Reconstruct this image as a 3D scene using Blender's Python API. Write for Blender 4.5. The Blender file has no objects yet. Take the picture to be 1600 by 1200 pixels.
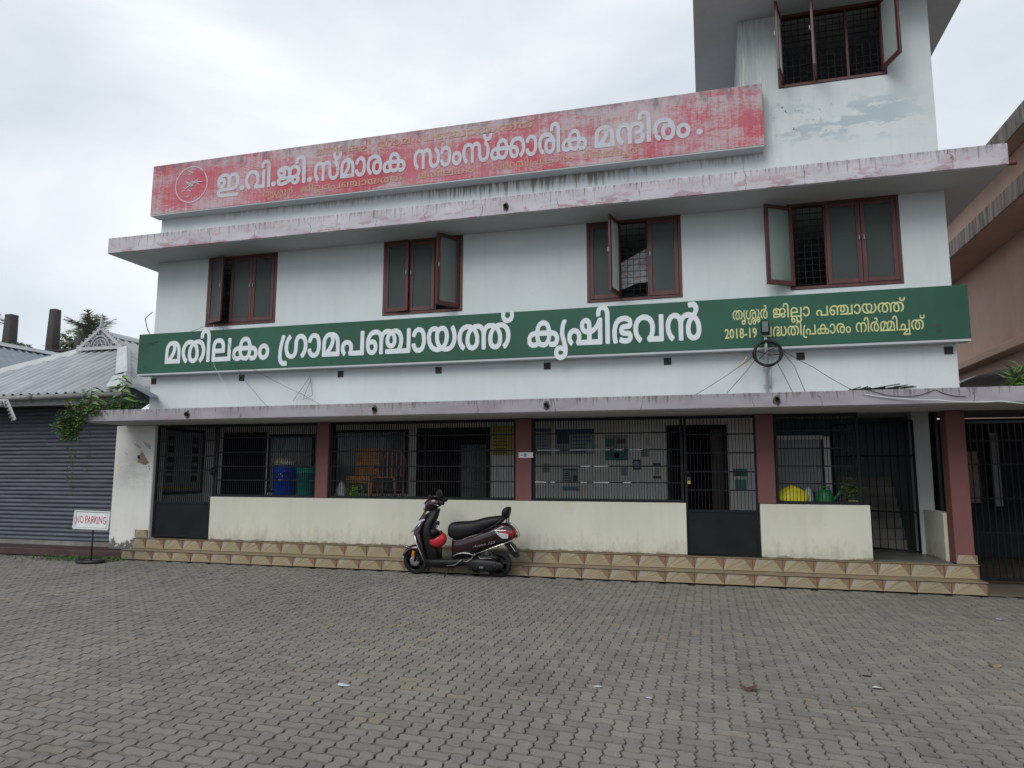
import bpy, bmesh, math, random, json
from math import radians, sin, cos, pi
from mathutils import Vector, Matrix
from mathutils.geometry import tessellate_polygon
import numpy as np

sc = bpy.context.scene
COL = sc.collection
random.seed(7)

# ------------------------------------------------------------------ camera
cam = bpy.data.cameras.new('camera')
cam.sensor_width = 36.0
cam.lens = 1095.0 / 1600 * 36.0
cam.clip_end = 2000
cam_o = bpy.data.objects.new('camera', cam)
COL.objects.link(cam_o)
_y, _p, _r = radians(-15.4876), radians(7.2612), radians(.1428)
_f = Vector((sin(_y) * cos(_p), cos(_y) * cos(_p), sin(_p)))
_rt = Vector((cos(_y), -sin(_y), 0))
_u = _rt.cross(_f)
_r2 = _rt * cos(_r) + _u * sin(_r)
_u2 = -_rt * sin(_r) + _u * cos(_r)
_m = Matrix((_r2, _u2, -_f)).transposed().to_4x4()
_m.translation = Vector((0, 0, 1.6))
cam_o.matrix_world = _m
sc.camera = cam_o

# ------------------------------------------------------------------ world: thin blue sky behind heavy cloud
SUN_EL, SUN_AZ = radians(42), radians(200)      # azimuth measured from +Y clockwise: behind the camera, a little left
w = bpy.data.worlds.new('World')
sc.world = w
w.use_nodes = True
nt = w.node_tree
nt.nodes.clear()
def wn(t, **k):
    n = nt.nodes.new(t)
    for a, b in k.items():
        setattr(n, a, b)
    return n
out = wn('ShaderNodeOutputWorld')
sky = wn('ShaderNodeTexSky', sky_type='NISHITA', sun_disc=False, sun_elevation=SUN_EL, sun_rotation=SUN_AZ)
bg1 = wn('ShaderNodeBackground'); bg1.inputs['Strength'].default_value = .10
nt.links.new(sky.outputs[0], bg1.inputs['Color'])
tc = wn('ShaderNodeTexCoord')
mp = wn('ShaderNodeMapping'); mp.inputs['Scale'].default_value = (1, 1, 2.2); mp.inputs['Location'].default_value = (3.1, .4, .9)
nt.links.new(tc.outputs['Generated'], mp.inputs['Vector'])
n1 = wn('ShaderNodeTexNoise'); n1.inputs['Scale'].default_value = 2.1; n1.inputs['Detail'].default_value = 6; n1.inputs['Roughness'].default_value = .52; n1.inputs['Distortion'].default_value = .25
nt.links.new(mp.outputs[0], n1.inputs['Vector'])
rp = wn('ShaderNodeValToRGB')
rp.color_ramp.elements[0].position = .33; rp.color_ramp.elements[0].color = (.47, .51, .565, 1)
rp.color_ramp.elements[1].position = .72; rp.color_ramp.elements[1].color = (.72, .745, .765, 1)
e = rp.color_ramp.elements.new(.54); e.color = (.585, .62, .655, 1)
nt.links.new(n1.outputs['Fac'], rp.inputs[0])
bg2 = wn('ShaderNodeBackground'); bg2.inputs['Strength'].default_value = .91
nt.links.new(rp.outputs[0], bg2.inputs['Color'])
ad = wn('ShaderNodeMixShader'); ad.inputs[0].default_value = .93
nt.links.new(bg1.outputs[0], ad.inputs[1]); nt.links.new(bg2.outputs[0], ad.inputs[2])
nt.links.new(ad.outputs[0], out.inputs[0])

sun = bpy.data.lights.new('sun', 'SUN')
sun.energy = 1.1
sun.angle = radians(35)
sun.color = (1, .965, .91)
sun_o = bpy.data.objects.new('sun', sun)
COL.objects.link(sun_o)
_sd = Vector((sin(SUN_AZ) * cos(SUN_EL), cos(SUN_AZ) * cos(SUN_EL), sin(SUN_EL)))
sun_o.rotation_euler = _sd.to_track_quat('Z', 'Y').to_euler()
sun_o.location = (0, 0, 30)

sc.view_settings.view_transform = 'Standard'
sc.view_settings.look = 'None'
sc.view_settings.exposure = 0.66
sc.view_settings.gamma = 1.0
sc.view_settings.use_curve_mapping = False
sc.render.engine = 'CYCLES'
sc.cycles.max_bounces = 8
sc.cycles.transparent_max_bounces = 12

# ------------------------------------------------------------------ helpers
class MB:
    """collects shapes in world coordinates, links them as one mesh object"""
    def __init__(s):
        s.v = []; s.f = []; s.mi = []; s.sm = []
    def add(s, vs, fs, mi=0, smooth=False):
        b = len(s.v)
        s.v += [tuple(p) for p in vs]
        for f in fs:
            s.f.append(tuple(i + b for i in f)); s.mi.append(mi); s.sm.append(smooth)
        return s
    def box(s, x0, x1, y0, y1, z0, z1, mi=0):
        return s.add([(x0, y0, z0), (x1, y0, z0), (x1, y1, z0), (x0, y1, z0), (x0, y0, z1), (x1, y0, z1), (x1, y1, z1), (x0, y1, z1)],
                     [(0, 3, 2, 1), (4, 5, 6, 7), (0, 1, 5, 4), (1, 2, 6, 5), (2, 3, 7, 6), (3, 0, 4, 7)], mi)
    def obox(s, c, ax, ay, az, mi=0):
        c, ax, ay, az = Vector(c), Vector(ax), Vector(ay), Vector(az)
        vs = [c + ax * i + ay * j + az * k for k in (-1, 1) for j, i in ((-1, -1), (-1, 1), (1, 1), (1, -1))]
        return s.add(vs, [(0, 3, 2, 1), (4, 5, 6, 7), (0, 1, 5, 4), (1, 2, 6, 5), (2, 3, 7, 6), (3, 0, 4, 7)], mi)
    def tube(s, pts, r, n=8, mi=0, closed=False):
        pts = [Vector(p) for p in pts]
        rs = r if isinstance(r, (list, tuple)) else [r] * len(pts)
        vs = []; m = len(pts); up = None
        for i, p in enumerate(pts):
            if closed:
                d = pts[(i + 1) % m] - pts[i - 1]
            else:
                d = pts[min(i + 1, m - 1)] - pts[max(i - 1, 0)]
            d.normalize()
            if up is None:
                up = Vector((0, 0, 1)) if abs(d.z) < .9 else Vector((0, 1, 0))
            a = d.cross(up)
            if a.length < 1e-4:
                a = d.cross(Vector((1, 0, 0)))
            a.normalize(); b = a.cross(d); up = b
            for k in range(n):
                t = 2 * pi * k / n
                vs.append(p + (a * cos(t) + b * sin(t)) * rs[i])
        fs = []
        for i in range(m if closed else m - 1):
            j = (i + 1) % m
            for k in range(n):
                l = (k + 1) % n
                fs.append((i * n + k, i * n + l, j * n + l, j * n + k))
        if not closed:
            fs.append(tuple(range(n - 1, -1, -1))); fs.append(tuple((m - 1) * n + k for k in range(n)))
        return s.add(vs, fs, mi, n > 5)
    def prism(s, poly, axis, a0, a1, mi=0):
        """poly in the two other axes, extruded along axis 'x','y' or 'z'"""
        def P(p, a):
            return {'x': (a, p[0], p[1]), 'y': (p[0], a, p[1]), 'z': (p[0], p[1], a)}[axis]
        n = len(poly)
        vs = [P(p, a0) for p in poly] + [P(p, a1) for p in poly]
        fs = [tuple(range(n)), tuple(range(2 * n - 1, n - 1, -1))] + [(i, (i + 1) % n, n + (i + 1) % n, n + i) for i in range(n)]
        return s.add(vs, fs, mi)
    def loft(s, rings, caps=True, mi=0):
        n = len(rings[0]); vs = [p for r in rings for p in r]; fs = []
        for i in range(len(rings) - 1):
            for k in range(n):
                l = (k + 1) % n
                fs.append((i * n + k, i * n + l, (i + 1) * n + l, (i + 1) * n + k))
        if caps:
            fs.append(tuple(range(n - 1, -1, -1))); fs.append(tuple((len(rings) - 1) * n + k for k in range(n)))
        return s.add(vs, fs, mi, True)
    def lathe(s, c, prof, n=20, mi=0, axis='z'):
        rings = []
        for r, h in prof:
            ring = []
            for k in range(n):
                t = 2 * pi * k / n
                if axis == 'z': ring.append((c[0] + r * cos(t), c[1] + r * sin(t), c[2] + h))
                elif axis == 'y': ring.append((c[0] + r * cos(t), c[1] + h, c[2] + r * sin(t)))
                else: ring.append((c[0] + h, c[1] + r * cos(t), c[2] + r * sin(t)))
            rings.append(ring)
        return s.loft(rings, mi=mi)
    def build(s, name, mat, parent=None, local=False, bevel=0):
        off = Vector((0, 0, 0)) if (local or parent is None) else world_loc(parent)
        me = bpy.data.meshes.new(name)
        if off.length > 0:
            vs = [(x - off.x, y - off.y, z - off.z) for x, y, z in s.v]
        else:
            vs = s.v
        me.from_pydata(vs, [], s.f)
        mats = mat if isinstance(mat, (list, tuple)) else [mat]
        for m in mats:
            me.materials.append(m)
        if any(s.mi):
            me.polygons.foreach_set('material_index', s.mi)
        me.polygons.foreach_set('use_smooth', s.sm)
        bm = bmesh.new(); bm.from_mesh(me)
        bmesh.ops.recalc_face_normals(bm, faces=bm.faces)
        if bevel:
            es = [e for e in bm.edges if e.is_manifold and e.calc_face_angle(0) > .5]
            bmesh.ops.bevel(bm, geom=es, offset=bevel, segments=1, affect='EDGES', profile=.5, clamp_overlap=True)
        bm.to_mesh(me); bm.free()
        me.update()
        o = bpy.data.objects.new(name, me)
        COL.objects.link(o)
        if parent: o.parent = parent
        return o

def world_loc(o):
    v = Vector((0, 0, 0))
    while o:
        v += o.location; o = o.parent
    return v
def tag(o, label=None, cat=None, group=None, kind=None):
    if label: o['label'] = label
    if cat: o['category'] = cat
    if group: o['group'] = group
    if kind: o['kind'] = kind
    return o
def thing(name, label, cat, loc=(0, 0, 0), group=None, rot=(0, 0, 0)):
    o = bpy.data.objects.new(name, None)
    o.empty_display_size = .1
    COL.objects.link(o); o.location = loc; o.rotation_euler = rot
    return tag(o, label, cat, group)
def shared(name, me, parent, loc=(0, 0, 0), rot=(0, 0, 0), scale=None):
    o = bpy.data.objects.new(name, me); COL.objects.link(o)
    o.parent = parent; o.location = loc; o.rotation_euler = rot
    if scale: o.scale = scale
    return o
def copy_tree(o, parent=None):
    c = o.copy(); COL.objects.link(c)
    if parent: c.parent = parent
    for ch in list(o.children):
        copy_tree(ch, c)
    return c

# ------------------------------------------------------------------ materials
class MT:
    def __init__(s, name, rough=.8, metal=0, spec=.4):
        s.m = bpy.data.materials.new(name); s.m.use_nodes = True
        s.t = s.m.node_tree; s.p = s.t.nodes['Principled BSDF']
        s.p.inputs['Roughness'].default_value = rough
        s.p.inputs['Metallic'].default_value = metal
        s.p.inputs['Specular IOR Level'].default_value = spec
        s.geo = s.t.nodes.new('ShaderNodeNewGeometry')
        s.tc = s.t.nodes.new('ShaderNodeTexCoord')
        s.pos = s.geo.outputs['Position']; s.obj = s.tc.outputs['Object']
    def set(s, sock, v):
        if isinstance(v, bpy.types.NodeSocket): s.t.links.new(v, sock)
        elif isinstance(v, (tuple, list)) and len(v) == 3 and sock.type == 'RGBA': sock.default_value = (*v, 1)
        else: sock.default_value = v
    def map(s, vec, scale=(1, 1, 1), loc=(0, 0, 0)):
        n = s.t.nodes.new('ShaderNodeMapping'); s.set(n.inputs['Vector'], vec)
        n.inputs['Scale'].default_value = scale; n.inputs['Location'].default_value = loc
        return n.outputs[0]
    def noise(s, vec, scale, detail=3, rough=.55, dist=0):
        n = s.t.nodes.new('ShaderNodeTexNoise'); s.set(n.inputs['Vector'], vec)
        n.inputs['Scale'].default_value = scale; n.inputs['Detail'].default_value = detail
        n.inputs['Roughness'].default_value = rough; n.inputs['Distortion'].default_value = dist
        return n.outputs['Fac']
    def math(s, op, a, b=0.0, clamp=False):
        n = s.t.nodes.new('ShaderNodeMath'); n.operation = op; n.use_clamp = clamp
        s.set(n.inputs[0], a); s.set(n.inputs[1], b); return n.outputs[0]
    def step(s, v, lo, hi):
        n = s.t.nodes.new('ShaderNodeMapRange'); n.clamp = True
        s.set(n.inputs['Value'], v); n.inputs['From Min'].default_value = lo; n.inputs['From Max'].default_value = hi
        return n.outputs[0]
    def mix(s, f, a, b):
        n = s.t.nodes.new('ShaderNodeMix'); n.data_type = 'RGBA'
        s.set(n.inputs[0], f); s.set(n.inputs[6], a); s.set(n.inputs[7], b); return n.outputs[2]
    def xyz(s, vec):
        n = s.t.nodes.new('ShaderNodeSeparateXYZ'); s.set(n.inputs[0], vec); return n.outputs
    def band(s, v, a, b, soft):
        return s.math('MULTIPLY', s.step(v, a - soft, a + soft), s.math('SUBTRACT', 1.0, s.step(v, b - soft, b + soft)))
    def base(s, v): s.set(s.p.inputs['Base Color'], v); return s
    def rough(s, v): s.set(s.p.inputs['Roughness'], v); return s
    def bump(s, h, strength=.3, dist=.01):
        n = s.t.nodes.new('ShaderNodeBump'); n.inputs['Strength'].default_value = strength; n.inputs['Distance'].default_value = dist
        s.set(n.inputs['Height'], h); s.t.links.new(n.outputs[0], s.p.inputs['Normal']); return s
def scl(c, k): return tuple(min(1, x * k) for x in c)
def plain(name, c, rough=.7, metal=0, var=.12, vs=6, spec=.4, bump=0):
    m = MT(name, rough, metal, spec)
    n = m.noise(m.obj, vs, 4)
    m.base(m.mix(m.step(n, .3, .7), scl(c, 1 - var), scl(c, 1 + var)))
    if bump: m.bump(m.noise(m.obj, vs * 12, 3), bump, .004)
    return m.m

def wall_mat(name, c, dirt=(.20, .21, .19), streaks=(), base_dirt=None, patches=None, splash=None, var=.07, dirt_amt=.5):
    """painted plaster; streaks = (z_top, length, x0, x1, strength): black rain runs"""
    m = MT(name, .85, 0, .25)
    x, y, z = m.xyz(m.pos)
    col = m.mix(m.step(m.noise(m.pos, .9, 5, .6), .3, .7), scl(c, 1 - var), scl(c, 1 + var * .6))
    rain = m.noise(m.map(m.pos, (5, 5, .45)), 1.5, 4, .6)
    col = m.mix(m.math('MULTIPLY', m.step(rain, .5, .8), dirt_amt * .45), col, scl(c, .72))
    sp = m.noise(m.pos, 9, 5, .65)
    col = m.mix(m.math('MULTIPLY', m.step(sp, .64, .74), dirt_amt * .5), col, scl(c, .6))
    if patches:
        px0, px1, pz0, pz1, pc, amt = patches
        pm = m.math('MULTIPLY', m.band(x, px0, px1, .35), m.band(z, pz0, pz1, .14))
        pn = m.step(m.noise(m.map(m.pos, (1, 1, 2.6)), 1.9, 6, .62), .46, .52)
        col = m.mix(m.math('MULTIPLY', m.math('MULTIPLY', pm, pn), amt), col, pc)
        bn = m.step(m.noise(m.pos, 11, 5, .7), .63, .66)
        bm_ = m.math('MULTIPLY', m.band(x, px0, px0 + .9, .3), m.band(z, pz0 + .1, pz1 + .1, .15))
        col = m.mix(m.math('MULTIPLY', bn, bm_), col, (.07, .075, .07))
    for zt, ln, x0, x1, st in streaks:
        n = m.noise(m.map(m.pos, (9, 9, .55)), 2.2, 5, .7)
        big = m.noise(m.map(m.pos, (1, 1, .2)), 1.3, 2)
        top = m.math('SUBTRACT', 1.0, m.step(m.math('SUBTRACT', zt, z), 0.0, ln))
        top = m.math('MULTIPLY', top, m.step(z, zt + .06, zt + .02) if False else 1.0)
        thr = m.math('ADD', m.math('ADD', n, m.math('MULTIPLY', top, .30)), m.math('MULTIPLY', big, .35))
        k = m.step(thr, .86, 1.0)
        k = m.math('MULTIPLY', k, m.band(x, x0, x1, .3))
        k = m.math('MULTIPLY', k, m.step(top, 0.0, .35))
        col = m.mix(m.math('MULTIPLY', k, st), col, dirt)
    if splash:
        z0, zt, sc_ = splash
        low = m.math('SUBTRACT', 1.0, m.step(z, z0, zt))
        sn = m.noise(m.map(m.pos, (2.5, 1, 1)), 3.2, 6, .7)
        k = m.step(m.math('ADD', sn, m.math('MULTIPLY', low, .34)), .62, .92)
        col = m.mix(m.math('MULTIPLY', k, .75), col, sc_)
        ys = m.step(m.noise(m.map(m.pos, (1.6, 1, .8)), 1.7, 5, .6), .58, .74)
        col = m.mix(m.math('MULTIPLY', ys, .35), col, (.46, .43, .26))
        sf = m.step(m.noise(m.map(m.pos, (1, 1, 2.5)), 8.5, 5, .75), .69, .72)
        col = m.mix(m.math('MULTIPLY', sf, .5), col, (.24, .23, .20))
    if base_dirt:
        z0, z1, dc = base_dirt
        n = m.noise(m.pos, 7, 6, .7)
        low = m.math('SUBTRACT', 1.0, m.step(z, z0, z1))
        k = m.step(m.math('ADD', n, m.math('MULTIPLY', low, .42)), .76, .80)
        col = m.mix(k, col, dc)
    m.base(col)
    m.bump(m.noise(m.pos, 22, 5, .6), .25, .006)
    return m.m

M = {}
M['wall'] = wall_mat('white_wall', (.56, .612, .628), streaks=((6.66, .42, -4.6, -.9, .95), (6.66, .22, -9.0, 1.0, .6)), patches=(1.15, 3.2, 6.75, 7.38, (.33, .42, .46), .75))
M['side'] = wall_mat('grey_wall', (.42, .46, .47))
M['cream'] = wall_mat('cream_wall', (.545, .55, .47), dirt_amt=.5, splash=(.37, .75, (.34, .32, .26)), base_dirt=(.36, .44, (.25, .22, .17)))
M['endpillar'] = wall_mat('stained_white_wall', (.66, .665, .64), patches=(-10.95, -10.6, 1.3, 2.0, (.42, .41, .36), .6), base_dirt=(.12, .62, (.13, .13, .125)), dirt_amt=.8)
M['soffit'] = wall_mat('soffit_paint', (.50, .515, .52), dirt_amt=.7)
M['inner'] = wall_mat('verandah_wall', (.76, .76, .73), dirt_amt=.6)
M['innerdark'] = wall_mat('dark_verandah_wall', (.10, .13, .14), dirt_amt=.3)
M['ceiling'] = wall_mat('verandah_ceiling', (.55, .56, .55), dirt_amt=.3)

def slab_mat(name, zt, zb, xs, xs_=1.0):
    m = MT(name, .8, 0, .3)
    x, y, z = m.xyz(m.pos)
    col = m.mix(m.step(m.noise(m.map(m.pos, (.6, 1, 1.4)), 2.4, 5), .32, .68), tuple(k_ * xs_ for k_ in (.34, .32, .355)), tuple(k_ * xs_ for k_ in (.46, .445, .49)))
    pink = m.step(m.noise(m.map(m.pos, (.8, 1, 2.2)), 3.2, 7, .7), (.53 if xs > .5 else .58), (.57 if xs > .5 else .62))
    low = m.math('ADD', .15, m.math('MULTIPLY', m.math('SUBTRACT', 1.0, m.step(z, zb, zb + (zt - zb) * .75)), .85))
    col = m.mix(m.math('MULTIPLY', m.math('MULTIPLY', pink, low), xs), col, (.30, .14, .165))
    n = m.noise(m.map(m.pos, (8, 8, .8)), 2.5, 6, .72)
    top = m.step(z, zb, zt)
    k = m.step(m.math('ADD', n, m.math('MULTIPLY', top, .20)), .66, .80)
    col = m.mix(m.math('MULTIPLY', k, .8), col, (.085, .08, .085))
    # sparse, mostly vertical cracks
    wob = m.math('MULTIPLY', m.math('SUBTRACT', m.noise(m.pos, 3.5, 5, .6), .5), .35)
    xx = m.math('ADD', m.math('MULTIPLY', x, .83), wob)
    cell = m.math('FLOOR', xx)
    wnz = m.t.nodes.new('ShaderNodeTexWhiteNoise'); wnz.noise_dimensions = '1D'; m.set(wnz.inputs['W'], cell)
    pos_ = m.math('ADD', .15, m.math('MULTIPLY', wnz.outputs['Value'], .7))
    dd = m.math('ABSOLUTE', m.math('SUBTRACT', m.math('FRACT', xx), pos_))
    k2 = m.math('SUBTRACT', 1.0, m.step(dd, .002, .007))
    k2 = m.math('MULTIPLY', k2, m.step(m.noise(m.pos, 2.2, 2), .42, .5))
    col = m.mix(m.math('MULTIPLY', k2, .8), col, (.06, .05, .055))
    m.base(col); m.bump(m.noise(m.pos, 18, 6, .7), .4, .008)
    return m.m
M['slab_up'] = slab_mat('lilac_upper_slab', 6.08, 5.76, .75, 1.18)
M['slab_low'] = slab_mat('lilac_lower_slab', 2.72, 2.51, .25, .72)

# worn red sign
def red_mats():
    m = MT('worn_red_paint', .8, 0, .25)
    x, y, z = m.xyz(m.pos)
    red = m.mix(m.step(m.noise(m.pos, 1.1, 4), .4, .6), (.43, .055, .078), (.39, .12, .15))
    pale = (.40, .40, .42)
    n = m.noise(m.map(m.pos, (.7, 1, 2.2)), 2.0, 8, .72, .6)
    fine = m.noise(m.map(m.pos, (.8, 1, 3)), 14, 5, .7)
    scr = m.noise(m.map(m.pos, (9, 9, .7)), 2.6, 5, .7)
    mid = m.math('ABSOLUTE', m.math('SUBTRACT', z, 7.02))
    mid = m.math('MULTIPLY', m.step(mid, .15, .70), .055)
    s = m.math('ADD', m.math('ADD', m.math('MULTIPLY', n, .42), m.math('MULTIPLY', fine, .32)), m.math('MULTIPLY', scr, .28))
    s = m.math('ADD', s, m.math('MULTIPLY', m.math('SUBTRACT', m.noise(m.map(m.pos, (1, 1, 1.4)), .55, 2), .5), .45))
    k = m.step(m.math('ADD', s, mid), .470, .585)
    col = m.mix(m.math('MULTIPLY', k, .86), red, pale)
    pink = m.step(m.noise(m.pos, .8, 3), .35, .65)
    col = m.mix(m.math('MULTIPLY', pink, .18), col, (.62, .30, .36))
    # black mould along the top
    t = m.step(z, 7.35, 7.72)
    b = m.step(m.math('ADD', m.noise(m.map(m.pos, (2.2, 3, 1)), 2.6, 6, .7), m.math('MULTIPLY', t, .30)), .66, .88)
    col = m.mix(m.math('MULTIPLY', b, .7), col, (.13, .11, .13))
    m.base(col); m.bump(fine, .3, .004)
    l = MT('faded_white_lettering', .8, 0, .25)
    n = l.noise(l.map(l.pos, (.9, 1, 2)), 3.0, 7, .7)
    n2 = l.noise(l.map(l.pos, (7, 1, 1.2)), 2.4, 6, .75)
    k = l.math('MAXIMUM', l.step(n, .55, .66), l.step(n2, .60, .68))
    l.base(l.mix(l.math('MULTIPLY', k, .75), (.47, .49, .54), (.42, .22, .26)))
    y_ = MT('faded_yellow_lettering', .8, 0, .25)
    n = y_.noise(y_.map(y_.pos, (1.2, 1, 2)), 5.0, 7, .75)
    y_.base(y_.mix(y_.step(n, .50, .62), (.44, .30, .22), (.43, .19, .19)))
    return m.m, l.m, y_.m
M['red'], M['redwhite'], M['redyellow'] = red_mats()
def green_mat():
    m = MT('green_sign_paint', .6, 0, .35)
    col = m.mix(m.step(m.noise(m.pos, .7, 4), .35, .65), (.013, .068, .043), (.020, .094, .061))
    r = m.noise(m.map(m.pos, (6, 6, .5)), 1.6, 4, .6)
    col = m.mix(m.math('MULTIPLY', m.step(r, .5, .75), .35), col, (.032, .085, .064))
    n = m.step(m.noise(m.map(m.pos, (1, 1, 2)), 5, 6, .72), .69, .73)
    col = m.mix(m.math('MULTIPLY', n, .5), col, (.16, .28, .22))
    m.base(col); return m.m
M['green'] = green_mat()
M['letter'] = plain('white_lettering', (.60, .65, .69), .6, var=.05)
M['yellow_letter'] = plain('yellow_lettering', (.50, .52, .24), .6, var=.08)
def wood_mat():
    m = MT('maroon_window_paint', .45, 0, .45)
    n = m.noise(m.map(m.obj, (9, 9, .8)), 3, 5)
    m.base(m.mix(m.step(n, .3, .7), (.058, .016, .017), (.095, .028, .027)))
    return m.m
M['wood'] = wood_mat()
def glass_mat(name, dark=False):
    m = MT(name, .38, 0, .5)
    tr = m.t.nodes.new('ShaderNodeBsdfTranslucent'); tr.inputs[0].default_value = (.86, .92, .89, 1)
    vo = m.t.nodes.new('ShaderNodeTexVoronoi'); vo.inputs['Scale'].default_value = 55; m.set(vo.inputs['Vector'], m.obj)
    gx_, gy_, gz_ = m.xyz(m.pos)
    lin = m.math('MAXIMUM', m.step(m.math('ABSOLUTE', m.math('SUBTRACT', m.math('FRACT', m.math('MULTIPLY', gx_, 16.0)), .5)), .36, .44), m.step(m.math('ABSOLUTE', m.math('SUBTRACT', m.math('FRACT', m.math('MULTIPLY', gz_, 16.0)), .5)), .36, .44))  # grid painted into the pane colour: mesh pattern and shadow of the bars
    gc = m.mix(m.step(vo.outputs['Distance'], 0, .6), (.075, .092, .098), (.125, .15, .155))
    gc = m.mix(m.step(m.noise(m.map(m.pos, (2, 2, .7)), 2.5, 5, .65), .4, .65), gc, (.14, .165, .175))  # pale mottling in the pane colour imitates uneven reflection
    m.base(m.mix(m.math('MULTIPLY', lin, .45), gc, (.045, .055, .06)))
    m.bump(vo.outputs['Distance'], .5, .003)
    mx = m.t.nodes.new('ShaderNodeMixShader'); mx.inputs[0].default_value = .72
    m.t.links.new(m.p.outputs[0], mx.inputs[1]); m.t.links.new(tr.outputs[0], mx.inputs[2])
    m.t.links.new(mx.outputs[0], m.t.nodes['Material Output'].inputs[0])
    return m.m
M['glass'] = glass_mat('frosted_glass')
M['maroon'] = wall_mat('maroon_pillar_paint', (.165, .072, .072), dirt_amt=.5)
M['galvd'] = plain('dull_gutter', (.16, .165, .17), .5, .2, .2, 4)
M['black'] = plain('black_painted_steel', (.009, .011, .013), .55, .0, .25, 4, .2)
M['sheet'] = plain('black_sheet_steel', (.007, .011, .014), .5, .0, .35, 2.5, .2)
M['oxide'] = plain('red_oxide_floor', (.055, .030, .028), .6, var=.35, vs=3)
M['darkfloor'] = plain('dark_verandah_floor', (.10, .105, .095), .4, var=.2, vs=3)
M['cement'] = plain('rough_cement', (.17, .165, .15), .9, var=.3, vs=3, bump=.4)
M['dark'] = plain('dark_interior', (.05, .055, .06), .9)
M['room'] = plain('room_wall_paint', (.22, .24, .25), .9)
M['white_paint'] = plain('white_board_paint', (.62, .66, .68), .5, var=.06)
M['redpaint'] = plain('red_letter_paint', (.42, .05, .07), .6, var=.3, vs=14)
M['pvc'] = plain('white_plastic_pipe', (.55, .58, .58), .45)
M['cable'] = plain('black_cable_rubber', (.012, .012, .014), .5)
M['galv'] = plain('galvanised_gutter', (.30, .31, .32), .45, .3, .2, 4)
def corr_mat(name, a, b, metal=.25):
    m = MT(name, .48, metal, .4)
    n = m.noise(m.map(m.pos, (2, .5, 1)), 1.6, 5)
    c = m.mix(m.step(n, .3, .7), a, b)
    r = m.step(m.noise(m.map(m.pos, (4, .8, 1)), 2.6, 6, .7), .62, .75)
    m.base(m.mix(m.math('MULTIPLY', r, .45), c, (.16, .14, .12)))
    return m.m
M['corr'] = corr_mat('grey_corrugated_sheet', (.27, .29, .31), (.40, .42, .44), 0)
M['corr2'] = corr_mat('bluish_corrugated_sheet', (.13, .16, .20), (.20, .23, .27))
M['corrwhite'] = corr_mat('pale_corrugated_sheet', (.36, .385, .40), (.48, .50, .51), 0)
def shutter_mat():
    m = MT('slate_shutter_paint', .5, .1, .4)
    x, y, z = m.xyz(m.pos)
    n = m.noise(m.map(m.pos, (.4, 1, 3)), 3.5, 6, .7)
    c = m.mix(m.step(n, .35, .7), (.058, .068, .086), (.108, .12, .148))
    m.base(m.mix(m.math('MULTIPLY', m.step(m.noise(m.map(m.pos, (.5, 1, 5)), 6, 6, .75), .60, .70), .6), c, (.10, .085, .075)))
    return m.m
M['shutter'] = shutter_mat()
M['pink'] = wall_mat('pink_wall', (.50, .335, .27), dirt_amt=.9, var=.12)
def mould_mat():
    m = MT('mouldy_concrete_fascia', .9, 0, .2)
    r = m.noise(m.map(m.pos, (1, 6, .5)), 1.5, 5, .7)
    c = m.mix(m.step(r, .38, .62), (.10, .092, .085), (.34, .30, .27))
    m.base(c); m.bump(r, .3); return m.m
M['mould'] = mould_mat()
M['leaf'] = plain('leaf_green', (.055, .115, .028), .6, var=.45, vs=2.5)
M['leaf2'] = plain('pale_leaf_green', (.10, .17, .04), .6, var=.4, vs=3)
M['leaf3'] = plain('fresh_leaf_green', (.16, .26, .07), .6, var=.3, vs=3)
M['leafrust'] = plain('rusty_leaf', (.14, .075, .035), .7, var=.4, vs=4)
M['palm'] = plain('palm_leaf', (.13, .16, .10), .6, var=.4, vs=1)
M['stem'] = plain('plant_stem', (.10, .09, .045), .8)
M['moss'] = plain('mossy_column', (.05, .045, .044), .95, var=.4, vs=1.5, bump=.4)
M['ventc'] = plain('dark_clay_vent', (.045, .035, .04), .8, var=.3, vs=20)
M['stain'] = plain('black_damp_stain', (.10, .095, .10), .9, var=.5, vs=20)
M['lace'] = plain('white_lace_metal', (.40, .41, .42), .6)

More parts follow.
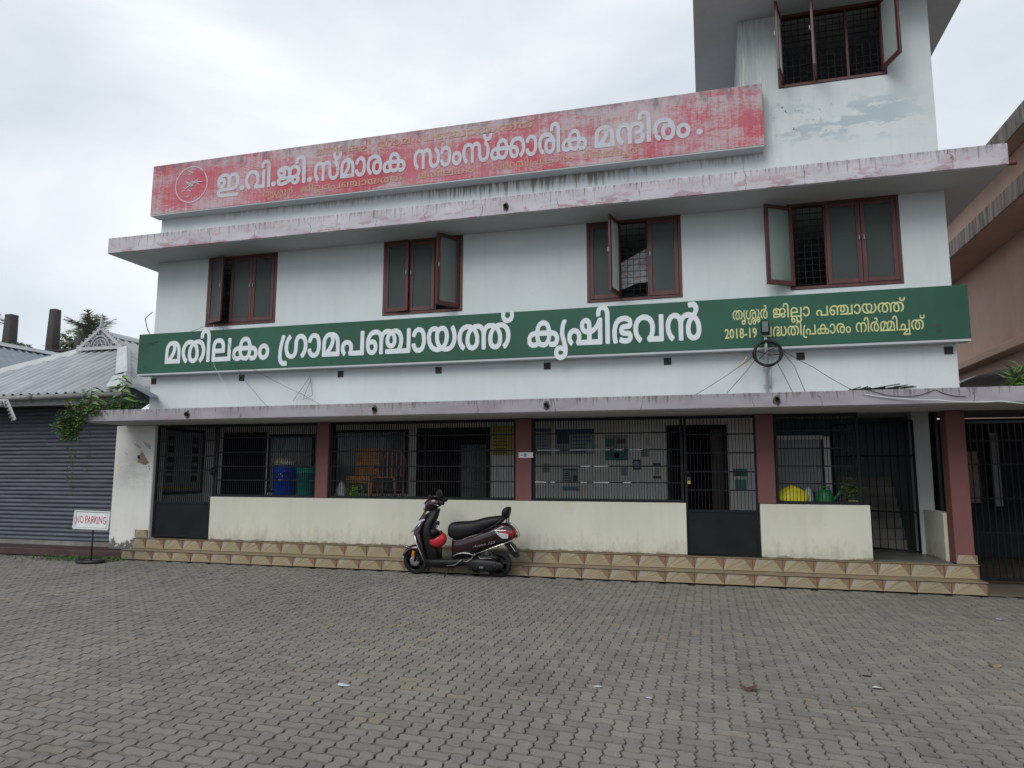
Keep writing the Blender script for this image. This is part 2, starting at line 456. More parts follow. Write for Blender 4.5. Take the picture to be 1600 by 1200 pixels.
def tile_mat():
    m = MT('printed_tile', .32, 0, .5)
    u, v, _ = m.xyz(m.tc.outputs['Generated'])
    gx, gy, gz = m.xyz(m.tc.outputs['Generated'])
    info = m.t.nodes.new('ShaderNodeObjectInfo')
    rnd = info.outputs['Random']
    u, v = gx, gz
    offv = m.t.nodes.new('ShaderNodeCombineXYZ'); m.set(offv.inputs[0], m.math('MULTIPLY', rnd, 37.0))
    addv = m.t.nodes.new('ShaderNodeVectorMath'); addv.operation = 'ADD'
    m.set(addv.inputs[0], m.obj); m.set(addv.inputs[1], offv.outputs[0])
    vec = addv.outputs[0]
    # wood-like streaks, horizontal on the front facet, vertical on the side facets
    wh = m.noise(m.map(vec, (2.2, 1, 26)), 3, 5, .6, .4)
    wv = m.noise(m.map(vec, (30, 1, 2.2)), 3, 5, .6, .4)
    front = m.mix(m.step(wh, .3, .7), (.235, .19, .115), (.385, .32, .21))
    front = m.mix(m.math('MULTIPLY', rnd, .6), front, (.27, .245, .165))
    side = m.mix(m.step(wv, .3, .7), (.15, .092, .058), (.235, .152, .102))
    ang = m.math('DIVIDE', u, m.math('ADD', v, .12))
    ray = m.t.nodes.new('ShaderNodeTexNoise'); ray.noise_dimensions = '1D'; ray.inputs['Scale'].default_value = 5.0; ray.inputs['Detail'].default_value = 4
    m.set(ray.inputs['W'], m.math('ADD', ang, m.math('MULTIPLY', rnd, 50.0)))
    front = m.mix(m.math('MULTIPLY', m.step(ray.outputs['Fac'], .5, .62), .55), front, (.20, .145, .085))
    front = m.mix(m.math('MULTIPLY', m.step(ray.outputs['Fac'], .46, .36), .4), front, (.42, .37, .27))
    pale = m.mix(m.step(wv, .3, .7), (.27, .235, .18), (.37, .33, .265))
    r_ = m.math('LESS_THAN', m.math('SUBTRACT', 1.0, u), m.math('MULTIPLY', v, .30))
    l_ = m.math('LESS_THAN', u, m.math('MULTIPLY', v, .12))
    p_ = m.math('LESS_THAN', u, m.math('MULTIPLY', v, .42))
    c = m.mix(p_, front, pale); c = m.mix(m.math('MAXIMUM', r_, l_), c, side)
    foot = m.math('LESS_THAN', v, .10)
    c = m.mix(m.math('MULTIPLY', foot, .8), c, (.33, .26, .17))
    d = m.step(m.noise(m.pos, 3, 6, .7), .45, .8)
    c = m.mix(m.math('MULTIPLY', d, .5), c, (.16, .13, .09))
    m.base(c); return m.m
M['tile'] = tile_mat()
M['tread'] = plain('tread_tile', (.20, .155, .10), .35, var=.2, vs=5)
M['grout'] = plain('dark_grout', (.13, .095, .07), .9)

def paver_mat():
    m = MT('grey_concrete_paver', .85, 0, .3)
    info = m.t.nodes.new('ShaderNodeObjectInfo')
    r = m.math('FRACT', m.math('ADD', m.geo.outputs['Random Per Island'], info.outputs['Random']))
    c = m.mix(r, (.160, .147, .129), (.228, .212, .189))
    tan = m.step(r, .86, .90)
    zone = m.step(m.noise(m.pos, .5, 3), .50, .62)
    c = m.mix(m.math('MULTIPLY', tan, m.math('ADD', .08, m.math('MULTIPLY', zone, .8))), c, (.215, .185, .120))
    big = m.noise(m.map(m.pos, (1, .5, 1)), .45, 6, .65)
    c = m.mix(m.math('MULTIPLY', m.step(big, .42, .68), .5), c, (.105, .10, .090))
    oil = m.step(m.noise(m.map(m.pos, (.8, 1.6, 1)), 1.5, 4, .6), .655, .70)
    c = m.mix(m.math('MULTIPLY', oil, .55), c, (.055, .054, .052))
    f = m.noise(m.pos, 90, 4, .7)
    c = m.mix(m.step(f, .35, .7), m.mix(.25, c, (.05, .05, .048)), m.mix(.18, c, (.33, .32, .30)))
    # lichen / dust blotches
    d = m.step(m.noise(m.pos, 4.5, 6, .7), .5, .72)
    c = m.mix(m.math('MULTIPLY', d, .45), c, (.25, .235, .20))
    dk = m.step(m.noise(m.map(m.pos, (1, .6, 1)), 1.1, 7, .72), .56, .70)
    c = m.mix(m.math('MULTIPLY', dk, .40), c, (.095, .09, .082))
    m.base(c); m.bump(m.noise(m.pos, 60, 5, .7), .35, .004)
    return m.m
M['paver'] = paver_mat()
def joint_mat():
    m = MT('joint_sand', .95, 0, .1)
    n = m.noise(m.pos, 1.3, 6, .7)
    c = m.mix(m.step(n, .42, .66), (.030, .027, .023), (.115, .10, .078))
    m.base(m.mix(m.step(m.noise(m.pos, 5, 4, .7), .60, .68), c, (.045, .06, .025))); return m.m
M['joint'] = joint_mat()

YW = 11.25           # street face of the building
# ------------------------------------------------------------------ ground and pavers
g = MB(); g.add([(-150, -60, -.019), (150, -60, -.019), (150, 220, -.019), (-150, 220, -.019)], [(0, 1, 2, 3)])
ground = tag(g.build('ground', M['joint']), kind='structure')

U = .1035
paving = thing('paving', None, None, (0, 0, 0)); paving['kind'] = 'structure'
def warp(a, b):
    t = lambda v: (0, 1, 0, -1)[0] if v == 0 else 0
    tri = lambda v: (4 * v if v < .25 else 2 - 4 * v if v < .75 else 4 * v - 4)
    A = .092
    return (a + A * tri(b % 1.0)) * U, (b + A * .8 * tri(a % 1.0)) * U
def paver_outline(wu, hu):
    pts = []
    for (ax, ay, dx, dy, n) in ((0, 0, 1, 0, wu), (wu, 0, 0, 1, hu), (wu, hu, -1, 0, wu), (0, hu, 0, -1, hu)):
        for i in range(n):
            for f_ in (0, .25, .75):
                pts.append((ax + dx * (i + f_), ay + dy * (i + f_)))
    return [warp(*p) for p in pts]
def paver_geo(wu, hu):
    o = paver_outline(wu, hu); cx, cy = wu * U / 2, hu * U / 2
    def ins(d):
        res = []
        n = len(o)
        for i in range(n):
            a = Vector(o[i - 1]); b = Vector(o[i]); c = Vector(o[(i + 1) % n])
            t = (c - a).normalized(); nrm = Vector((-t.y, t.x))
            res.append(b + Vector((nrm.x * d[0], nrm.y * d[1])))
        return res
    top, low = ins((.0074, .0128)), ins((.0044, .0100))
    n = len(o)
    vs = [(p.x, p.y, 0) for p in top] + [(p.x, p.y, -.0190) for p in low]
    fs = [tuple(range(n))] + [(i + n, (i + 1) % n + n, (i + 1) % n, i) for i in range(n)]
    return vs, fs
PG = {'h': paver_geo(2, 1), 'v': paver_geo(1, 2)}
PM = {}
for k_, (vs, fs) in PG.items():
    me = bpy.data.meshes.new('paver'); me.from_pydata(vs, [], fs); me.materials.append(M['paver']); PM[k_] = me
cands = []
x0c, x1c, y0c, y1c = -14.5, 6.2, .6, 10.93
ni, nj = int((x1c - x0c) / U), int((y1c - y0c) / U)
tanL = tanR = .80
for j in range(nj):
    for i in range(ni):
        q = (i - j) % 4
        if q == 0: kx, px, py = 'h', x0c + i * U, y0c + j * U
        elif q == 3 and j < nj - 1: kx, px, py = 'v', x0c + i * U, y0c + j * U
        else: continue
        # keep what the camera and its neighbours can see
        d = py; lo = -1.30 * d - 1.2; hi = .62 * d + 1.6
        if d < 1.6 or px < lo or px > hi: continue
        cands.append((kx, px, py))
def dist(c): return (c[1] + 1.0) ** 2 * .55 + (c[2] - 3.0) ** 2
fr = [c for c in cands if c[2] > 3.0 and -1.19 * c[2] < c[1] < .352 * c[2] - .1 and c[2] > 3.95 + .28 * (c[1] + 1.1)]
fr.sort(key=lambda c: (c[2] - .05 * c[1]))
sing = set(fr[:300])
rnd = random.Random(3)
vsA, fsA = [], []
for c in cands:
    kx, px, py = c
    dz = rnd.uniform(-.0030, .0022) + .004 * sin(px * .9 + 1.3 * sin(py * .7)) * sin(py * 1.1); rz = rnd.uniform(-.03, .03)
    if c in sing:
        shared('paver', PM[kx], paving, (px, py, dz), (0, 0, rz * .5))
    else:
        vs, fs = PG[kx]; b = len(vsA)
        tx, ty = rnd.uniform(-.018, .018), rnd.uniform(-.018, .018)
        vsA += [(px + a, py + bb, cc + dz + a * tx + bb * ty) for a, bb, cc in vs]
        fsA += [tuple(q_ + b for q_ in f) for f in fs]
me = bpy.data.meshes.new('far_pavers'); me.from_pydata(vsA, [], fsA); me.materials.append(M['paver'])
fp = bpy.data.objects.new('far_pavers', me); COL.objects.link(fp); fp.parent = paving; fp['kind'] = 'stuff'

# ------------------------------------------------------------------ tiled steps
steps = thing('steps', None, None, (0, 0, 0)); steps['kind'] = 'structure'
b = MB(); b.box(-10.585, 3.555, 10.945, 11.215, 0, .158); b.box(-10.585, 3.555, 11.205 + .01, 11.30, 0, .352)
b.box(-10.5, 3.54, 11.30, 11.4, 0, .352)
b.build('step_core', M['grout'], steps)
TP = .4194
tm = MB(); tm.box(.0035, TP - .0035, 0, .012, .004, .150)
tme = tm.build('tile', M['tile'], steps, True, .0012)
first = True
rnd = random.Random(5)
def put_tile(x, y, z, sz=1.0, sx=1.0):
    global first
    if first:
        first = False; o = tme
    else:
        o = bpy.data.objects.new('tile', tme.data); COL.objects.link(o); o.parent = steps
    o.location = (x, y + rnd.uniform(-.0015, .0015), z + rnd.uniform(-.001, .001)); o.scale = (sx, 1, sz)
xs = -.6556 - TP * 24
for i in range(34):
    x = xs + i * TP
    if x < -10.585: 
        put_tile(-10.585, 10.932, 0, 1, (x + TP + 10.585) / TP); continue
    sx = min(1, (3.552 - x) / TP)
    if sx > .1: put_tile(x, 10.932, 0, 1, sx)
for i in range(34):
    x = xs + i * TP
    if x < -10.585:
        put_tile(-10.585, 11.202, .172, 1.16, (x + TP + 10.585) / TP); continue
    sx = min(1, (3.552 - x) / TP)
    if sx > .1: put_tile(x, 11.202, .172, 1.16, sx)
for i in range(17):                                      # tread slabs with a nosing, two tiles long each
    for (ya, yb, z) in ((10.918, 11.2, .158), (11.19, 11.246, .352)):
        x = -10.585 + i * .8388; x2 = min(3.56, x + .8388)
        if x2 - x < .1: continue
        t = MB(); t.box(x + .0015, x2 - .0015, ya, yb, z, z + .014)
        t.build('tread', M['tread'], steps, False, .002)
put_tile(-10.585, 11.225, .372, .95, .70)                # skirting at the two ends
put_tile(3.285, 11.225, .372, .80, .63)

# ------------------------------------------------------------------ main building
bld = thing('office_building', 'two storey white public office building with lilac sun slabs and a stair tower', 'building', (-3.5, YW, 0))
def wall_holes(name, mat, x0, x1, z0, z1, y, th, holes):
    xs_ = sorted({x0, x1, *[v for h in holes for v in h[:2]]}); zs_ = sorted({z0, z1, *[v for h in holes for v in h[2:]]})
    inh = lambda a, c: any(h[0] <= a <= h[1] and h[2] <= c <= h[3] for h in holes)
    m = MB(); nx, nz = len(xs_) - 1, len(zs_) - 1
    solid = [[not inh((xs_[i] + xs_[i + 1]) / 2, (zs_[k] + zs_[k + 1]) / 2) for k in range(nz)] for i in range(nx)]
    for i in range(nx):
        for k in range(nz):
            if not solid[i][k]: continue
            a, c, d, e_ = xs_[i], xs_[i + 1], zs_[k], zs_[k + 1]
            m.add([(a, y, d), (c, y, d), (c, y, e_), (a, y, e_)], [(0, 1, 2, 3)])
            m.add([(a, y + th, d), (c, y + th, d), (c, y + th, e_), (a, y + th, e_)], [(3, 2, 1, 0)])
            for di, dk, q in ((-1, 0, [(a, d), (a, e_)]), (1, 0, [(c, e_), (c, d)]), (0, -1, [(c, d), (a, d)]), (0, 1, [(a, e_), (c, e_)])):
                ii, kk = i + di, k + dk
                if 0 <= ii < nx and 0 <= kk < nz and solid[ii][kk]: continue
                (xa, za), (xb, zb) = q
                m.add([(xa, y, za), (xb, y, zb), (xb, y + th, zb), (xa, y + th, za)], [(0, 1, 2, 3)])
    me = bpy.data.meshes.new(name); off = world_loc(bld)
    me.from_pydata([(p[0] - off.x, p[1] - off.y, p[2] - off.z) for p in m.v], [], m.f); me.materials.append(mat)
    o = bpy.data.objects.new(name, me); COL.objects.link(o); o.parent = bld
    return o
WIN = [(-9.28, -7.74), (-5.535, -4.015), (-1.828, -.292), (1.318, 2.885)]
WZ0, WZ1 = 4.395, 5.765
wall_holes('front_wall', M['wall'], -10.47, 3.5, 2.72, 5.77, YW, .22, [(a, b_, WZ0, WZ1) for a, b_ in WIN])
b = MB()
b.box(-10.47, -10.27, YW + .225, 16.2, 2.72, 5.77); b.box(3.3, 3.5, YW + .225, 16.2, 2.72, 5.77); b.box(-10.27, 3.3, 16.0, 16.2, 2.72, 5.77)
b.build('side_wall', M['side'], bld)
b = MB(); b.box(-10.99, 4.07, 10.5, 16.9, 5.77, 6.075); b.build('roof_slab', [M['slab_up']], bld, False, .008)
b = MB(); b.box(-10.97, 4.05, 10.52, 16.9, 5.762, 5.772 - .004); b.build('upper_soffit', M['soffit'], bld)
# lower slab: front strip is the canopy, behind it the verandah roof
b = MB(); b.box(-10.99, 7.6, 10.25, 11.40, 2.515, 2.72); b.build('canopy_slab', M['slab_low'], bld, False, .007)
b = MB(); b.box(-10.97, 7.58, 10.27, 11.39, 2.509, 2.513); b.build('lower_soffit', M['soffit'], bld)
b = MB(); b.box(-10.6, 3.6, 11.402, 16.2, 2.60, 2.718); b.build('floor_slab', M['ceiling'], bld)
# parapet behind the red board and stair tower
b = MB(); b.box(-10.47, .70, YW, YW + .2, 6.077, 7.60); b.build('parapet_wall', M['wall'], bld)
wall_holes('tower_wall', M['wall'], .705, 3.465, 6.077, 8.95, YW, .22, [(1.285, 2.86, 7.695, 8.94)])
b = MB(); b.box(.705, .90, YW + .225, 14.6, 6.077, 8.95); b.box(3.27, 3.465, YW + .225, 14.6, 6.077, 8.95); b.box(.90, 3.27, 14.4, 14.6, 6.077, 8.95)
b.build('tower_side_wall', M['side'], bld)
b = MB(); b.box(.01, 4.06, 10.45, 16.4, 8.954, 9.22); b.build('tower_roof_slab', M['soffit'], bld, False, .008)
# rooms behind
b = MB(); b.box(-10.26, 3.29, 15.9, 15.98, 2.73, 5.75); b.build('room_back_wall', M['room'], bld)

# -------- windows
FZ = .055
def sash_geo(wd, ht):
    st = .062
    m = MB()
    m.box(0, st, 0, .035, 0, ht); m.box(wd - st, wd, 0, .035, 0, ht); m.box(st, wd - st, 0, .035, 0, st + .012); m.box(st, wd - st, 0, .035, ht - st, ht)
    return m
def window(x0, x1, z0, z1, bays, label=None, mull=(1, 2)):
    """bays: for each of three bays (hinge side, opening angle in degrees) or None for no sash"""
    n = 3; fw = .05; y = YW - .012
    fr_ = MB()
    fr_.box(x0, x0 + fw, y, y + .11, z0, z1); fr_.box(x1 - fw, x1, y, y + .11, z0, z1)
    fr_.box(x0 + fw, x1 - fw, y, y + .11, z0, z0 + fw); fr_.box(x0 + fw, x1 - fw, y, y + .11, z1 - fw, z1)
    bw = (x1 - x0 - 2 * fw) / n
    for i in (1, 2):
        xm = x0 + fw + bw * i
        fr_.box(xm - .02, xm + .02, y + .02, y + .10, z0 + fw, z1 - fw)
    wo = fr_.build('window', M['wood'], bld, False, .004)
    gr = MB()                                              # square bar grille behind the sashes
    k = x0 + fw + .09
    while k < x1 - fw:
        gr.box(k - .004, k + .004, y + .125, y + .133, z0 + .01, z1 - .01); k += .103
    k = z0 + fw + .06
    while k < z1 - fw:
        gr.box(x0 + .01, x1 - .01, y + .134, y + .142, k - .004, k + .004); k += .103
    tag(gr.build('window_grille', M['black'], wo), kind='stuff')
    for i, bay in enumerate(bays):
        if bay is None: continue
        side, ang = bay
        xa = x0 + fw + bw * i + .003; wd = bw - .006; ht = z1 - z0 - 2 * fw - .008; zb = z0 + fw + .004
        s_ = sash_geo(wd, ht); p_ = MB(); p_.box(.058, wd - .058, .014, .020, .068, ht - .058)
        hx = xa if side == 'l' else xa + wd
        a = radians(ang)
        def T(v, side=side, a=a, hx=hx, zb=zb, wd=wd):
            lx, ly, lz = v
            if side == 'l':
                return (hx + lx * cos(a) + ly * sin(a), y - .006 - lx * sin(a) + ly * cos(a), zb + lz)
            q = wd - lx
            return (hx - q * cos(a) - ly * sin(a), y - .006 - q * sin(a) + ly * cos(a), zb + lz)
        s_.v = [T(v) for v in s_.v]; p_.v = [T(v) for v in p_.v]
        s_.build('sash', M['wood'], wo, False, .003)
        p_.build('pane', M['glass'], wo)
        h = MB(); hv = [T(v) for v in ((wd - .03, -.02, ht * .55),)] if side == 'l' else [T((.03, -.02, ht * .55))]
        h.obox(hv[0], (.006, 0, 0), (0, .006, 0), (0, 0, .035)); h.build('handle', M['galv'], wo)
    return wo
window(*WIN[0], WZ0, WZ1, (('l', 24), ('l', 0), ('r', 0)))
window(*WIN[1], WZ0, WZ1, (('l', 7), ('r', 0), ('r', 54)))
window(*WIN[2], WZ0, WZ1, (('l', 0), ('l', 103), ('r', 0)))
window(*WIN[3], WZ0, WZ1, (('l', 150), ('l', 0), ('r', 0)))
window(1.288, 2.857, 7.70, 8.94, (('l', 104), ('l', 102), ('r', 108)))

# vents under the green board: small dark terracotta jali blocks
for x in (-10.40, -8.40, -6.33, -4.44, -2.51, -.556, 1.413, 3.396):
    v = MB()
    v.box(x - .058, x + .058, YW - .006, YW + .002, 3.311, 3.425)
    o = v.build('vent_block', M['ventc'], bld)
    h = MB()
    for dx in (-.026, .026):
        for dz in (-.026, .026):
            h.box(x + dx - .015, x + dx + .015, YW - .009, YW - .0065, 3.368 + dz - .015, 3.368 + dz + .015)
    h.build('painted_vent_hole', M['dark'], o)  # dark plates on the block face, painted as its shaded openings

# -------- ground floor front
b = MB(); b.box(-8.95, -.333, YW, YW + .15, .368, 1.152)
b.build('low_wall', M['cream'], bld, False, .006)
b = MB(); b.box(.742, 2.246, YW, YW + .15, .368, 1.152)
b.build('low_wall', M['cream'], bld, False, .006)
b = MB(); b.box(-11.21, -10.285, YW - .003, YW + .30, .13, 2.505)
b.build('end_pillar', M['endpillar'], bld, False, .012)
for (a, c, d, z0, z1) in ((-6.77, -6.525, .25, 1.154, 2.507), (-3.055, -2.785, .25, 1.154, 2.507), (.722, .978, .25, 1.154, 2.507), (3.292, 3.53, .28, .37, 2.507)):
    b = MB(); b.box(a, c, YW + .003, YW + d, z0, z1); b.build('pillar', M['maroon'], bld, False, .008)
b = MB(); b.box(-10.6, 3.55, 11.402, 16.2, .02, .366); b.build('verandah_floor', M['darkfloor'], bld)
b = MB(); b.box(3.25, 3.40, YW + .29, 12.49, .367, 1.05); b.build('side_low_wall', M['cream'], bld)
b = MB(); b.box(3.17, 3.415, 12.495, 12.70, .367, 2.598); b.build('post', M['side'], bld)

# grilles (y = 11.33)
YG = 11.33
def grille(x0, x1, z0, z1, pitch, rails, y=YG, bar=.0043, name='grille', kids=True, sheet=None, parent=None, label=None):
    f = MB(); w_ = .022
    f.box(x0, x0 + 2 * w_, y - .018, y + .018, z0, z1); f.box(x1 - 2 * w_, x1, y - .018, y + .018, z0, z1)
    f.box(x0 + 2 * w_, x1 - 2 * w_, y - .018, y + .018, z0, z0 + 2 * w_); f.box(x0 + 2 * w_, x1 - 2 * w_, y - .018, y + .018, z1 - 2 * w_, z1)
    fo = f.build(name, M['black'], parent or bld, False, .003)
    if label: fo['label'] = label
    zb = sheet if sheet else z0 + 2 * w_
    bm_ = MB(); n = max(2, int(round((x1 - x0 - 4 * w_) / pitch)))
    for i in range(1, n):
        x = x0 + 2 * w_ + (x1 - x0 - 4 * w_) * i / n
        bm_.box(x - bar, x + bar, y - .006, y + .006, zb, z1 - 2 * w_)
    tag(bm_.build('upright_bars', M['black'], fo), kind='stuff')
    for z in rails:
        r_ = MB(); r_.box(x0 + 2 * w_, x1 - 2 * w_, y - .014, y - .0065, z - .010, z + .010); r_.build('rail', M['black'], fo)
    if sheet:
        s_ = MB(); s_.box(x0 + 2 * w_, x1 - 2 * w_, y - .006, y - .002, z0 + 2 * w_, sheet)
        s_.box(x0 + 2 * w_, x1 - 2 * w_, y - .022, y - .0065, sheet - .04, sheet)
        s_.build('sheet_panel', M['sheet'], fo)
    return fo
R4 = (2.245, 1.978, 1.717, 1.459)
grille(-8.925, -6.775, 1.155, 2.50, .043, R4)
grille(-6.52, -3.06, 1.155, 2.50, .044, R4)
G3 = grille(-2.78, -.36, 1.155, 2.50, .0435, R4)
grille(.985, 2.165, 1.155, 2.50, .05, R4)
gg = grille(-10.278, -8.935, .39, 2.50, .045, (2.20, 1.91, 1.645), name='gate', sheet=1.053, label='left gate')
lk = MB(); lk.box(-9.02, -8.90, YG - .05, YG - .02, 1.62, 1.66); lk.box(-9.0, -8.97, YG - .06, YG - .02, 1.56, 1.70); lk.build('latch', M['black'], gg)
gg = grille(-.345, .735, .385, 2.50, .052, (2.208, 1.92, 1.634, 1.351), name='gate', sheet=1.055, label='right gate')
lk = MB(); lk.box(-.36, -.27, YG - .045, YG - .02, 1.60, 1.64); lk.build('latch', M['black'], gg)
pm = plain('brass', (.50, .36, .10), .35, .8, .1)
pl_ = thing('padlock', 'small brass padlock hanging from the latch of the right gate', 'padlock', (-.28, YG - .055, 1.45))
m = MB(); m.box(-.305, -.255, YG - .066, YG - .046, 1.44, 1.495); m.build('lock_body', pm, pl_, False, .005)
m = MB(); m.tube([(-.296, YG - .056, 1.49), (-.296, YG - .056, 1.53), (-.28, YG - .056, 1.548), (-.264, YG - .056, 1.53), (-.264, YG - .056, 1.49)], .004, 6); m.build('shackle', M['galv'], pl_)
# paint-worn pale runs on the rails: strips of old paper tape stuck along the rails
tape = plain('torn_paper', (.55, .55, .55), .8, var=.1, vs=20)
for (z, segs) in ((1.978, ((-2.70, -2.32), (-2.15, -1.50), (-1.44, -1.28), (-1.20, -.98))), (1.717, ((-1.98, -1.82), (-1.76, -1.53))), (1.459, ((-2.74, -2.55), (-2.48, -2.40), (-1.98, -1.88), (-1.78, -1.52), (-1.30, -1.18)))):
    for a, c in segs:
        m = MB(); n = max(2, int((c - a) / .05)); up = []; dn = []
        for i in range(n + 1):
            x = a + (c - a) * i / n; j1, j2 = rnd.uniform(0, .005), rnd.uniform(0, .005)
            up.append((x, YG - .0165, z + .008 - j1)); dn.append((x, YG - .0165, z - .008 + j2))
        for i in range(n):
            m.add([dn[i], dn[i + 1], up[i + 1], up[i]], [(0, 1, 2, 3)])
        m.build('paper_strip', tape, G3)


# verandah back wall, doors, windows
YB = 12.9
HO = [(-10.0, -8.93, .36, 2.45), (-5.52, -4.0, .36, 2.48), (-.69, .35, .36, 2.46)]
wall_holes('verandah_back_wall', M['inner'], -10.6, 1.0, .36, 2.60, YB, .15, HO)
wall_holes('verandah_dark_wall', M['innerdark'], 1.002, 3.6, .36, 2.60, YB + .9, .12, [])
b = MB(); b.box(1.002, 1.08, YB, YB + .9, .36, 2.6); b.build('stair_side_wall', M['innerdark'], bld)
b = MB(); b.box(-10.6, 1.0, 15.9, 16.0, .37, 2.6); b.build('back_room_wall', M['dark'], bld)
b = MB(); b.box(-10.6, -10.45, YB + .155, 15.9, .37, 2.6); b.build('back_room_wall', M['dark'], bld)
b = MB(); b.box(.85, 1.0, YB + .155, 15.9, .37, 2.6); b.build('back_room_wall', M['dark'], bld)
b = MB(); b.box(-10.6, -10.45, YW + .305, YB - .002, .37, 2.598); b.build('verandah_end_wall', M['inner'], bld)
for (a, c, z0, z1) in HO:
    f = MB(); y = YB - .02
    f.box(a, a + .07, y, y + .12, z0 + .01, z1); f.box(c - .07, c, y, y + .12, z0 + .01, z1); f.box(a + .07, c - .07, y, y + .12, z1 - .07, z1)
    f.build('door_frame', M['black'], bld)
doorwood = plain('dark_wood_door', (.06, .03, .025), .5, var=.3, vs=4)
m = MB(); m.obox((-.12 + .32, YB + .14, 1.4), (.13, 0, 0), (0, .02, 0), (0, 0, 1.03)); m.build('door_leaf', doorwood, bld)
m = MB(); m.obox((-5.40, YB + .5, 1.4), (.02, 0, 0), (0, .40, 0), (0, 0, 1.03)); m.build('door_leaf', doorwood, bld)
# room items seen through door two
m = thing('steel_cupboard', 'dull grey steel cupboard standing inside the dark middle doorway', 'cupboard', (-4.75, 14.0, .37))
q = MB(); q.box(-5.0, -4.3, 14.0, 14.5, .37, 2.2); q.build('cabinet', plain('dull_steel', (.16, .18, .19), .5), m, False, .01)
for k in range(4):
    q = MB(); q.box(-4.97, -4.67, 13.985, 13.998, .45 + k * .43, .84 + k * .43); q.build('door_panel', plain('pale_steel', (.24, .26, .27), .5) if k == 0 else bpy.data.materials['pale_steel'], m, False, .004)
def inner_window(x0, x1, z0, z1, parts=3, name='back_window'):
    f = MB(); y = YB - .03; w_ = .055
    f.box(x0, x0 + w_, y, y + .028, z0, z1); f.box(x1 - w_, x1, y, y + .028, z0, z1); f.box(x0 + w_, x1 - w_, y, y + .028, z0, z0 + w_); f.box(x0 + w_, x1 - w_, y, y + .028, z1 - w_, z1)
    fo = f.build(name, M['black'], bld)
    for i in range(parts):
        a = x0 + w_ + (x1 - x0 - 2 * w_) * i / parts; c = x0 + w_ + (x1 - x0 - 2 * w_) * (i + 1) / parts
        p = MB(); p.box(a + .015, c - .015, y + .012, y + .018, z0 + w_ + .01, z1 - w_ - .01); p.build('pane', M['innerglass'], fo)
    return fo
M['innerglass'] = plain('dull_window_glass', (.16, .19, .20), .2, var=.35, vs=2)
inner_window(-7.32, -5.70, 1.20, 2.46)
inner_window(-8.88, -7.78, 1.19, 2.40)

# notice boards and posters on the verandah back wall
def poster(name, x0, x1, z0, z1, bg, bars, label, cat='poster', y=YB - .006, mount=None):
    """flat print on thin board: bars = (u0,u1,v0,v1,colour)"""
    t = thing(name, label, cat, ((x0 + x1) / 2, y, z0))
    m = MB(); m.box(x0, x1, y, y + .004, z0, z1)
    m.build('sheet', bg, t)
    for k, (u0, u1, v0, v1, c) in enumerate(bars):
        q = MB(); q.box(x0 + (x1 - x0) * u0, x0 + (x1 - x0) * u1, y - .0015, y - .0002, z0 + (z1 - z0) * v0, z0 + (z1 - z0) * v1)
        q.build('print', c, t)
    return t
PC = {k: plain('print_' + k, c, .6, var=.08, vs=5) for k, c in dict(white=(.68, .69, .70), blue=(.05, .12, .25), navy=(.04, .06, .13), grey=(.34, .36, .38), green=(.06, .22, .17), teal=(.10, .26, .27), yellow=(.50, .40, .06), brown=(.16, .09, .06), sky=(.10, .28, .42), black=(.03, .03, .035)).items()}
def lines(n, u0=.1, u1=.9, v0=.08, v1=.8, c='black', hgt=.35, r_=random.Random(4)):
    return [(u0, u0 + (u1 - u0) * r_.uniform(.6, 1), v0 + (v1 - v0) * i / n, v0 + (v1 - v0) * (i + hgt) / n, PC[c]) for i in range(n)]
poster('poster', -3.965, -3.54, 1.94, 2.50, PC['yellow'], lines(6, c='brown'), 'yellow poster with dark lines of print left of the second pillar')
poster('notice_board', -3.14, -2.80, 1.94, 2.44, PC['grey'], [(0, 1, .88, 1, PC['blue'])] + lines(6, .15, .85, .1, .8, 'teal'), 'grey notice board with blue heading right beside the second pillar', 'notice board')
poster('notice_board', -2.73, -2.0, 1.95, 2.42, PC['grey'], [(0, 1, .84, 1, PC['navy']), (.04, .36, .42, .80, PC['navy'])] + lines(5, .45, .95, .08, .8, 'blue'), 'wide grey notice board with dark navy heading behind the middle grille', 'notice board')
poster('poster', -1.80, -1.38, 1.84, 2.30, PC['grey'], [(0, .45, .55, .85, PC['green']), (.5, .9, .65, .85, PC['brown']), (0, 1, 0, .38, PC['green']), (.4, .6, .1, .3, PC['navy'])], 'poster with green blocks and a brown block behind the middle grille')
poster('poster', -1.30, -1.16, 1.67, 1.85, PC['black'], [(.15, .85, .15, .85, PC['grey'])], 'small black framed notice behind the middle grille')
poster('poster', -.94, -.80, 1.51, 1.79, PC['white'], [(0, 1, .80, 1, PC['navy']), (.2, .8, .3, .68, PC['grey']), (0, 1, .0, .18, PC['navy'])], 'small white notice with navy top and bottom beside the open doorway')
poster('poster', -2.60, -2.30, 1.44, 1.69, PC['grey'], [(0, 1, .86, 1, PC['navy'])] + lines(4, .08, .6, .1, .8, 'navy') + [(.68, .95, .1, .5, PC['navy'])], 'pale grey bill with navy headline low behind the middle grille')
poster('poster', -2.60, -2.27, 1.28, 1.37, PC['grey'], [(.1, .9, .2, .75, PC['sky'])], 'narrow bill with light blue band below the grey bill')
poster('poster', .43, .67, 1.28, 1.69, PC['white'], [(0, 1, .68, 1, PC['green'])] + [(.1, .9, .1, .55, PC['teal'])] + lines(3, .1, .9, .72, .96, 'white'), 'white poster with green top seen through the right gate')
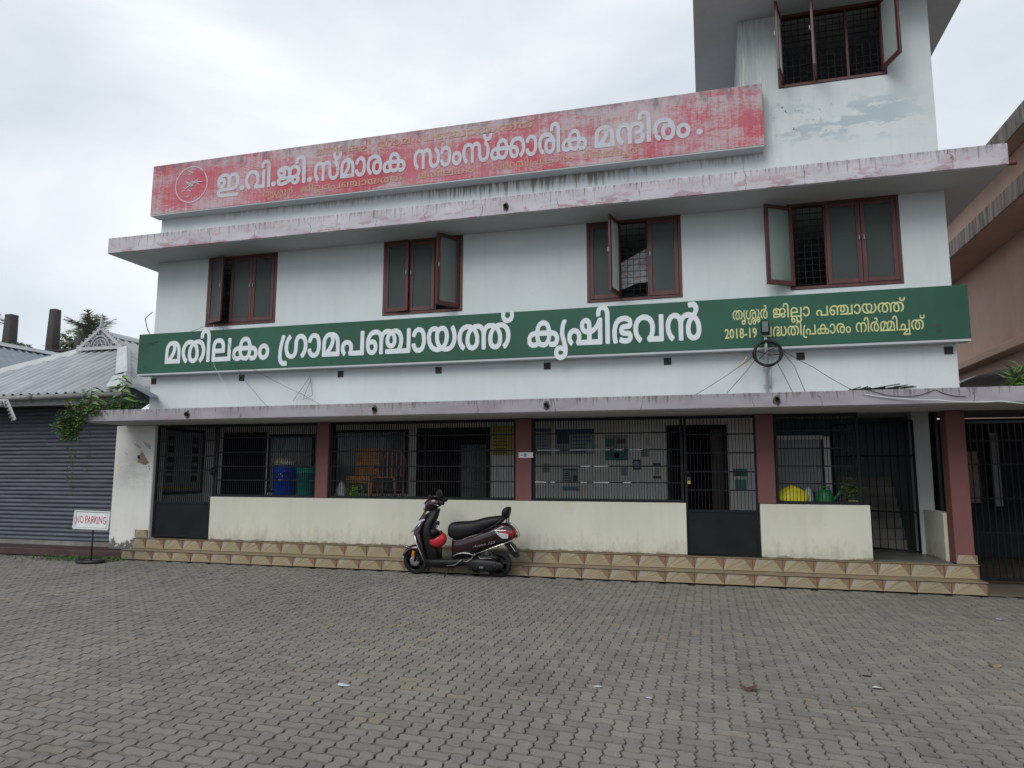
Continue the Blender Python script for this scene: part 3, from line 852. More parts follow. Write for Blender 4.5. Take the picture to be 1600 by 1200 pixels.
for (a, c, z0, z1, bg, lab) in ((-2.02, -1.90, 2.02, 2.16, 'white', 'small pale slip of paper right of the wide navy headed board'), (-1.52, -1.40, 1.56, 1.72, 'grey', 'pale slip of paper under the green block poster'), (-1.08, -.96, 2.1, 2.26, 'white', 'small pale slip of paper high beside the open doorway'), (-1.14, -1.0, 1.9, 2.02, 'grey', 'grey slip of paper above the black framed notice'), (-2.98, -2.84, 1.62, 1.78, 'grey', 'grey slip of paper low beside the second pillar')):
    poster('poster', a, c, z0, z1, PC[bg], lines(3, .15, .85, .15, .85, 'grey' if bg == 'white' else 'navy', .3), lab)
nb = thing('notice_board', 'framed board of small dark photographs on the end wall behind the left gate', 'notice board', (-10.44, 12.2, 1.2))
m = MB(); m.box(-10.448, -10.436, 11.60, 12.80, 1.22, 2.44); m.build('sheet', PC['grey'], nb)
m = MB(); m.box(-10.448, -10.42, 11.56, 11.598, 1.16, 2.49); m.box(-10.448, -10.42, 12.802, 12.84, 1.16, 2.49); m.box(-10.448, -10.42, 11.598, 12.802, 1.16, 1.218); m.box(-10.448, -10.42, 11.598, 12.802, 2.442, 2.49); m.build('frame', PC['black'], nb)
m = MB(); m.box(-10.4355, -10.433, 11.62, 12.78, 1.26, 1.31); m.build('print', PC['yellow'], nb)
for yy in (11.78, 12.48):
    for k in range(5):
        m = MB(); m.box(-10.4355, -10.432, yy, yy + .17, 1.40 + k * .20, 1.53 + k * .20); m.build('photograph', PC['black'], nb)
for (pts, c) in ((((-10.57, 2.02), (-10.385, 1.78), (-10.46, 1.74), (-10.66, 1.80)), 'brown'), (((-10.66, 1.93), (-10.60, 1.93), (-10.60, 1.86), (-10.66, 1.87)), 'navy'), (((-10.56, 2.20), (-10.36, 2.12), (-10.37, 2.05), (-10.44, 2.07)), 'grey'), (((-10.80, 2.17), (-10.68, 2.15), (-10.58, 2.06), (-10.64, 2.06)), 'grey')):
    m = MB(); m.prism(pts, 'y', YW - .010, YW - .004); m.build('torn_paper', PC[c] if c != 'brown' else plain('tan_paper', (.28, .20, .13), .8), bld)
m = poster('paper_sticker', -3.0, -2.755, 1.853, 1.942, PC['white'], [(.35, .55, .2, .8, PC['sky']), (.1, .3, .4, .6, PC['grey'])], 'torn white paper sticker on the second maroon pillar', 'sticker', YW - .003)

# white framed board in the right bay
t = thing('display_board', 'pale framed board leaning inside the right hand barred bay', 'display board', (1.6, YB + .35, .37))
m = MB(); m.box(1.13, 1.92, YB + .35, YB + .38, 1.30, 2.20); m.build('panel', PC['grey'], t)  # panel greyed so that its colour deepens the shade in this bay
m = MB(); m.box(1.96, 2.06, YB + .33, YB + .38, .37, 2.25); m.box(1.13, 1.96, YB + .33, YB + .38, 2.202, 2.27); m.build('frame', PC['white'], t)
m = MB(); m.box(1.2, 1.26, YB + .38, YB + .44, .37, 1.5); m.box(1.8, 1.86, YB + .38, YB + .44, .37, 1.5); m.build('leg', PC['grey'], t)

# stair gate (ajar) and stairs
ca, sa = (2.13 - 3.19), (13.32 - 12.5); L = math.hypot(ca, sa); ux, uy = ca / L, sa / L
gr = thing('stair_gate', 'tall black barred gate standing ajar before the dark staircase', 'gate', (3.17, 12.48, .37))
fr_ = MB(); P = lambda d, z: (3.165 + ux * d, 12.47 + uy * d, z)
for d in (0, L): fr_.tube([P(d, .38), P(d, 2.46)], .02, 6)
for z in (.40, 1.0, 1.9, 2.45): fr_.tube([P(0, z), P(L, z)], .015, 6)
fr_.build('gate_frame', M['black'], gr)
for i in range(1, 11):
    q = MB(); d = L * i / 11; q.tube([P(d, .40), P(d, 2.45)], .007, 5); q.build('bar', M['black'], gr)
st = MB()
for i in range(7):
    st.box(2.2, 3.1, 12.95 + .12 * i, 13.79, .368 + .17 * i, .368 + .17 * (i + 1) - .002)
st.build('staircase', M['cement'], bld)

# rain spouts in the slabs
for (x, z, y) in ((-8.72, 2.61, 10.25), (-5.13, 2.62, 10.25), (-2.30, 2.62, 10.25), (.955, 2.62, 10.25), (-3.02, 5.90, 10.5)):
    m = MB(); n = 12; ring = lambda r, yy: [(x + r * cos(2 * pi * k / n), yy, z + r * sin(2 * pi * k / n)) for k in range(n)]
    m.loft([ring(.03, y - .001), ring(.033, y - .05), ring(.022, y - .05), ring(.022, y - .004)], True)
    m.build('rain_spout', M['black'], bld)
    q = MB(); poly = []
    for k in range(14):
        t_ = 2 * pi * k / 14; r_ = rnd.uniform(.05, .075); poly.append((x + r_ * cos(t_) * .8, z - .01 + r_ * sin(t_) * 1.2))
    q.add([(a, y - .003, max(z - .098, min(z + .09, c))) for a, c in poly], [tuple(range(14))]); q.build('spout_stain', M['stain'], bld)
m = MB(); m.tube([(4.07, 10.7, 5.86), (4.22, 10.66, 5.85)], .035, 10); m.build('rain_spout', M['maroon'], bld)

# ------------------------------------------------------------------ sign boards
GLYPHS_BOLD='{"48":[[29,-12,331,-12,340,-9,345,1,342,171,332,211,314,242,295,261,253,285,206,295,132,292,107,285,72,266,41,232,28,206,20,176,18,1,21,-8],[172,48,211,95,235,134,247,172,248,211,251,215,265,196,275,154,275,49],[86,58,85,139,95,191,111,218,122,226,146,235,168,232,180,211,180,189,172,162,161,140,134,102]],"38":[[236,-18,271,-18,317,-2,348,29,362,58,367,83,364,150,343,202,319,236,358,234,384,225,406,209,424,177,430,155,427,101,403,59,376,36,372,25,378,12,397,-12,410,-16,444,8,466,32,494,88,500,115,500,163,494,190,481,222,466,244,440,268,403,286,373,294,303,294,254,279,223,291,171,296,141,294,104,284,72,268,38,236,12,185,7,158,7,118,20,68,48,22,77,-5,98,-16,110,-12,133,16,137,25,133,36,98,66,82,96,77,120,80,167,98,204,117,220,151,234,190,236,163,199,150,172,140,133,140,85,147,53,168,16,187,0,214,-13],[246,42,230,48,218,59,210,83,207,110,217,162,233,192,253,211,273,192,289,162,297,135,300,100,294,71,286,54,263,42]],"65":[[34,-12,80,-12,88,-8,92,1,90,336,84,363,71,392,44,419,11,432,-39,432,-76,419,-99,398,-115,366,-118,324,-112,305,-104,300,-70,305,-52,312,-48,321,-50,344,-48,356,-36,369,-16,375,-2,372,14,356,22,321,22,1,26,-8]],"52":[[31,-12,393,-12,402,-9,406,1,406,276,403,285,393,290,353,290,344,286,339,278,339,51,335,48,88,48,88,97,270,98,279,101,284,111,284,189,274,228,258,255,229,279,195,292,178,295,113,292,77,278,56,264,40,245,27,218,19,181,19,1,23,-8],[88,158,86,169,94,206,103,220,118,230,138,235,180,232,194,226,209,208,216,176,215,158]],"23":[[88,-18,142,-16,190,2,230,-16,280,-18,309,-11,331,0,357,23,354,-2,365,-13,392,-18,432,-18,457,-13,478,-2,494,13,511,41,516,68,513,102,497,134,476,153,442,169,390,177,367,239,355,256,334,275,314,286,287,294,260,296,233,294,191,275,165,252,146,220,134,178,88,171,48,155,25,136,9,110,4,90,4,63,9,41,20,19,44,-2,65,-13],[100,42,84,48,77,54,71,73,74,90,93,109,132,116,136,86,148,51,120,42],[250,42,228,50,215,64,206,83,201,115,319,116,321,108,316,83,305,62,282,44],[395,42,371,46,383,76,389,112,407,114,436,103,446,90,448,77,442,54,429,44],[205,177,204,183,209,202,217,216,238,231,262,236,294,228,307,214,318,183,315,176]],"6":[[95,-18,144,-16,186,5,207,29,224,75,221,117,202,154,176,178,130,194,83,191,44,173,22,152,9,125,4,103,6,58,22,24,46,0,73,-13],[100,42,83,52,74,66,71,78,74,110,80,122,93,131,124,134,144,124,153,110,156,98,153,66,132,44]],"162":[[106,-105,173,-102,181,-98,184,-89,179,-52,174,-44,166,-40,121,-42,104,-37,91,-25,82,-6,77,41,84,111,97,168,137,276,133,285,125,290,81,290,71,285,62,268,25,158,12,91,10,11,20,-36,36,-65,62,-89]],"25":[[119,-18,158,-18,183,-13,217,5,233,22,249,51,257,83,262,195,271,216,282,228,298,234,320,234,344,223,364,195,372,163,372,125,362,88,346,62,316,34,312,23,336,-6,349,-16,362,-12,377,0,416,46,429,73,440,110,442,163,437,195,429,217,411,249,382,275,363,286,336,294,306,296,279,294,261,289,230,270,211,249,192,202,190,110,182,66,170,50,158,44,139,42,121,44,98,59,85,81,77,110,77,155,85,185,101,214,133,244,137,255,107,290,96,294,82,288,48,254,20,207,7,153,7,110,15,71,38,26,67,0]],"64":[[98,-18,149,-16,194,5,222,39,241,93,244,168,233,215,212,254,194,273,147,294,95,294,58,280,25,252,6,220,-2,198,2,186,13,179,54,172,62,176,85,222,103,234,117,236,146,228,157,216,166,200,176,140,174,108,162,69,144,48,122,42,91,48,75,66,62,99,54,104,13,99,1,93,-4,85,1,63,25,22,48,0,75,-13]],"44":[[63,-16,77,-8,101,25,74,61,71,73,74,100,91,120,115,126,144,118,156,100,158,66,152,49,139,30,138,23,155,-8,163,-13,412,-14,421,-10,426,0,426,275,422,284,412,289,370,289,361,285,356,277,354,47,220,47,226,73,226,98,221,120,207,144,188,163,162,179,117,186,90,184,70,179,41,163,22,144,11,125,4,98,4,68,11,41,22,22,48,-7]],"180":[[105,-18,149,-16,178,-2,201,22,213,46,218,78,213,117,202,139,181,160,159,171,137,176,110,176,84,171,97,196,116,215,150,231,197,234,218,228,237,212,248,173,249,-2,260,-13,302,-14,311,-10,316,0,316,155,324,195,337,216,348,225,387,236,390,234,377,216,361,182,358,133,375,92,396,70,433,54,475,54,511,68,532,86,551,123,554,160,546,195,523,236,542,234,561,225,585,202,598,165,598,118,582,74,559,47,370,46,361,43,356,33,356,0,361,-10,370,-14,784,-13,792,-8,796,0,796,277,791,285,782,289,740,289,729,277,728,48,647,46,644,50,658,78,668,118,668,168,663,195,647,232,635,249,618,265,582,286,552,294,512,296,457,284,425,294,385,296,348,291,328,284,287,257,234,289,210,294,150,294,105,281,76,265,40,229,19,190,8,143,11,78,32,26,58,0,85,-13],[113,42,98,48,87,59,79,76,76,98,90,111,122,116,145,104,151,85,151,70,145,54,136,45],[445,114,429,131,426,163,437,196,457,216,478,190,486,153,483,133,474,118,465,114]],"49":[[164,-18,211,-18,261,-6,311,-18,371,-16,400,-8,430,5,452,20,471,39,483,56,502,98,510,140,510,173,502,215,492,242,460,293,451,296,442,293,410,270,404,260,429,215,440,178,440,135,429,98,418,79,400,60,380,49,351,42,335,43,351,64,372,108,380,145,380,183,374,212,358,246,332,275,308,289,288,294,238,294,196,276,165,291,126,296,84,289,62,278,38,259,15,220,7,185,7,145,20,91,41,52,70,20,114,-6],[171,42,144,49,114,68,96,92,82,121,75,166,80,200,88,216,100,228,114,234,141,234,154,227,144,193,144,140,157,93,171,66,189,43],[259,59,241,76,225,103,214,138,212,178,215,195,226,219,241,231,263,236,283,231,298,219,307,202,312,165,304,118,291,89,264,60]],"196":[[236,-18,271,-18,317,-2,348,29,362,58,367,83,364,150,343,202,319,236,363,231,374,225,397,200,404,168,404,0,408,-8,418,-14,463,-13,474,-2,474,170,488,209,502,223,519,231,546,236,566,235,536,199,517,157,512,133,512,85,520,53,533,26,552,5,586,-13,611,-18,658,-16,690,-2,721,29,734,58,740,83,737,152,723,189,691,236,731,234,757,225,778,209,797,177,802,155,802,115,794,88,773,56,747,38,742,28,766,-8,776,-16,783,-16,802,-5,831,22,859,68,872,115,872,163,864,197,846,234,822,260,788,281,746,294,676,294,631,282,588,294,521,294,491,286,464,273,440,252,420,270,395,284,363,294,336,296,286,291,255,279,223,291,183,296,141,294,104,284,64,263,38,236,17,200,7,158,7,118,20,68,41,32,64,5,96,-16,110,-12,133,16,137,28,133,36,98,66,82,96,77,120,77,150,82,175,98,204,117,220,151,234,190,236,163,199,150,172,140,133,140,85,147,53,168,16,187,0,214,-13],[246,42,230,48,218,59,210,83,207,110,217,162,233,192,253,211,273,192,289,162,297,135,300,100,294,71,286,54,263,42],[619,42,602,48,591,59,582,83,580,110,590,162,606,192,628,211,646,194,662,165,670,138,672,100,667,71,656,52,643,44]],"77":[[-74,283,-23,286,4,297,23,310,33,323,46,357,46,397,39,417,20,420,-14,412,-18,402,-16,374,-19,362,-25,351,-42,343,-69,343,-90,356,-94,367,-91,402,-96,412,-130,420,-142,420,-152,413,-158,392,-158,362,-145,326,-124,302,-97,288]],"69":[[-3,-170,46,-168,86,-152,112,-128,123,-109,130,-84,130,-37,125,-7,86,101,78,151,88,213,118,274,114,284,106,289,59,290,49,284,23,228,13,188,10,123,13,106,53,-6,-11,-3,-30,-8,-54,-22,-71,-38,-84,-70,-82,-109,-66,-138,-47,-154],[7,-110,-10,-104,-17,-96,-17,-79,-12,-69,2,-63,29,-63,62,-78,57,-93,46,-104,24,-110]],"57":[[63,-16,77,-8,101,25,74,61,71,73,74,100,91,120,115,126,144,118,156,100,158,66,152,49,139,30,138,23,155,-8,163,-13,537,-14,546,-10,551,0,551,275,547,284,537,289,497,289,488,285,447,219,418,190,385,172,381,237,370,262,351,280,322,294,292,296,263,291,227,269,211,245,204,218,204,198,209,176,222,149,248,125,285,109,316,105,314,47,220,47,226,73,226,98,221,120,207,144,188,163,162,179,110,186,78,181,48,168,22,144,11,125,4,98,4,68,11,41,22,22,48,-7],[385,47,384,107,438,130,482,168,483,48],[305,167,286,175,276,188,271,210,274,222,283,234,302,234,313,222,316,170,314,167]],"47":[[195,-18,242,-18,286,-5,312,19,324,55,318,85,298,110,269,124,210,126,186,133,186,137,195,142,267,144,284,149,310,169,321,195,318,237,307,256,294,270,247,291,205,296,135,289,88,268,71,255,47,229,29,195,14,133,16,55,26,3,32,-8,40,-13,55,-14,84,-8,92,-4,96,5,84,70,84,133,89,160,107,196,134,220,177,234,217,234,251,223,252,204,187,202,148,188,130,172,121,152,118,138,121,116,127,102,141,85,178,69,240,66,256,60,251,48,230,42,190,44,142,59,132,54,114,15,117,4,153,-11]],"55":[[96,-17,111,-12,131,13,137,27,133,36,101,63,85,90,77,119,80,166,91,193,114,219,146,233,168,235,200,230,227,217,246,196,257,169,260,117,254,95,238,66,208,38,204,29,224,-8,233,-12,443,-12,452,-8,457,2,457,277,453,286,443,290,401,290,392,287,387,279,387,52,383,48,305,50,327,102,330,164,319,204,306,230,291,250,272,267,223,290,191,296,148,296,104,285,62,262,38,238,15,194,7,157,7,119,17,75,36,38,72,-1]],"117":[[391,-18,440,-16,477,0,496,16,506,32,522,78,524,125,512,180,493,216,457,256,484,301,490,323,490,340,484,360,462,390,438,404,413,409,366,406,338,396,335,383,342,356,350,345,358,342,376,346,403,346,418,336,419,313,400,287,351,296,311,294,269,281,233,257,210,278,173,294,151,296,118,294,70,275,38,246,20,215,10,185,7,165,10,105,20,71,33,44,63,6,84,-12,93,-16,104,-12,131,16,134,25,131,36,106,59,93,76,77,123,77,165,82,187,96,212,107,223,131,234,153,234,170,228,183,214,192,188,194,155,195,-2,206,-13,248,-14,257,-10,262,0,262,163,267,190,281,214,294,225,326,234,346,234,348,232,326,202,315,180,302,147,300,130,302,70,321,24,337,5,371,-13],[404,42,387,48,376,62,367,108,377,160,398,196,413,209,436,182,447,157,454,120,454,93,449,68,434,48,418,42]],"11":[[102,-113,461,-113,471,-108,475,-99,475,-67,471,-58,461,-53,124,-53,92,-48,84,-43,80,-32,85,-19,104,-13,349,-10,393,0,432,21,464,57,475,79,485,121,482,193,461,242,438,268,401,289,379,294,319,292,290,278,271,262,228,287,211,292,136,294,92,282,62,266,41,247,29,230,10,188,8,173,10,121,26,84,42,66,87,46,67,42,45,31,29,17,15,-10,12,-44,21,-70,40,-92,67,-105],[137,47,168,63,189,87,202,131,200,156,191,180,175,201,138,219,107,222,144,234,186,234,203,229,221,217,235,183,238,63,241,54,251,50,293,50,305,61,305,183,310,208,322,226,346,234,373,232,390,223,406,202,418,158,415,119,404,87,390,71,375,61,348,52,309,47],[94,105,84,110,75,124,74,150,99,162,125,158,135,141,129,114,113,105]],"30":[[81,-18,123,-18,175,-8,217,7,278,36,290,12,304,-2,333,-16,380,-18,422,-2,435,12,449,45,446,80,427,110,450,136,462,170,459,217,440,254,424,270,397,286,345,296,296,289,279,280,255,260,239,273,212,286,158,296,113,294,91,289,44,265,28,249,14,225,9,205,9,178,23,142,46,118,29,108,15,92,6,68,6,45,15,19,32,0,51,-11],[363,37,348,39,339,46,334,63,339,73,362,79,384,70,386,55,381,43],[86,42,74,53,75,64,86,69,113,72,213,70,140,44],[163,129,181,161,184,175,179,210,160,235,168,236,199,225,210,214,219,190,222,133,218,129],[288,129,289,193,295,214,306,228,338,236,367,231,385,216,394,195,394,178,388,156,374,143,338,132],[98,162,83,164,73,174,69,192,73,199,108,202,118,194,121,183,118,172,110,164]],"156":[[451,-18,491,-18,523,-11,544,0,573,26,592,58,604,110,604,153,599,185,592,207,573,242,535,283,593,287,624,303,643,322,654,343,660,365,660,388,650,418,636,422,597,410,592,400,594,368,591,356,580,347,561,342,539,344,523,354,517,370,520,400,512,413,471,422,462,418,457,410,452,373,460,338,471,319,487,303,504,292,483,266,477,248,516,206,527,185,534,155,534,110,527,81,516,62,490,44,456,44,442,50,433,59,422,108,422,185,412,232,398,256,377,278,355,289,318,296,286,294,252,280,228,260,204,280,180,291,148,296,118,294,91,286,62,270,38,246,26,226,15,202,7,165,10,103,20,71,33,44,63,6,84,-12,93,-16,104,-12,131,16,134,25,131,36,106,59,93,76,80,108,77,165,82,187,96,212,114,228,133,234,163,231,183,214,190,200,194,158,195,-2,206,-13,248,-14,257,-10,262,0,262,183,267,207,282,228,298,234,318,234,341,222,349,202,354,158,354,85,362,51,373,29,402,0,429,-13]],"50":[[224,-18,258,-18,288,-11,317,5,338,29,354,63,362,115,360,153,349,192,333,224,316,246,290,268,258,284,218,294,176,296,131,291,99,281,70,265,41,239,17,197,7,155,7,118,20,68,41,32,64,5,96,-16,110,-12,133,16,137,28,133,36,98,66,82,96,77,120,77,153,88,189,112,215,149,231,201,234,240,224,253,214,221,214,201,209,180,198,161,182,140,145,132,100,137,61,158,19,182,-2],[234,42,214,50,205,66,200,90,202,120,211,139,220,148,238,154,260,154,277,148,294,132,292,88,281,59,270,48,248,42]],"58":[[451,-18,491,-18,523,-11,544,0,581,36,597,71,604,110,604,153,599,185,592,207,573,242,530,288,516,294,504,290,483,266,477,250,481,242,511,214,527,185,534,155,532,96,521,69,507,53,490,44,473,42,449,47,432,61,422,108,422,185,412,232,398,256,377,278,355,289,318,296,286,294,252,280,228,260,204,280,180,291,148,296,118,294,91,286,62,270,38,246,26,226,15,202,7,165,10,103,20,71,33,44,63,6,84,-12,93,-16,104,-12,131,16,134,25,131,36,106,59,93,76,80,108,77,165,82,187,96,212,114,228,133,234,163,231,183,214,190,200,194,158,195,-2,206,-13,248,-14,257,-10,262,0,262,183,267,207,282,228,298,234,318,234,341,222,349,202,354,158,354,85,362,51,373,29,402,0,429,-13]],"163":[[88,-18,142,-16,187,2,213,-11,245,-18,280,-18,309,-11,338,5,365,34,378,61,389,115,392,116,403,115,404,75,414,41,425,22,451,-2,473,-13,497,-18,532,-18,574,-2,597,22,611,53,611,95,606,115,592,139,566,160,529,174,484,178,502,204,516,215,543,229,567,234,597,234,634,223,660,199,668,182,676,153,676,120,671,96,655,66,621,38,616,28,640,-8,650,-16,657,-16,678,-2,712,32,731,63,746,120,746,160,741,187,717,236,688,265,654,284,632,291,577,296,528,289,481,268,458,250,440,229,412,177,390,177,367,239,355,256,334,275,314,286,287,294,260,296,233,294,191,275,165,252,146,220,134,178,88,171,48,155,25,136,9,110,4,90,4,63,9,41,20,19,44,-2,65,-13],[100,42,84,48,77,54,71,73,74,90,93,109,132,116,136,86,148,51,120,42],[250,42,228,50,215,64,206,83,201,115,319,116,321,108,316,83,305,62,282,44],[500,42,486,48,474,66,468,85,470,116,495,116,522,111,534,105,543,90,546,70,540,52,524,42],[205,177,204,183,209,202,217,216,238,231,262,236,294,228,307,214,318,183,315,176]],"201":[[344,-18,386,-18,410,-13,432,-2,453,17,469,51,467,95,451,124,435,139,459,174,464,193,464,218,451,252,430,273,403,287,373,294,318,294,289,287,262,273,236,253,220,271,188,289,168,294,121,294,80,281,60,268,38,247,20,215,10,183,7,123,10,104,20,71,43,30,74,-4,93,-16,104,-12,131,17,134,26,131,37,96,72,85,94,77,123,80,178,91,204,107,223,124,232,148,234,170,228,186,210,192,188,194,158,195,-1,206,-13,248,-13,257,-9,262,1,262,153,273,197,294,221,319,232,356,234,384,226,394,213,396,201,391,182,368,170,326,167,318,162,314,153,314,121,320,111,383,102,398,87,402,73,398,54,385,45,353,42,328,47,318,42,307,-1,319,-13]]}'
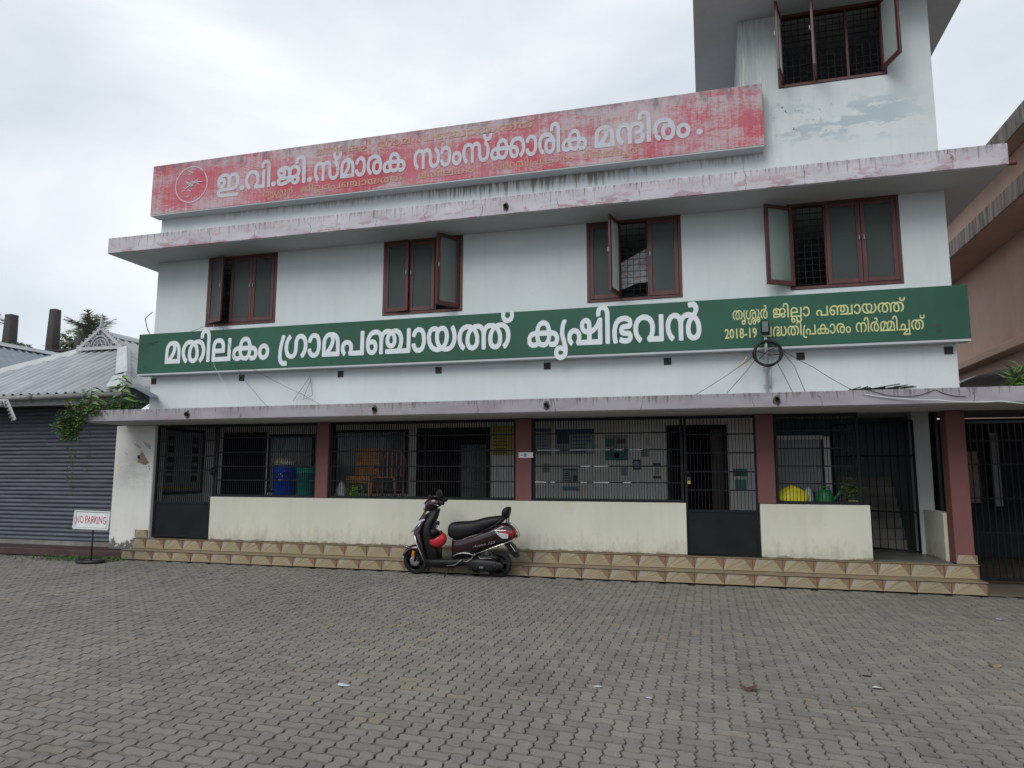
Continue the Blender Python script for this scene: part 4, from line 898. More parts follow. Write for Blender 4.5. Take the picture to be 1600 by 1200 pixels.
GLYPHS_THIN='{"48":[[32,-5,332,-4,338,4,335,169,325,208,309,235,288,256,269,268,243,280,204,288,134,285,109,277,80,261,46,225,35,203,28,174,25,4],[152,40,199,92,227,137,240,176,240,214,233,232,236,235,264,212,280,173,282,156,282,42],[79,43,78,141,88,193,99,215,115,231,144,242,171,240,179,235,188,214,188,186,180,159,166,132,139,95,110,66]],"38":[[239,-11,283,-8,317,8,343,36,357,71,360,133,349,172,333,202,299,241,343,244,380,236,407,220,427,192,437,158,434,98,408,52,380,27,401,-4,408,-8,422,0,461,39,487,91,492,118,492,160,487,187,476,214,461,236,432,263,393,281,341,289,291,284,256,272,206,286,143,286,106,276,80,263,43,229,25,197,17,170,14,120,20,91,36,54,53,29,84,0,100,-8,129,27,93,59,75,93,70,118,70,155,80,190,102,220,131,236,168,244,211,240,178,206,157,170,147,130,147,88,155,56,173,24,194,5,216,-6],[244,34,222,43,213,52,202,81,200,113,202,140,216,179,228,199,247,218,255,221,278,199,297,165,307,123,307,98,302,68,291,46,265,34]],"65":[[36,-5,76,-5,84,4,84,299,80,349,66,385,37,414,8,425,-37,425,-68,414,-94,390,-108,363,-110,326,-108,314,-101,308,-60,316,-56,324,-58,346,-55,358,-43,374,-31,380,-17,382,0,380,12,374,22,358,30,324,30,4]],"52":[[33,-5,394,-4,399,4,398,278,390,282,355,282,347,276,346,44,343,40,81,40,81,105,272,106,276,114,276,186,266,226,253,248,236,264,215,277,175,288,130,288,98,280,64,259,45,238,34,216,26,179,26,4],[81,150,79,171,87,208,97,226,116,237,135,242,182,240,202,231,216,211,224,179,222,150]],"23":[[90,-11,142,-8,190,12,215,-3,247,-11,277,-11,307,-3,331,10,360,42,371,63,381,117,387,124,419,119,445,106,453,92,456,78,453,58,444,43,432,37,395,34,376,38,369,30,362,-1,375,-8,395,-11,430,-11,454,-6,476,8,495,26,503,43,508,70,506,100,492,126,468,148,439,161,383,169,376,200,362,232,350,249,326,270,312,279,285,286,262,289,235,286,198,270,170,244,154,217,139,169,90,164,56,150,30,129,16,107,11,88,11,65,25,26,51,3,68,-6],[98,34,76,43,66,58,64,83,69,100,90,116,137,124,146,78,158,48,124,34],[248,34,221,45,210,56,196,91,194,122,327,124,326,91,310,54,284,37],[195,169,201,205,212,224,228,236,262,244,289,239,312,222,321,205,328,173,325,169]],"6":[[98,-11,142,-8,178,10,202,36,216,78,213,115,197,146,168,173,127,186,85,184,51,168,27,144,16,122,11,100,14,61,27,32,54,5,75,-6],[98,34,84,40,66,63,64,75,66,112,75,129,90,139,127,141,146,133,161,112,164,100,161,63,155,52,134,37]],"69":[[0,-163,44,-160,78,-147,107,-120,123,-81,123,-39,118,-10,78,99,70,148,73,183,81,215,110,276,104,282,62,282,54,277,31,225,18,171,21,109,65,-21,29,-10,-8,-10,-28,-16,-47,-27,-66,-46,-77,-72,-74,-106,-61,-130,-40,-149],[5,-118,-17,-109,-24,-99,-24,-75,-12,-59,-1,-56,32,-56,69,-73,70,-82,65,-96,53,-109,27,-118]],"228":[[196,-173,226,-174,255,-166,286,-141,302,-104,304,-50,310,-33,320,-20,348,-8,393,-11,412,-20,424,-30,401,-26,374,-31,362,-37,341,-58,332,-78,330,-107,335,-127,346,-146,374,-168,393,-174,416,-174,444,-165,471,-141,484,-105,484,-60,471,-21,450,5,483,34,499,66,504,93,504,148,494,190,481,216,471,232,432,265,395,281,338,289,286,281,250,263,221,234,202,195,197,163,197,105,189,63,177,45,141,34,119,37,93,52,77,78,70,108,70,158,77,187,96,222,128,254,96,286,53,246,36,222,20,182,14,150,17,95,27,61,43,34,74,5,109,-8,131,-12,120,-35,114,-60,114,-87,120,-112,131,-134,154,-157,169,-166],[399,-133,387,-130,380,-122,374,-100,377,-85,394,-69,423,-69,439,-80,434,-117,420,-131],[211,-131,189,-126,173,-114,164,-92,164,-57,170,-38,181,-18,228,29,242,53,250,85,252,163,263,204,280,225,301,236,323,242,361,242,404,228,427,210,438,194,406,206,364,204,332,188,308,162,297,137,292,88,302,48,316,28,292,15,271,-6,262,-20,254,-50,252,-102,246,-118,230,-128],[384,34,362,43,350,63,344,85,347,125,356,144,364,153,386,162,415,161,440,150,454,132,454,108,449,78,441,56,432,45,405,34]],"68":[[61,-118,93,-118,113,-113,137,-100,156,-81,167,-62,172,-42,172,-12,169,2,153,32,132,50,110,60,132,150,137,195,134,223,127,247,102,275,78,286,46,289,11,284,5,277,5,271,10,251,17,240,56,242,73,234,82,208,80,153,59,66,20,48,-2,26,-15,-3,-18,-37,-13,-59,1,-84,24,-105],[61,-76,35,-62,27,-47,26,-29,42,-45,66,-54,100,-51,129,-30,127,-47,112,-67,91,-76],[74,-11,53,-4,51,16,71,24,100,19,104,10,101,-1,90,-8]],"118":[[231,-11,275,-8,307,5,331,29,344,53,354,110,349,152,331,199,318,219,280,255,312,298,320,333,314,355,292,385,273,396,248,402,191,396,180,385,187,358,194,352,243,354,258,346,264,333,264,315,246,282,241,277,183,289,143,286,106,276,80,263,43,229,33,214,20,182,14,155,14,120,20,91,36,54,72,10,100,-8,129,27,93,59,75,93,70,118,70,153,75,177,88,204,114,228,156,242,200,241,201,236,181,214,155,170,144,133,144,83,155,46,168,24,192,3],[239,34,217,43,209,52,200,78,197,118,212,175,231,204,248,221,266,206,284,177,297,135,300,95,292,61,283,46,260,34]],"30":[[83,-11,120,-11,172,-1,232,22,283,48,295,19,312,3,328,-6,350,-11,378,-11,414,3,430,19,439,36,442,68,428,96,412,110,433,126,445,144,454,173,451,215,435,246,416,265,395,279,343,289,298,281,276,268,255,247,239,263,210,279,155,289,115,286,93,281,52,260,33,242,22,222,16,203,16,180,22,161,35,139,68,118,44,108,25,92,14,67,14,48,20,26,39,5,53,-3],[361,29,346,32,333,42,326,65,332,78,363,86,377,84,390,74,394,53,385,34],[83,34,74,38,66,48,69,70,83,76,110,79,248,78,152,39,125,34],[138,122,165,146,174,163,176,188,168,214,149,233,123,244,172,244,206,230,215,222,226,193,229,131,238,124,270,124,278,129,282,197,287,215,299,233,335,244,370,239,390,224,399,207,402,175,393,149,382,138,355,127,320,122],[96,154,81,157,68,166,62,190,66,204,80,209,110,209,125,199,129,183,123,164,112,157]],"222":[[101,-173,125,-174,156,-162,175,-144,186,-115,184,-83,170,-58,156,-47,120,-36,87,-42,102,-20,133,-6,168,-6,195,-18,206,-40,209,-90,219,-129,246,-160,263,-168,285,-174,330,-171,362,-155,385,-128,399,-87,396,-45,379,-9,394,-5,399,3,399,273,394,280,355,282,347,275,346,43,343,39,81,39,81,106,272,108,276,115,274,200,260,236,234,265,205,281,183,286,148,289,96,279,69,263,45,236,32,207,26,178,26,3,33,-6,55,-6,59,-9,39,-43,34,-87,39,-117,53,-144,76,-165],[106,-133,90,-124,82,-104,82,-88,91,-81,113,-76,127,-79,135,-84,141,-98,139,-122,130,-131],[296,-131,272,-122,262,-107,256,-38,241,-4,320,-6,330,-16,346,-45,349,-92,340,-114,325,-126],[81,152,82,190,89,215,102,230,118,239,153,244,185,239,202,230,216,210,224,178,222,152]],"64":[[100,-11,147,-8,186,10,217,46,234,95,236,165,226,212,207,246,186,268,145,286,97,286,66,275,30,244,6,197,15,187,54,180,80,229,100,241,117,244,154,233,171,210,181,170,181,105,171,68,151,43,125,34,105,34,84,43,70,59,58,90,52,96,15,91,4,82,22,39,48,10,78,-6]],"44":[[65,-8,93,25,77,39,66,58,64,70,66,102,84,125,115,134,151,123,163,102,166,63,157,42,146,25,165,-6,414,-5,418,3,417,276,410,282,372,282,364,275,362,39,208,39,218,75,218,95,213,117,202,136,178,160,159,171,115,179,92,176,73,171,48,158,22,129,11,95,11,70,20,42,35,19]],"180":[[108,-11,147,-8,171,3,195,26,206,48,211,80,206,115,199,128,174,155,135,169,112,169,71,158,87,196,108,220,148,239,200,242,226,233,242,219,251,202,256,175,256,1,265,-6,300,-6,308,3,308,158,316,197,325,214,341,230,385,244,410,243,387,216,371,187,366,165,366,133,379,101,390,86,425,64,472,62,492,67,511,78,527,94,541,118,546,143,543,177,527,214,505,239,505,244,544,241,576,225,590,209,601,187,608,140,598,88,582,59,566,40,370,39,364,30,364,3,368,-5,782,-6,788,3,788,275,780,282,745,282,736,275,736,43,732,39,627,40,651,81,658,106,661,120,658,180,648,212,630,242,611,260,579,279,522,289,493,286,460,276,422,286,365,286,324,273,287,244,254,270,232,281,207,286,152,286,108,274,71,250,45,222,26,187,16,140,19,81,37,34,66,5],[110,34,91,43,77,59,66,103,88,119,107,124,125,124,150,112,158,88,158,68,152,49,144,40,127,34],[443,107,428,115,421,128,418,165,432,204,457,228,475,212,486,192,494,150,491,131,481,113,467,106]],"49":[[166,-11,208,-11,261,2,313,-11,368,-8,422,10,444,25,466,46,478,64,494,101,502,143,502,170,494,212,484,240,452,288,412,260,437,217,447,180,447,133,442,108,428,79,407,55,383,42,353,34,315,35,346,72,362,103,372,148,372,180,364,217,348,246,324,270,288,286,258,289,224,281,196,266,170,281,128,289,86,281,62,268,43,252,22,217,14,183,17,130,27,93,53,49,87,18,116,2],[169,34,141,42,107,63,83,96,75,118,67,165,72,202,88,229,111,241,128,244,145,241,164,230,152,190,155,128,160,108,176,74,209,35],[259,49,236,69,217,101,204,150,204,180,212,212,221,226,239,239,263,244,285,239,303,226,314,205,320,163,312,116,296,82,272,55]],"196":[[239,-11,283,-8,317,8,343,36,357,71,360,133,349,172,333,202,299,241,338,244,365,239,382,230,398,214,404,202,412,170,412,3,421,-6,458,-6,467,1,467,173,470,187,483,216,494,228,516,239,543,244,584,240,551,206,530,170,520,130,520,88,527,56,546,24,567,5,589,-6,613,-11,655,-8,690,8,716,36,729,71,732,135,727,160,708,199,674,241,716,244,753,236,782,218,799,192,810,158,807,101,788,62,750,28,779,-8,794,0,826,29,852,71,864,118,864,160,859,187,841,226,814,255,785,274,743,286,678,286,630,272,586,286,523,286,494,279,472,268,440,239,404,270,358,286,303,286,256,272,220,284,181,289,121,281,72,258,43,229,25,197,14,155,14,120,27,71,53,29,84,0,102,-7,129,27,93,59,75,93,70,118,70,153,80,190,100,218,131,236,168,244,210,241,178,206,157,170,147,130,147,88,155,56,173,24,194,5,216,-6],[244,34,222,43,213,52,202,81,200,113,202,140,216,179,228,199,247,218,255,221,278,199,297,165,307,123,307,98,302,68,291,46,265,34],[616,34,594,43,586,52,575,81,572,113,575,140,588,179,601,199,628,223,651,202,669,167,677,140,680,98,674,68,662,46,635,34]],"77":[[-72,291,-25,293,-4,302,18,318,28,330,39,359,39,394,32,412,6,410,-10,403,-8,372,-14,352,-24,342,-40,336,-72,336,-95,348,-101,364,-99,401,-104,407,-137,413,-147,406,-151,364,-140,333,-116,307,-94,296]],"200":[[223,-11,262,-11,307,-1,338,18,360,38,391,5,413,-6,435,-11,479,-8,502,-1,524,13,550,39,563,61,576,101,578,130,576,163,568,195,555,224,535,252,497,286,464,250,502,212,516,185,524,148,524,115,518,91,507,66,491,48,474,39,450,34,425,39,405,54,396,71,391,100,391,275,382,282,347,282,338,273,338,125,328,78,306,50,284,39,262,34,227,34,201,43,196,48,196,60,259,67,276,75,290,89,298,108,298,130,292,146,264,170,291,203,294,230,285,252,266,270,244,281,195,289,133,281,96,265,78,253,47,216,31,182,24,150,21,83,28,28,37,-1,43,-6,52,-6,82,-1,88,5,76,68,76,135,86,177,100,204,121,225,143,236,195,244,224,239,237,231,241,223,241,206,236,198,219,192,174,190,168,183,169,153,177,146,237,144,246,137,248,121,245,112,234,107,187,104,166,95,152,82,144,55,155,24,171,8,190,-3]],"162":[[109,-97,153,-98,170,-95,176,-89,172,-54,167,-49,118,-50,101,-45,86,-32,75,-8,70,44,77,114,90,171,129,274,121,282,83,282,76,278,70,266,32,156,20,89,17,14,27,-33,41,-58,70,-84]],"50":[[226,-11,256,-11,285,-3,310,10,333,36,347,66,354,118,352,150,342,190,328,216,311,239,290,258,255,276,216,286,178,289,146,286,101,274,67,253,46,232,25,195,14,153,14,120,27,71,53,29,84,0,102,-7,129,27,93,59,75,93,70,118,70,155,83,196,104,220,146,239,203,242,243,231,270,215,284,198,253,206,223,206,187,193,166,174,157,161,145,135,140,98,145,63,163,26,190,3],[231,34,207,45,197,63,192,88,195,122,201,139,212,153,236,162,263,161,284,153,302,135,299,86,286,52,277,43,251,34]],"42":[[93,-8,129,27,103,48,88,68,75,98,70,120,72,182,88,216,102,230,128,241,158,241,182,230,197,204,202,160,202,5,211,-4,246,-4,254,3,254,185,266,221,277,232,298,241,328,241,354,230,366,218,379,194,387,162,387,130,379,93,358,56,327,27,358,-8,403,34,419,58,437,100,442,142,440,172,432,204,413,238,394,260,377,272,353,283,323,288,303,288,271,281,252,270,228,247,197,275,153,288,106,283,70,265,41,236,25,207,14,165,14,127,20,95,36,56,51,34]],"215":[[32,-5,588,-5,595,4,595,156,585,203,569,232,542,259,516,275,464,288,411,288,369,277,335,256,311,228,270,266,223,285,151,288,109,277,80,261,51,232,30,188,25,156,25,4],[152,40,199,92,227,137,240,176,240,214,233,232,236,235,264,212,280,173,282,156,282,42],[412,40,469,108,492,152,500,186,500,204,491,234,493,235,519,218,535,186,542,131,542,42],[79,43,78,141,88,193,99,215,115,231,144,242,171,240,179,235,188,214,188,186,180,159,166,132,139,95,110,66],[339,43,338,156,345,191,359,218,378,234,404,242,428,240,439,232,448,204,437,157,404,102,362,61]],"176":[[178,-140,427,-140,435,-135,436,274,431,281,392,282,384,276,382,40,260,40,274,76,274,111,257,150,236,171,214,182,192,188,162,188,138,182,116,171,95,152,81,131,76,113,76,77,80,68,87,62,126,69,130,74,129,103,140,130,155,140,187,142,212,128,221,106,224,89,221,69,204,40,12,40,5,35,4,4,12,-5,283,-6,155,-100,167,-128],[233,-97,358,-6,383,-7,382,-95]],"137":[[239,-11,283,-8,317,8,343,36,357,71,360,133,349,172,333,202,299,241,343,244,380,236,407,220,427,192,437,158,434,98,408,52,380,27,401,-4,408,-8,422,0,461,39,487,91,492,118,492,160,487,187,476,214,461,236,432,263,393,281,341,289,291,284,256,272,206,286,143,286,106,276,80,263,43,229,25,197,17,170,14,120,20,91,36,54,53,29,84,0,100,-8,129,27,93,59,75,93,70,118,70,155,80,190,102,220,131,236,168,244,211,240,178,206,157,170,147,130,147,88,155,56,173,24,194,5,216,-6],[244,34,222,43,213,52,202,81,200,113,202,140,216,179,228,199,247,218,255,221,278,199,297,165,307,123,307,98,302,68,291,46,265,34],[429,292,485,294,510,305,523,316,542,343,547,365,544,402,537,413,500,405,495,400,497,363,489,346,458,334,431,337,413,346,404,370,407,400,400,408,368,414,361,409,357,395,357,360,368,332,394,305]],"25":[[121,-11,156,-11,180,-6,210,10,228,29,242,53,250,85,255,197,266,224,274,233,296,242,321,242,344,233,358,222,374,190,380,165,380,123,374,98,351,54,320,25,351,-8,370,5,411,54,422,76,432,113,434,160,429,192,422,215,406,242,374,270,360,279,333,286,308,289,281,286,264,281,237,265,216,242,200,200,197,108,189,63,177,45,160,37,138,34,119,37,93,52,77,78,70,108,70,158,77,187,96,222,129,253,100,285,90,283,53,246,27,205,14,150,14,113,22,73,43,34,74,5]],"55":[[99,-9,129,27,96,56,77,87,70,117,72,169,86,200,107,224,144,240,168,243,203,238,234,222,251,203,264,171,267,114,262,92,243,58,212,29,232,-3,444,-3,450,4,448,278,441,283,403,283,395,276,394,44,391,40,290,42,317,95,322,119,322,162,312,201,301,223,286,243,264,262,220,283,188,288,151,288,106,278,70,257,43,230,27,204,17,172,14,122,25,77,41,46,80,4]]}'
WORDS='{"\\u0d2e\\u0d24\\u0d3f\\u0d32\\u0d15\\u0d02":[[[48,0],[38,723],[65,1737],[52,1965],[23,2824],[6,3862]],4315],"\\u0d17\\u0d4d\\u0d30\\u0d3e\\u0d2e\\u0d2a\\u0d1e\\u0d4d\\u0d1a\\u0d3e\\u0d2f\\u0d24\\u0d4d\\u0d24\\u0d4d":[[[162,0],[25,244],[64,1141],[48,1645],[44,2368],[180,3264],[64,4901],[49,5405],[196,6440],[77,8199]],8199],"\\u0d15\\u0d43\\u0d37\\u0d3f\\u0d2d\\u0d35\\u0d7b":[[[23,0],[69,1038],[57,1281],[65,2430],[47,2658],[55,3312],[117,4270]],5332],"\\u0d24\\u0d43\\u0d36\\u0d4d\\u0d36\\u0d42\\u0d7c":[[[38,0],[69,1014],[228,1257],[68,2297],[118,2629]],3365],"\\u0d1c\\u0d3f\\u0d32\\u0d4d\\u0d32\\u0d3e":[[[30,0],[65,939],[222,1167],[64,2026]],2530],"\\u0d2a\\u0d1e\\u0d4d\\u0d1a\\u0d3e\\u0d2f\\u0d24\\u0d4d\\u0d24\\u0d4d":[[[44,0],[180,896],[64,2533],[49,3037],[196,4072],[77,5831]],5831],"\\u0d2a\\u0d26\\u0d4d\\u0d27\\u0d24\\u0d3f\\u0d2a\\u0d4d\\u0d30\\u0d15\\u0d3e\\u0d30\\u0d02":[[[44,0],[200,896],[38,2080],[65,3094],[162,3322],[44,3566],[23,4462],[64,5500],[50,6004],[6,6740]],7193],"\\u0d28\\u0d3f\\u0d7c\\u0d2e\\u0d4d\\u0d2e\\u0d3f\\u0d1a\\u0d4d\\u0d1a\\u0d24\\u0d4d":[[[42,0],[65,911],[118,1139],[215,1875],[65,3115],[176,3343],[137,4276]],5290],"\\u0d07":[[[11,0]],986],"\\u0d35\\u0d3f":[[[55,0],[65,958]],1186],"\\u0d1c\\u0d3f":[[[30,0],[65,939]],1167],"\\u0d38\\u0d4d\\u0d2e\\u0d3e\\u0d30\\u0d15":[[[156,0],[48,1223],[64,1946],[50,2450],[23,3186]],4224],"\\u0d38\\u0d3e\\u0d02\\u0d38\\u0d4d\\u0d15\\u0d4d\\u0d15\\u0d3e\\u0d30\\u0d3f\\u0d15":[[[58,0],[64,1223],[6,1727],[156,2180],[163,3403],[64,4909],[50,5413],[65,6149],[23,6377]],7415],"\\u0d2e\\u0d28\\u0d4d\\u0d26\\u0d3f\\u0d30\\u0d02":[[[48,0],[201,723],[65,1677],[50,1905],[6,2641]],3094],"\\u0d1c\\u0d3f\\u0d32\\u0d4d\\u0d32\\u0d3e\\u0d2a\\u0d1e\\u0d4d\\u0d1a\\u0d3e\\u0d2f\\u0d24\\u0d4d\\u0d24\\u0d4d":[[[30,0],[65,939],[222,1167],[64,2026],[44,2530],[180,3426],[64,5063],[49,5567],[196,6602],[77,8361]],8361],"\\u0d17\\u0d4d\\u0d30\\u0d3e\\u0d2e":[[[162,0],[25,244],[64,1141],[48,1645]],2368],"\\u0d35\\u0d15":[[[55,0],[23,958]],1996]}'

GB, GT, WORDS = json.loads(GLYPHS_BOLD), json.loads(GLYPHS_THIN), json.loads(WORDS)
def area(c):
    return sum(c[i][0] * c[(i + 1) % len(c)][1] - c[(i + 1) % len(c)][0] * c[i][1] for i in range(len(c))) / 2
def inside(p, c):
    r_ = False; n = len(c)
    for i in range(n):
        a, b_ = c[i], c[(i + 1) % n]
        if (a[1] > p[1]) != (b_[1] > p[1]) and p[0] < (b_[0] - a[0]) * (p[1] - a[1]) / (b_[1] - a[1]) + a[0]: r_ = not r_
    return r_
def glyph_tris(D, g, cache={}):
    k = (id(D), g)
    if k in cache: return cache[k]
    cs = [[(c[2 * i] * 2.0, c[2 * i + 1] * 2.0) for i in range(len(c) // 2)] for c in D[str(g)]]
    res = ([], [])
    sgn = max(cs, key=lambda c: abs(area(c))); s0 = area(sgn) > 0
    for o_ in [c for c in cs if (area(c) > 0) == s0]:
        hs = [c for c in cs if (area(c) > 0) != s0 and inside(c[0], o_)]
        polys = [o_] + hs
        tr = tessellate_polygon([[Vector((x, y, 0)) for x, y in c] for c in polys])
        b0 = len(res[0]); res[0].extend(p for c in polys for p in c); res[1].extend(tuple(i + b0 for i in t_) for t_ in tr)
    cache[k] = res
    return res
def word(txt, x0, x1, base, xh, y, mat, parent, D, jit=0, name='lettering'):
    L_, adv = WORDS[txt]
    m = MB(); lo, hi = 1e9, -1e9; G_ = []
    for g_, ox in L_:
        p, t_ = glyph_tris(D, g_); G_.append((p, t_, ox))
        lo = min(lo, min(a for a, _ in p) + ox); hi = max(hi, max(a for a, _ in p) + ox)
    sx = (x1 - x0) / (hi - lo); sz = xh / 580.0
    for k, (p, t_, ox) in enumerate(G_):
        jz = rnd.uniform(-jit, jit)
        m.add([(x0 + (a + ox - lo) * sx, y - .0003 * k, base + (c + 26) * sz + jz) for a, c in p], t_)
    o = m.build(name, mat, parent); return o
def flat_text(txt, x0, x1, base, h, y, mat, parent, name='lettering', dil=0, slant=0):
    cu = bpy.data.curves.new('t', 'FONT'); cu.body = txt; cu.resolution_u = 2; cu.offset = dil; cu.shear = slant
    to = bpy.data.objects.new('t', cu); COL.objects.link(to)
    bpy.context.view_layer.update()
    me = to.to_mesh(); vs = [tuple(v.co) for v in me.vertices]; fs = [tuple(p.vertices) for p in me.polygons]
    to.to_mesh_clear(); COL.objects.unlink(to); bpy.data.objects.remove(to)
    lx, hx = min(v[0] for v in vs), max(v[0] for v in vs); ly, hy = min(v[1] for v in vs), max(v[1] for v in vs)
    m = MB(); m.add([(x0 + (v[0] - lx) / (hx - lx) * (x1 - x0), y, base + (v[1] - ly) / (hy - ly) * h) for v in vs], fs)
    return m.build(name, mat, parent)

gs = thing('green_sign_board', 'long dark green sign board with white and yellow Malayalam lettering across the front', 'sign board', (-3.5, 11.05, 3.49))
b = MB(); b.box(-10.635, 3.632, 11.05, YW - .003, 3.495, 4.275); b.build('board', M['green'], gs, False, .006)
b = MB(); b.box(-10.63, 3.627, 11.055, YW - .004, 3.462, 3.494); b.build('board_underside', M['side'], gs)
yl = 11.046
W_ = M['letter']
word('മതിലകം', -9.99, -7.69, 3.665, .42, yl, W_, gs, GB)
word('ഗ്രാമപഞ്ചായത്ത്', -7.50, -3.03, 3.66, .42, yl, W_, gs, GB)
word('കൃഷിഭവൻ', -2.80, -.02, 3.655, .42, yl, W_, gs, GB)
fy = lambda p: .446 + (p - 750) / 575 * 2.384
Y_ = M['yellow_letter']
word('തൃശ്ശൂർ', fy(750), fy(872), 3.93, .15, yl, Y_, gs, GT)
word('ജില്ലാ', fy(890), fy(1015), 3.93, .15, yl, Y_, gs, GT)
word('പഞ്ചായത്ത്', fy(1036), fy(1325), 3.925, .15, yl, Y_, gs, GT)
flat_text('2018-19', fy(720), fy(833), 3.645, .16, yl, Y_, gs, dil=.02)
word('പദ്ധതിപ്രകാരം', fy(850), fy(1147), 3.65, .15, yl, Y_, gs, GT)
word('നിർമ്മിച്ചത്', fy(1163), fy(1382), 3.65, .15, yl, Y_, gs, GT)
for hx, hz in ((3.235, 3.70), (3.24, 3.62), (-10.45, 3.62), (-6.41, 3.56), (-2.63, 3.70), (1.17, 3.63)):
    q = MB(); n = 10; q.add([(hx + .032 * cos(2 * pi * k / n) * (1 + .3 * rnd.random()), 11.0475, hz + .026 * sin(2 * pi * k / n)) for k in range(n)], [tuple(range(n))]); q.build('hole', M['dark'], gs)  # flat dark discs on the board, painted as shaded holes

rs = thing('red_sign_board', 'weathered red roof sign board with faded white Malayalam lettering and a circle emblem', 'sign board', (-4.7, 11.0, 6.67))
b = MB(); b.box(-10.53, 1.012, 11.0, YW - .003, 6.675, 7.695); b.build('board', M['red'], rs, False, .006)
b = MB(); b.box(-10.525, 1.008, 11.005, YW - .004, 6.655, 6.674); b.build('board_underside', M['side'], rs)
b = MB(); b.box(-10.53, 1.012, YW + .202, YW + .24, 7.3, 7.69); b.build('board_back', M['side'], rs)
yr = 10.995
RW = M['redwhite']
word('ഇ', -8.99, -8.49, 6.965 + .02, .34, yr, RW, rs, GB)
word('വി', -8.36, -7.81, 6.96, .36, yr, RW, rs, GB)
word('ജി', -7.665, -7.05, 6.96, .36, yr, RW, rs, GB)
word('സ്മാരക', -6.88, -5.03, 6.955, .36, yr, RW, rs, GB)
word('സാംസ്ക്കാരിക', -4.88, -1.76, 6.95, .36, yr, RW, rs, GB)
word('മന്ദിരം', -1.635, -.09, 6.945, .36, yr, RW, rs, GB)
q = MB()
for dx in (-8.425, -7.735, -6.965, .05):
    n = 12; q.add([(dx + .052 * cos(2 * pi * k / n), yr, 7.015 + .052 * sin(2 * pi * k / n)) for k in range(n)], [tuple(range(n))])
q.build('lettering', RW, rs)
RY = M['redyellow']
for txt, a, c in (('തൃശ്ശൂർ', -7.95, -7.31), ('ജില്ലാപഞ്ചായത്ത്', -7.15, -5.07), ('മതിലകം', -4.78, -3.75), ('പദ്ധതിപ്രകാരം', -3.4, -2.0), ('നിർമ്മിച്ചത്', -1.85, -.87)):
    word(txt, a, c, 6.775, .105, yr, RY, rs, GT)
for txt, a, c in (('മതിലകം', -6.84, -5.85), ('ഗ്രാമ', -5.6, -4.95), ('പഞ്ചായത്ത്', -4.8, -2.65)):
    word(txt, a, c, 7.46, .115, yr, RY, rs, GT)
q = MB(); n = 48
for rx, rz, th in ((.375, .375, .022),):
    vs = []; 
    for k in range(n):
        t_ = 2 * pi * k / n; vs += [(-9.592 + rx * cos(t_), yr, 7.212 + rz * sin(t_)), (-9.592 + (rx - th) * cos(t_), yr, 7.212 + (rz - th) * sin(t_))]
    q.add(vs, [(2 * k, (2 * k + 2) % (2 * n), (2 * k + 3) % (2 * n), 2 * k + 1) for k in range(n)])
q.build('emblem_ring', RW, rs)
q = MB(); rr = random.Random(9)
for k in range(26):                                        # worn strokes left inside the ring
    a = rr.uniform(0, 2 * pi); r0 = rr.uniform(.02, .26); cx_, cz_ = -9.592 + r0 * cos(a), 7.212 + r0 * sin(a); l_ = rr.uniform(.02, .06); an = rr.uniform(-.6, .6)
    ux_, uz_ = l_ * cos(an), l_ * sin(an); w2 = .008
    q.add([(cx_ - ux_, yr - .0002 * k, cz_ - uz_ - w2), (cx_ + ux_, yr - .0002 * k, cz_ + uz_ - w2), (cx_ + ux_, yr - .0002 * k, cz_ + uz_ + w2), (cx_ - ux_, yr - .0002 * k, cz_ - uz_ + w2)], [(0, 1, 2, 3)])
q.build('emblem_mark', RW, rs)

# ------------------------------------------------------------------ shop on the left
shop = thing('shuttered_shop', 'low shop with a closed slate blue roller shutter and a grey corrugated hip roof', 'shop', (-13.6, 11.6, 0))
b = MB(); b.box(-19.5, -10.60, 10.98, 11.9, -.01, .125)
pl_o = b.build('oxide_plinth', M['oxide'], shop, False, .01)
b = MB(); b.box(-16.6, -11.22, 11.57, 11.66, .127, .21); b.build('shutter_sill', M['cement'], shop)
sh = MB(); prof = []
for k in range(5):
    t_ = k / 4; prof.append((11.62 - .030 * sin(pi * t_) ** .7, .0825 * t_))
vs = []
for x in (-16.6, -11.212):
    vs += [(x, y, z) for y, z in prof]
sh.add(vs, [(k, k + 5, k + 6, k + 1) for k in range(4)], 0, False)
slat = sh.build('shutter_slat', M['shutter'], shop, False)
bz = .205
slat.location.z += bz
for k in range(1, 33):
    shared('shutter_slat', slat.data, shop, (0, rnd.uniform(-.0015, .0015), bz + k * .0835))
b = MB(); b.box(-16.6, -11.212, 11.64, 11.66, .2, 2.98); b.build('shutter_backing', M['dark'], shop)
b = MB(); b.box(-19.5, -16.6, 11.5, 11.7, .127, 3.0); b.box(-19.5, -11.22, 14.5, 14.7, 0, 3.0); b.build('shop_wall', M['side'], shop)
b = MB(); b.box(-19.5, -10.9, 11.02, 11.06, 2.93, 3.07); b.build('fascia_board', M['side'], shop)
b = MB(); b.box(-19.4, -10.9, 11.065, 11.62, 2.95, 2.99); b.build('eave_lining', M['dark'], shop)
gm = MB(); gm.tube([(-19.5, 10.86, 3.06), (-10.72, 10.86, 3.075)], .062, 10); gm.build('gutter', M['galvd'], shop)
gm = MB(); gm.tube([(-12.95, 10.80, 3.07), (-12.90, 10.80, 3.07)], .075, 10); gm.tube([(-11.6, 10.80, 3.075), (-11.56, 10.80, 3.075)], .072, 10); gm.build('gutter_joint', M['galvd'], shop)
PT = .225 / 10
EY, EZ, TY, TZ = 10.88, 3.13, 13.2, 4.44
SL = (TZ - EZ) / (TY - EY)
RXE = -10.72; LXE = -16.75; XR = (RXE + LXE) / 2
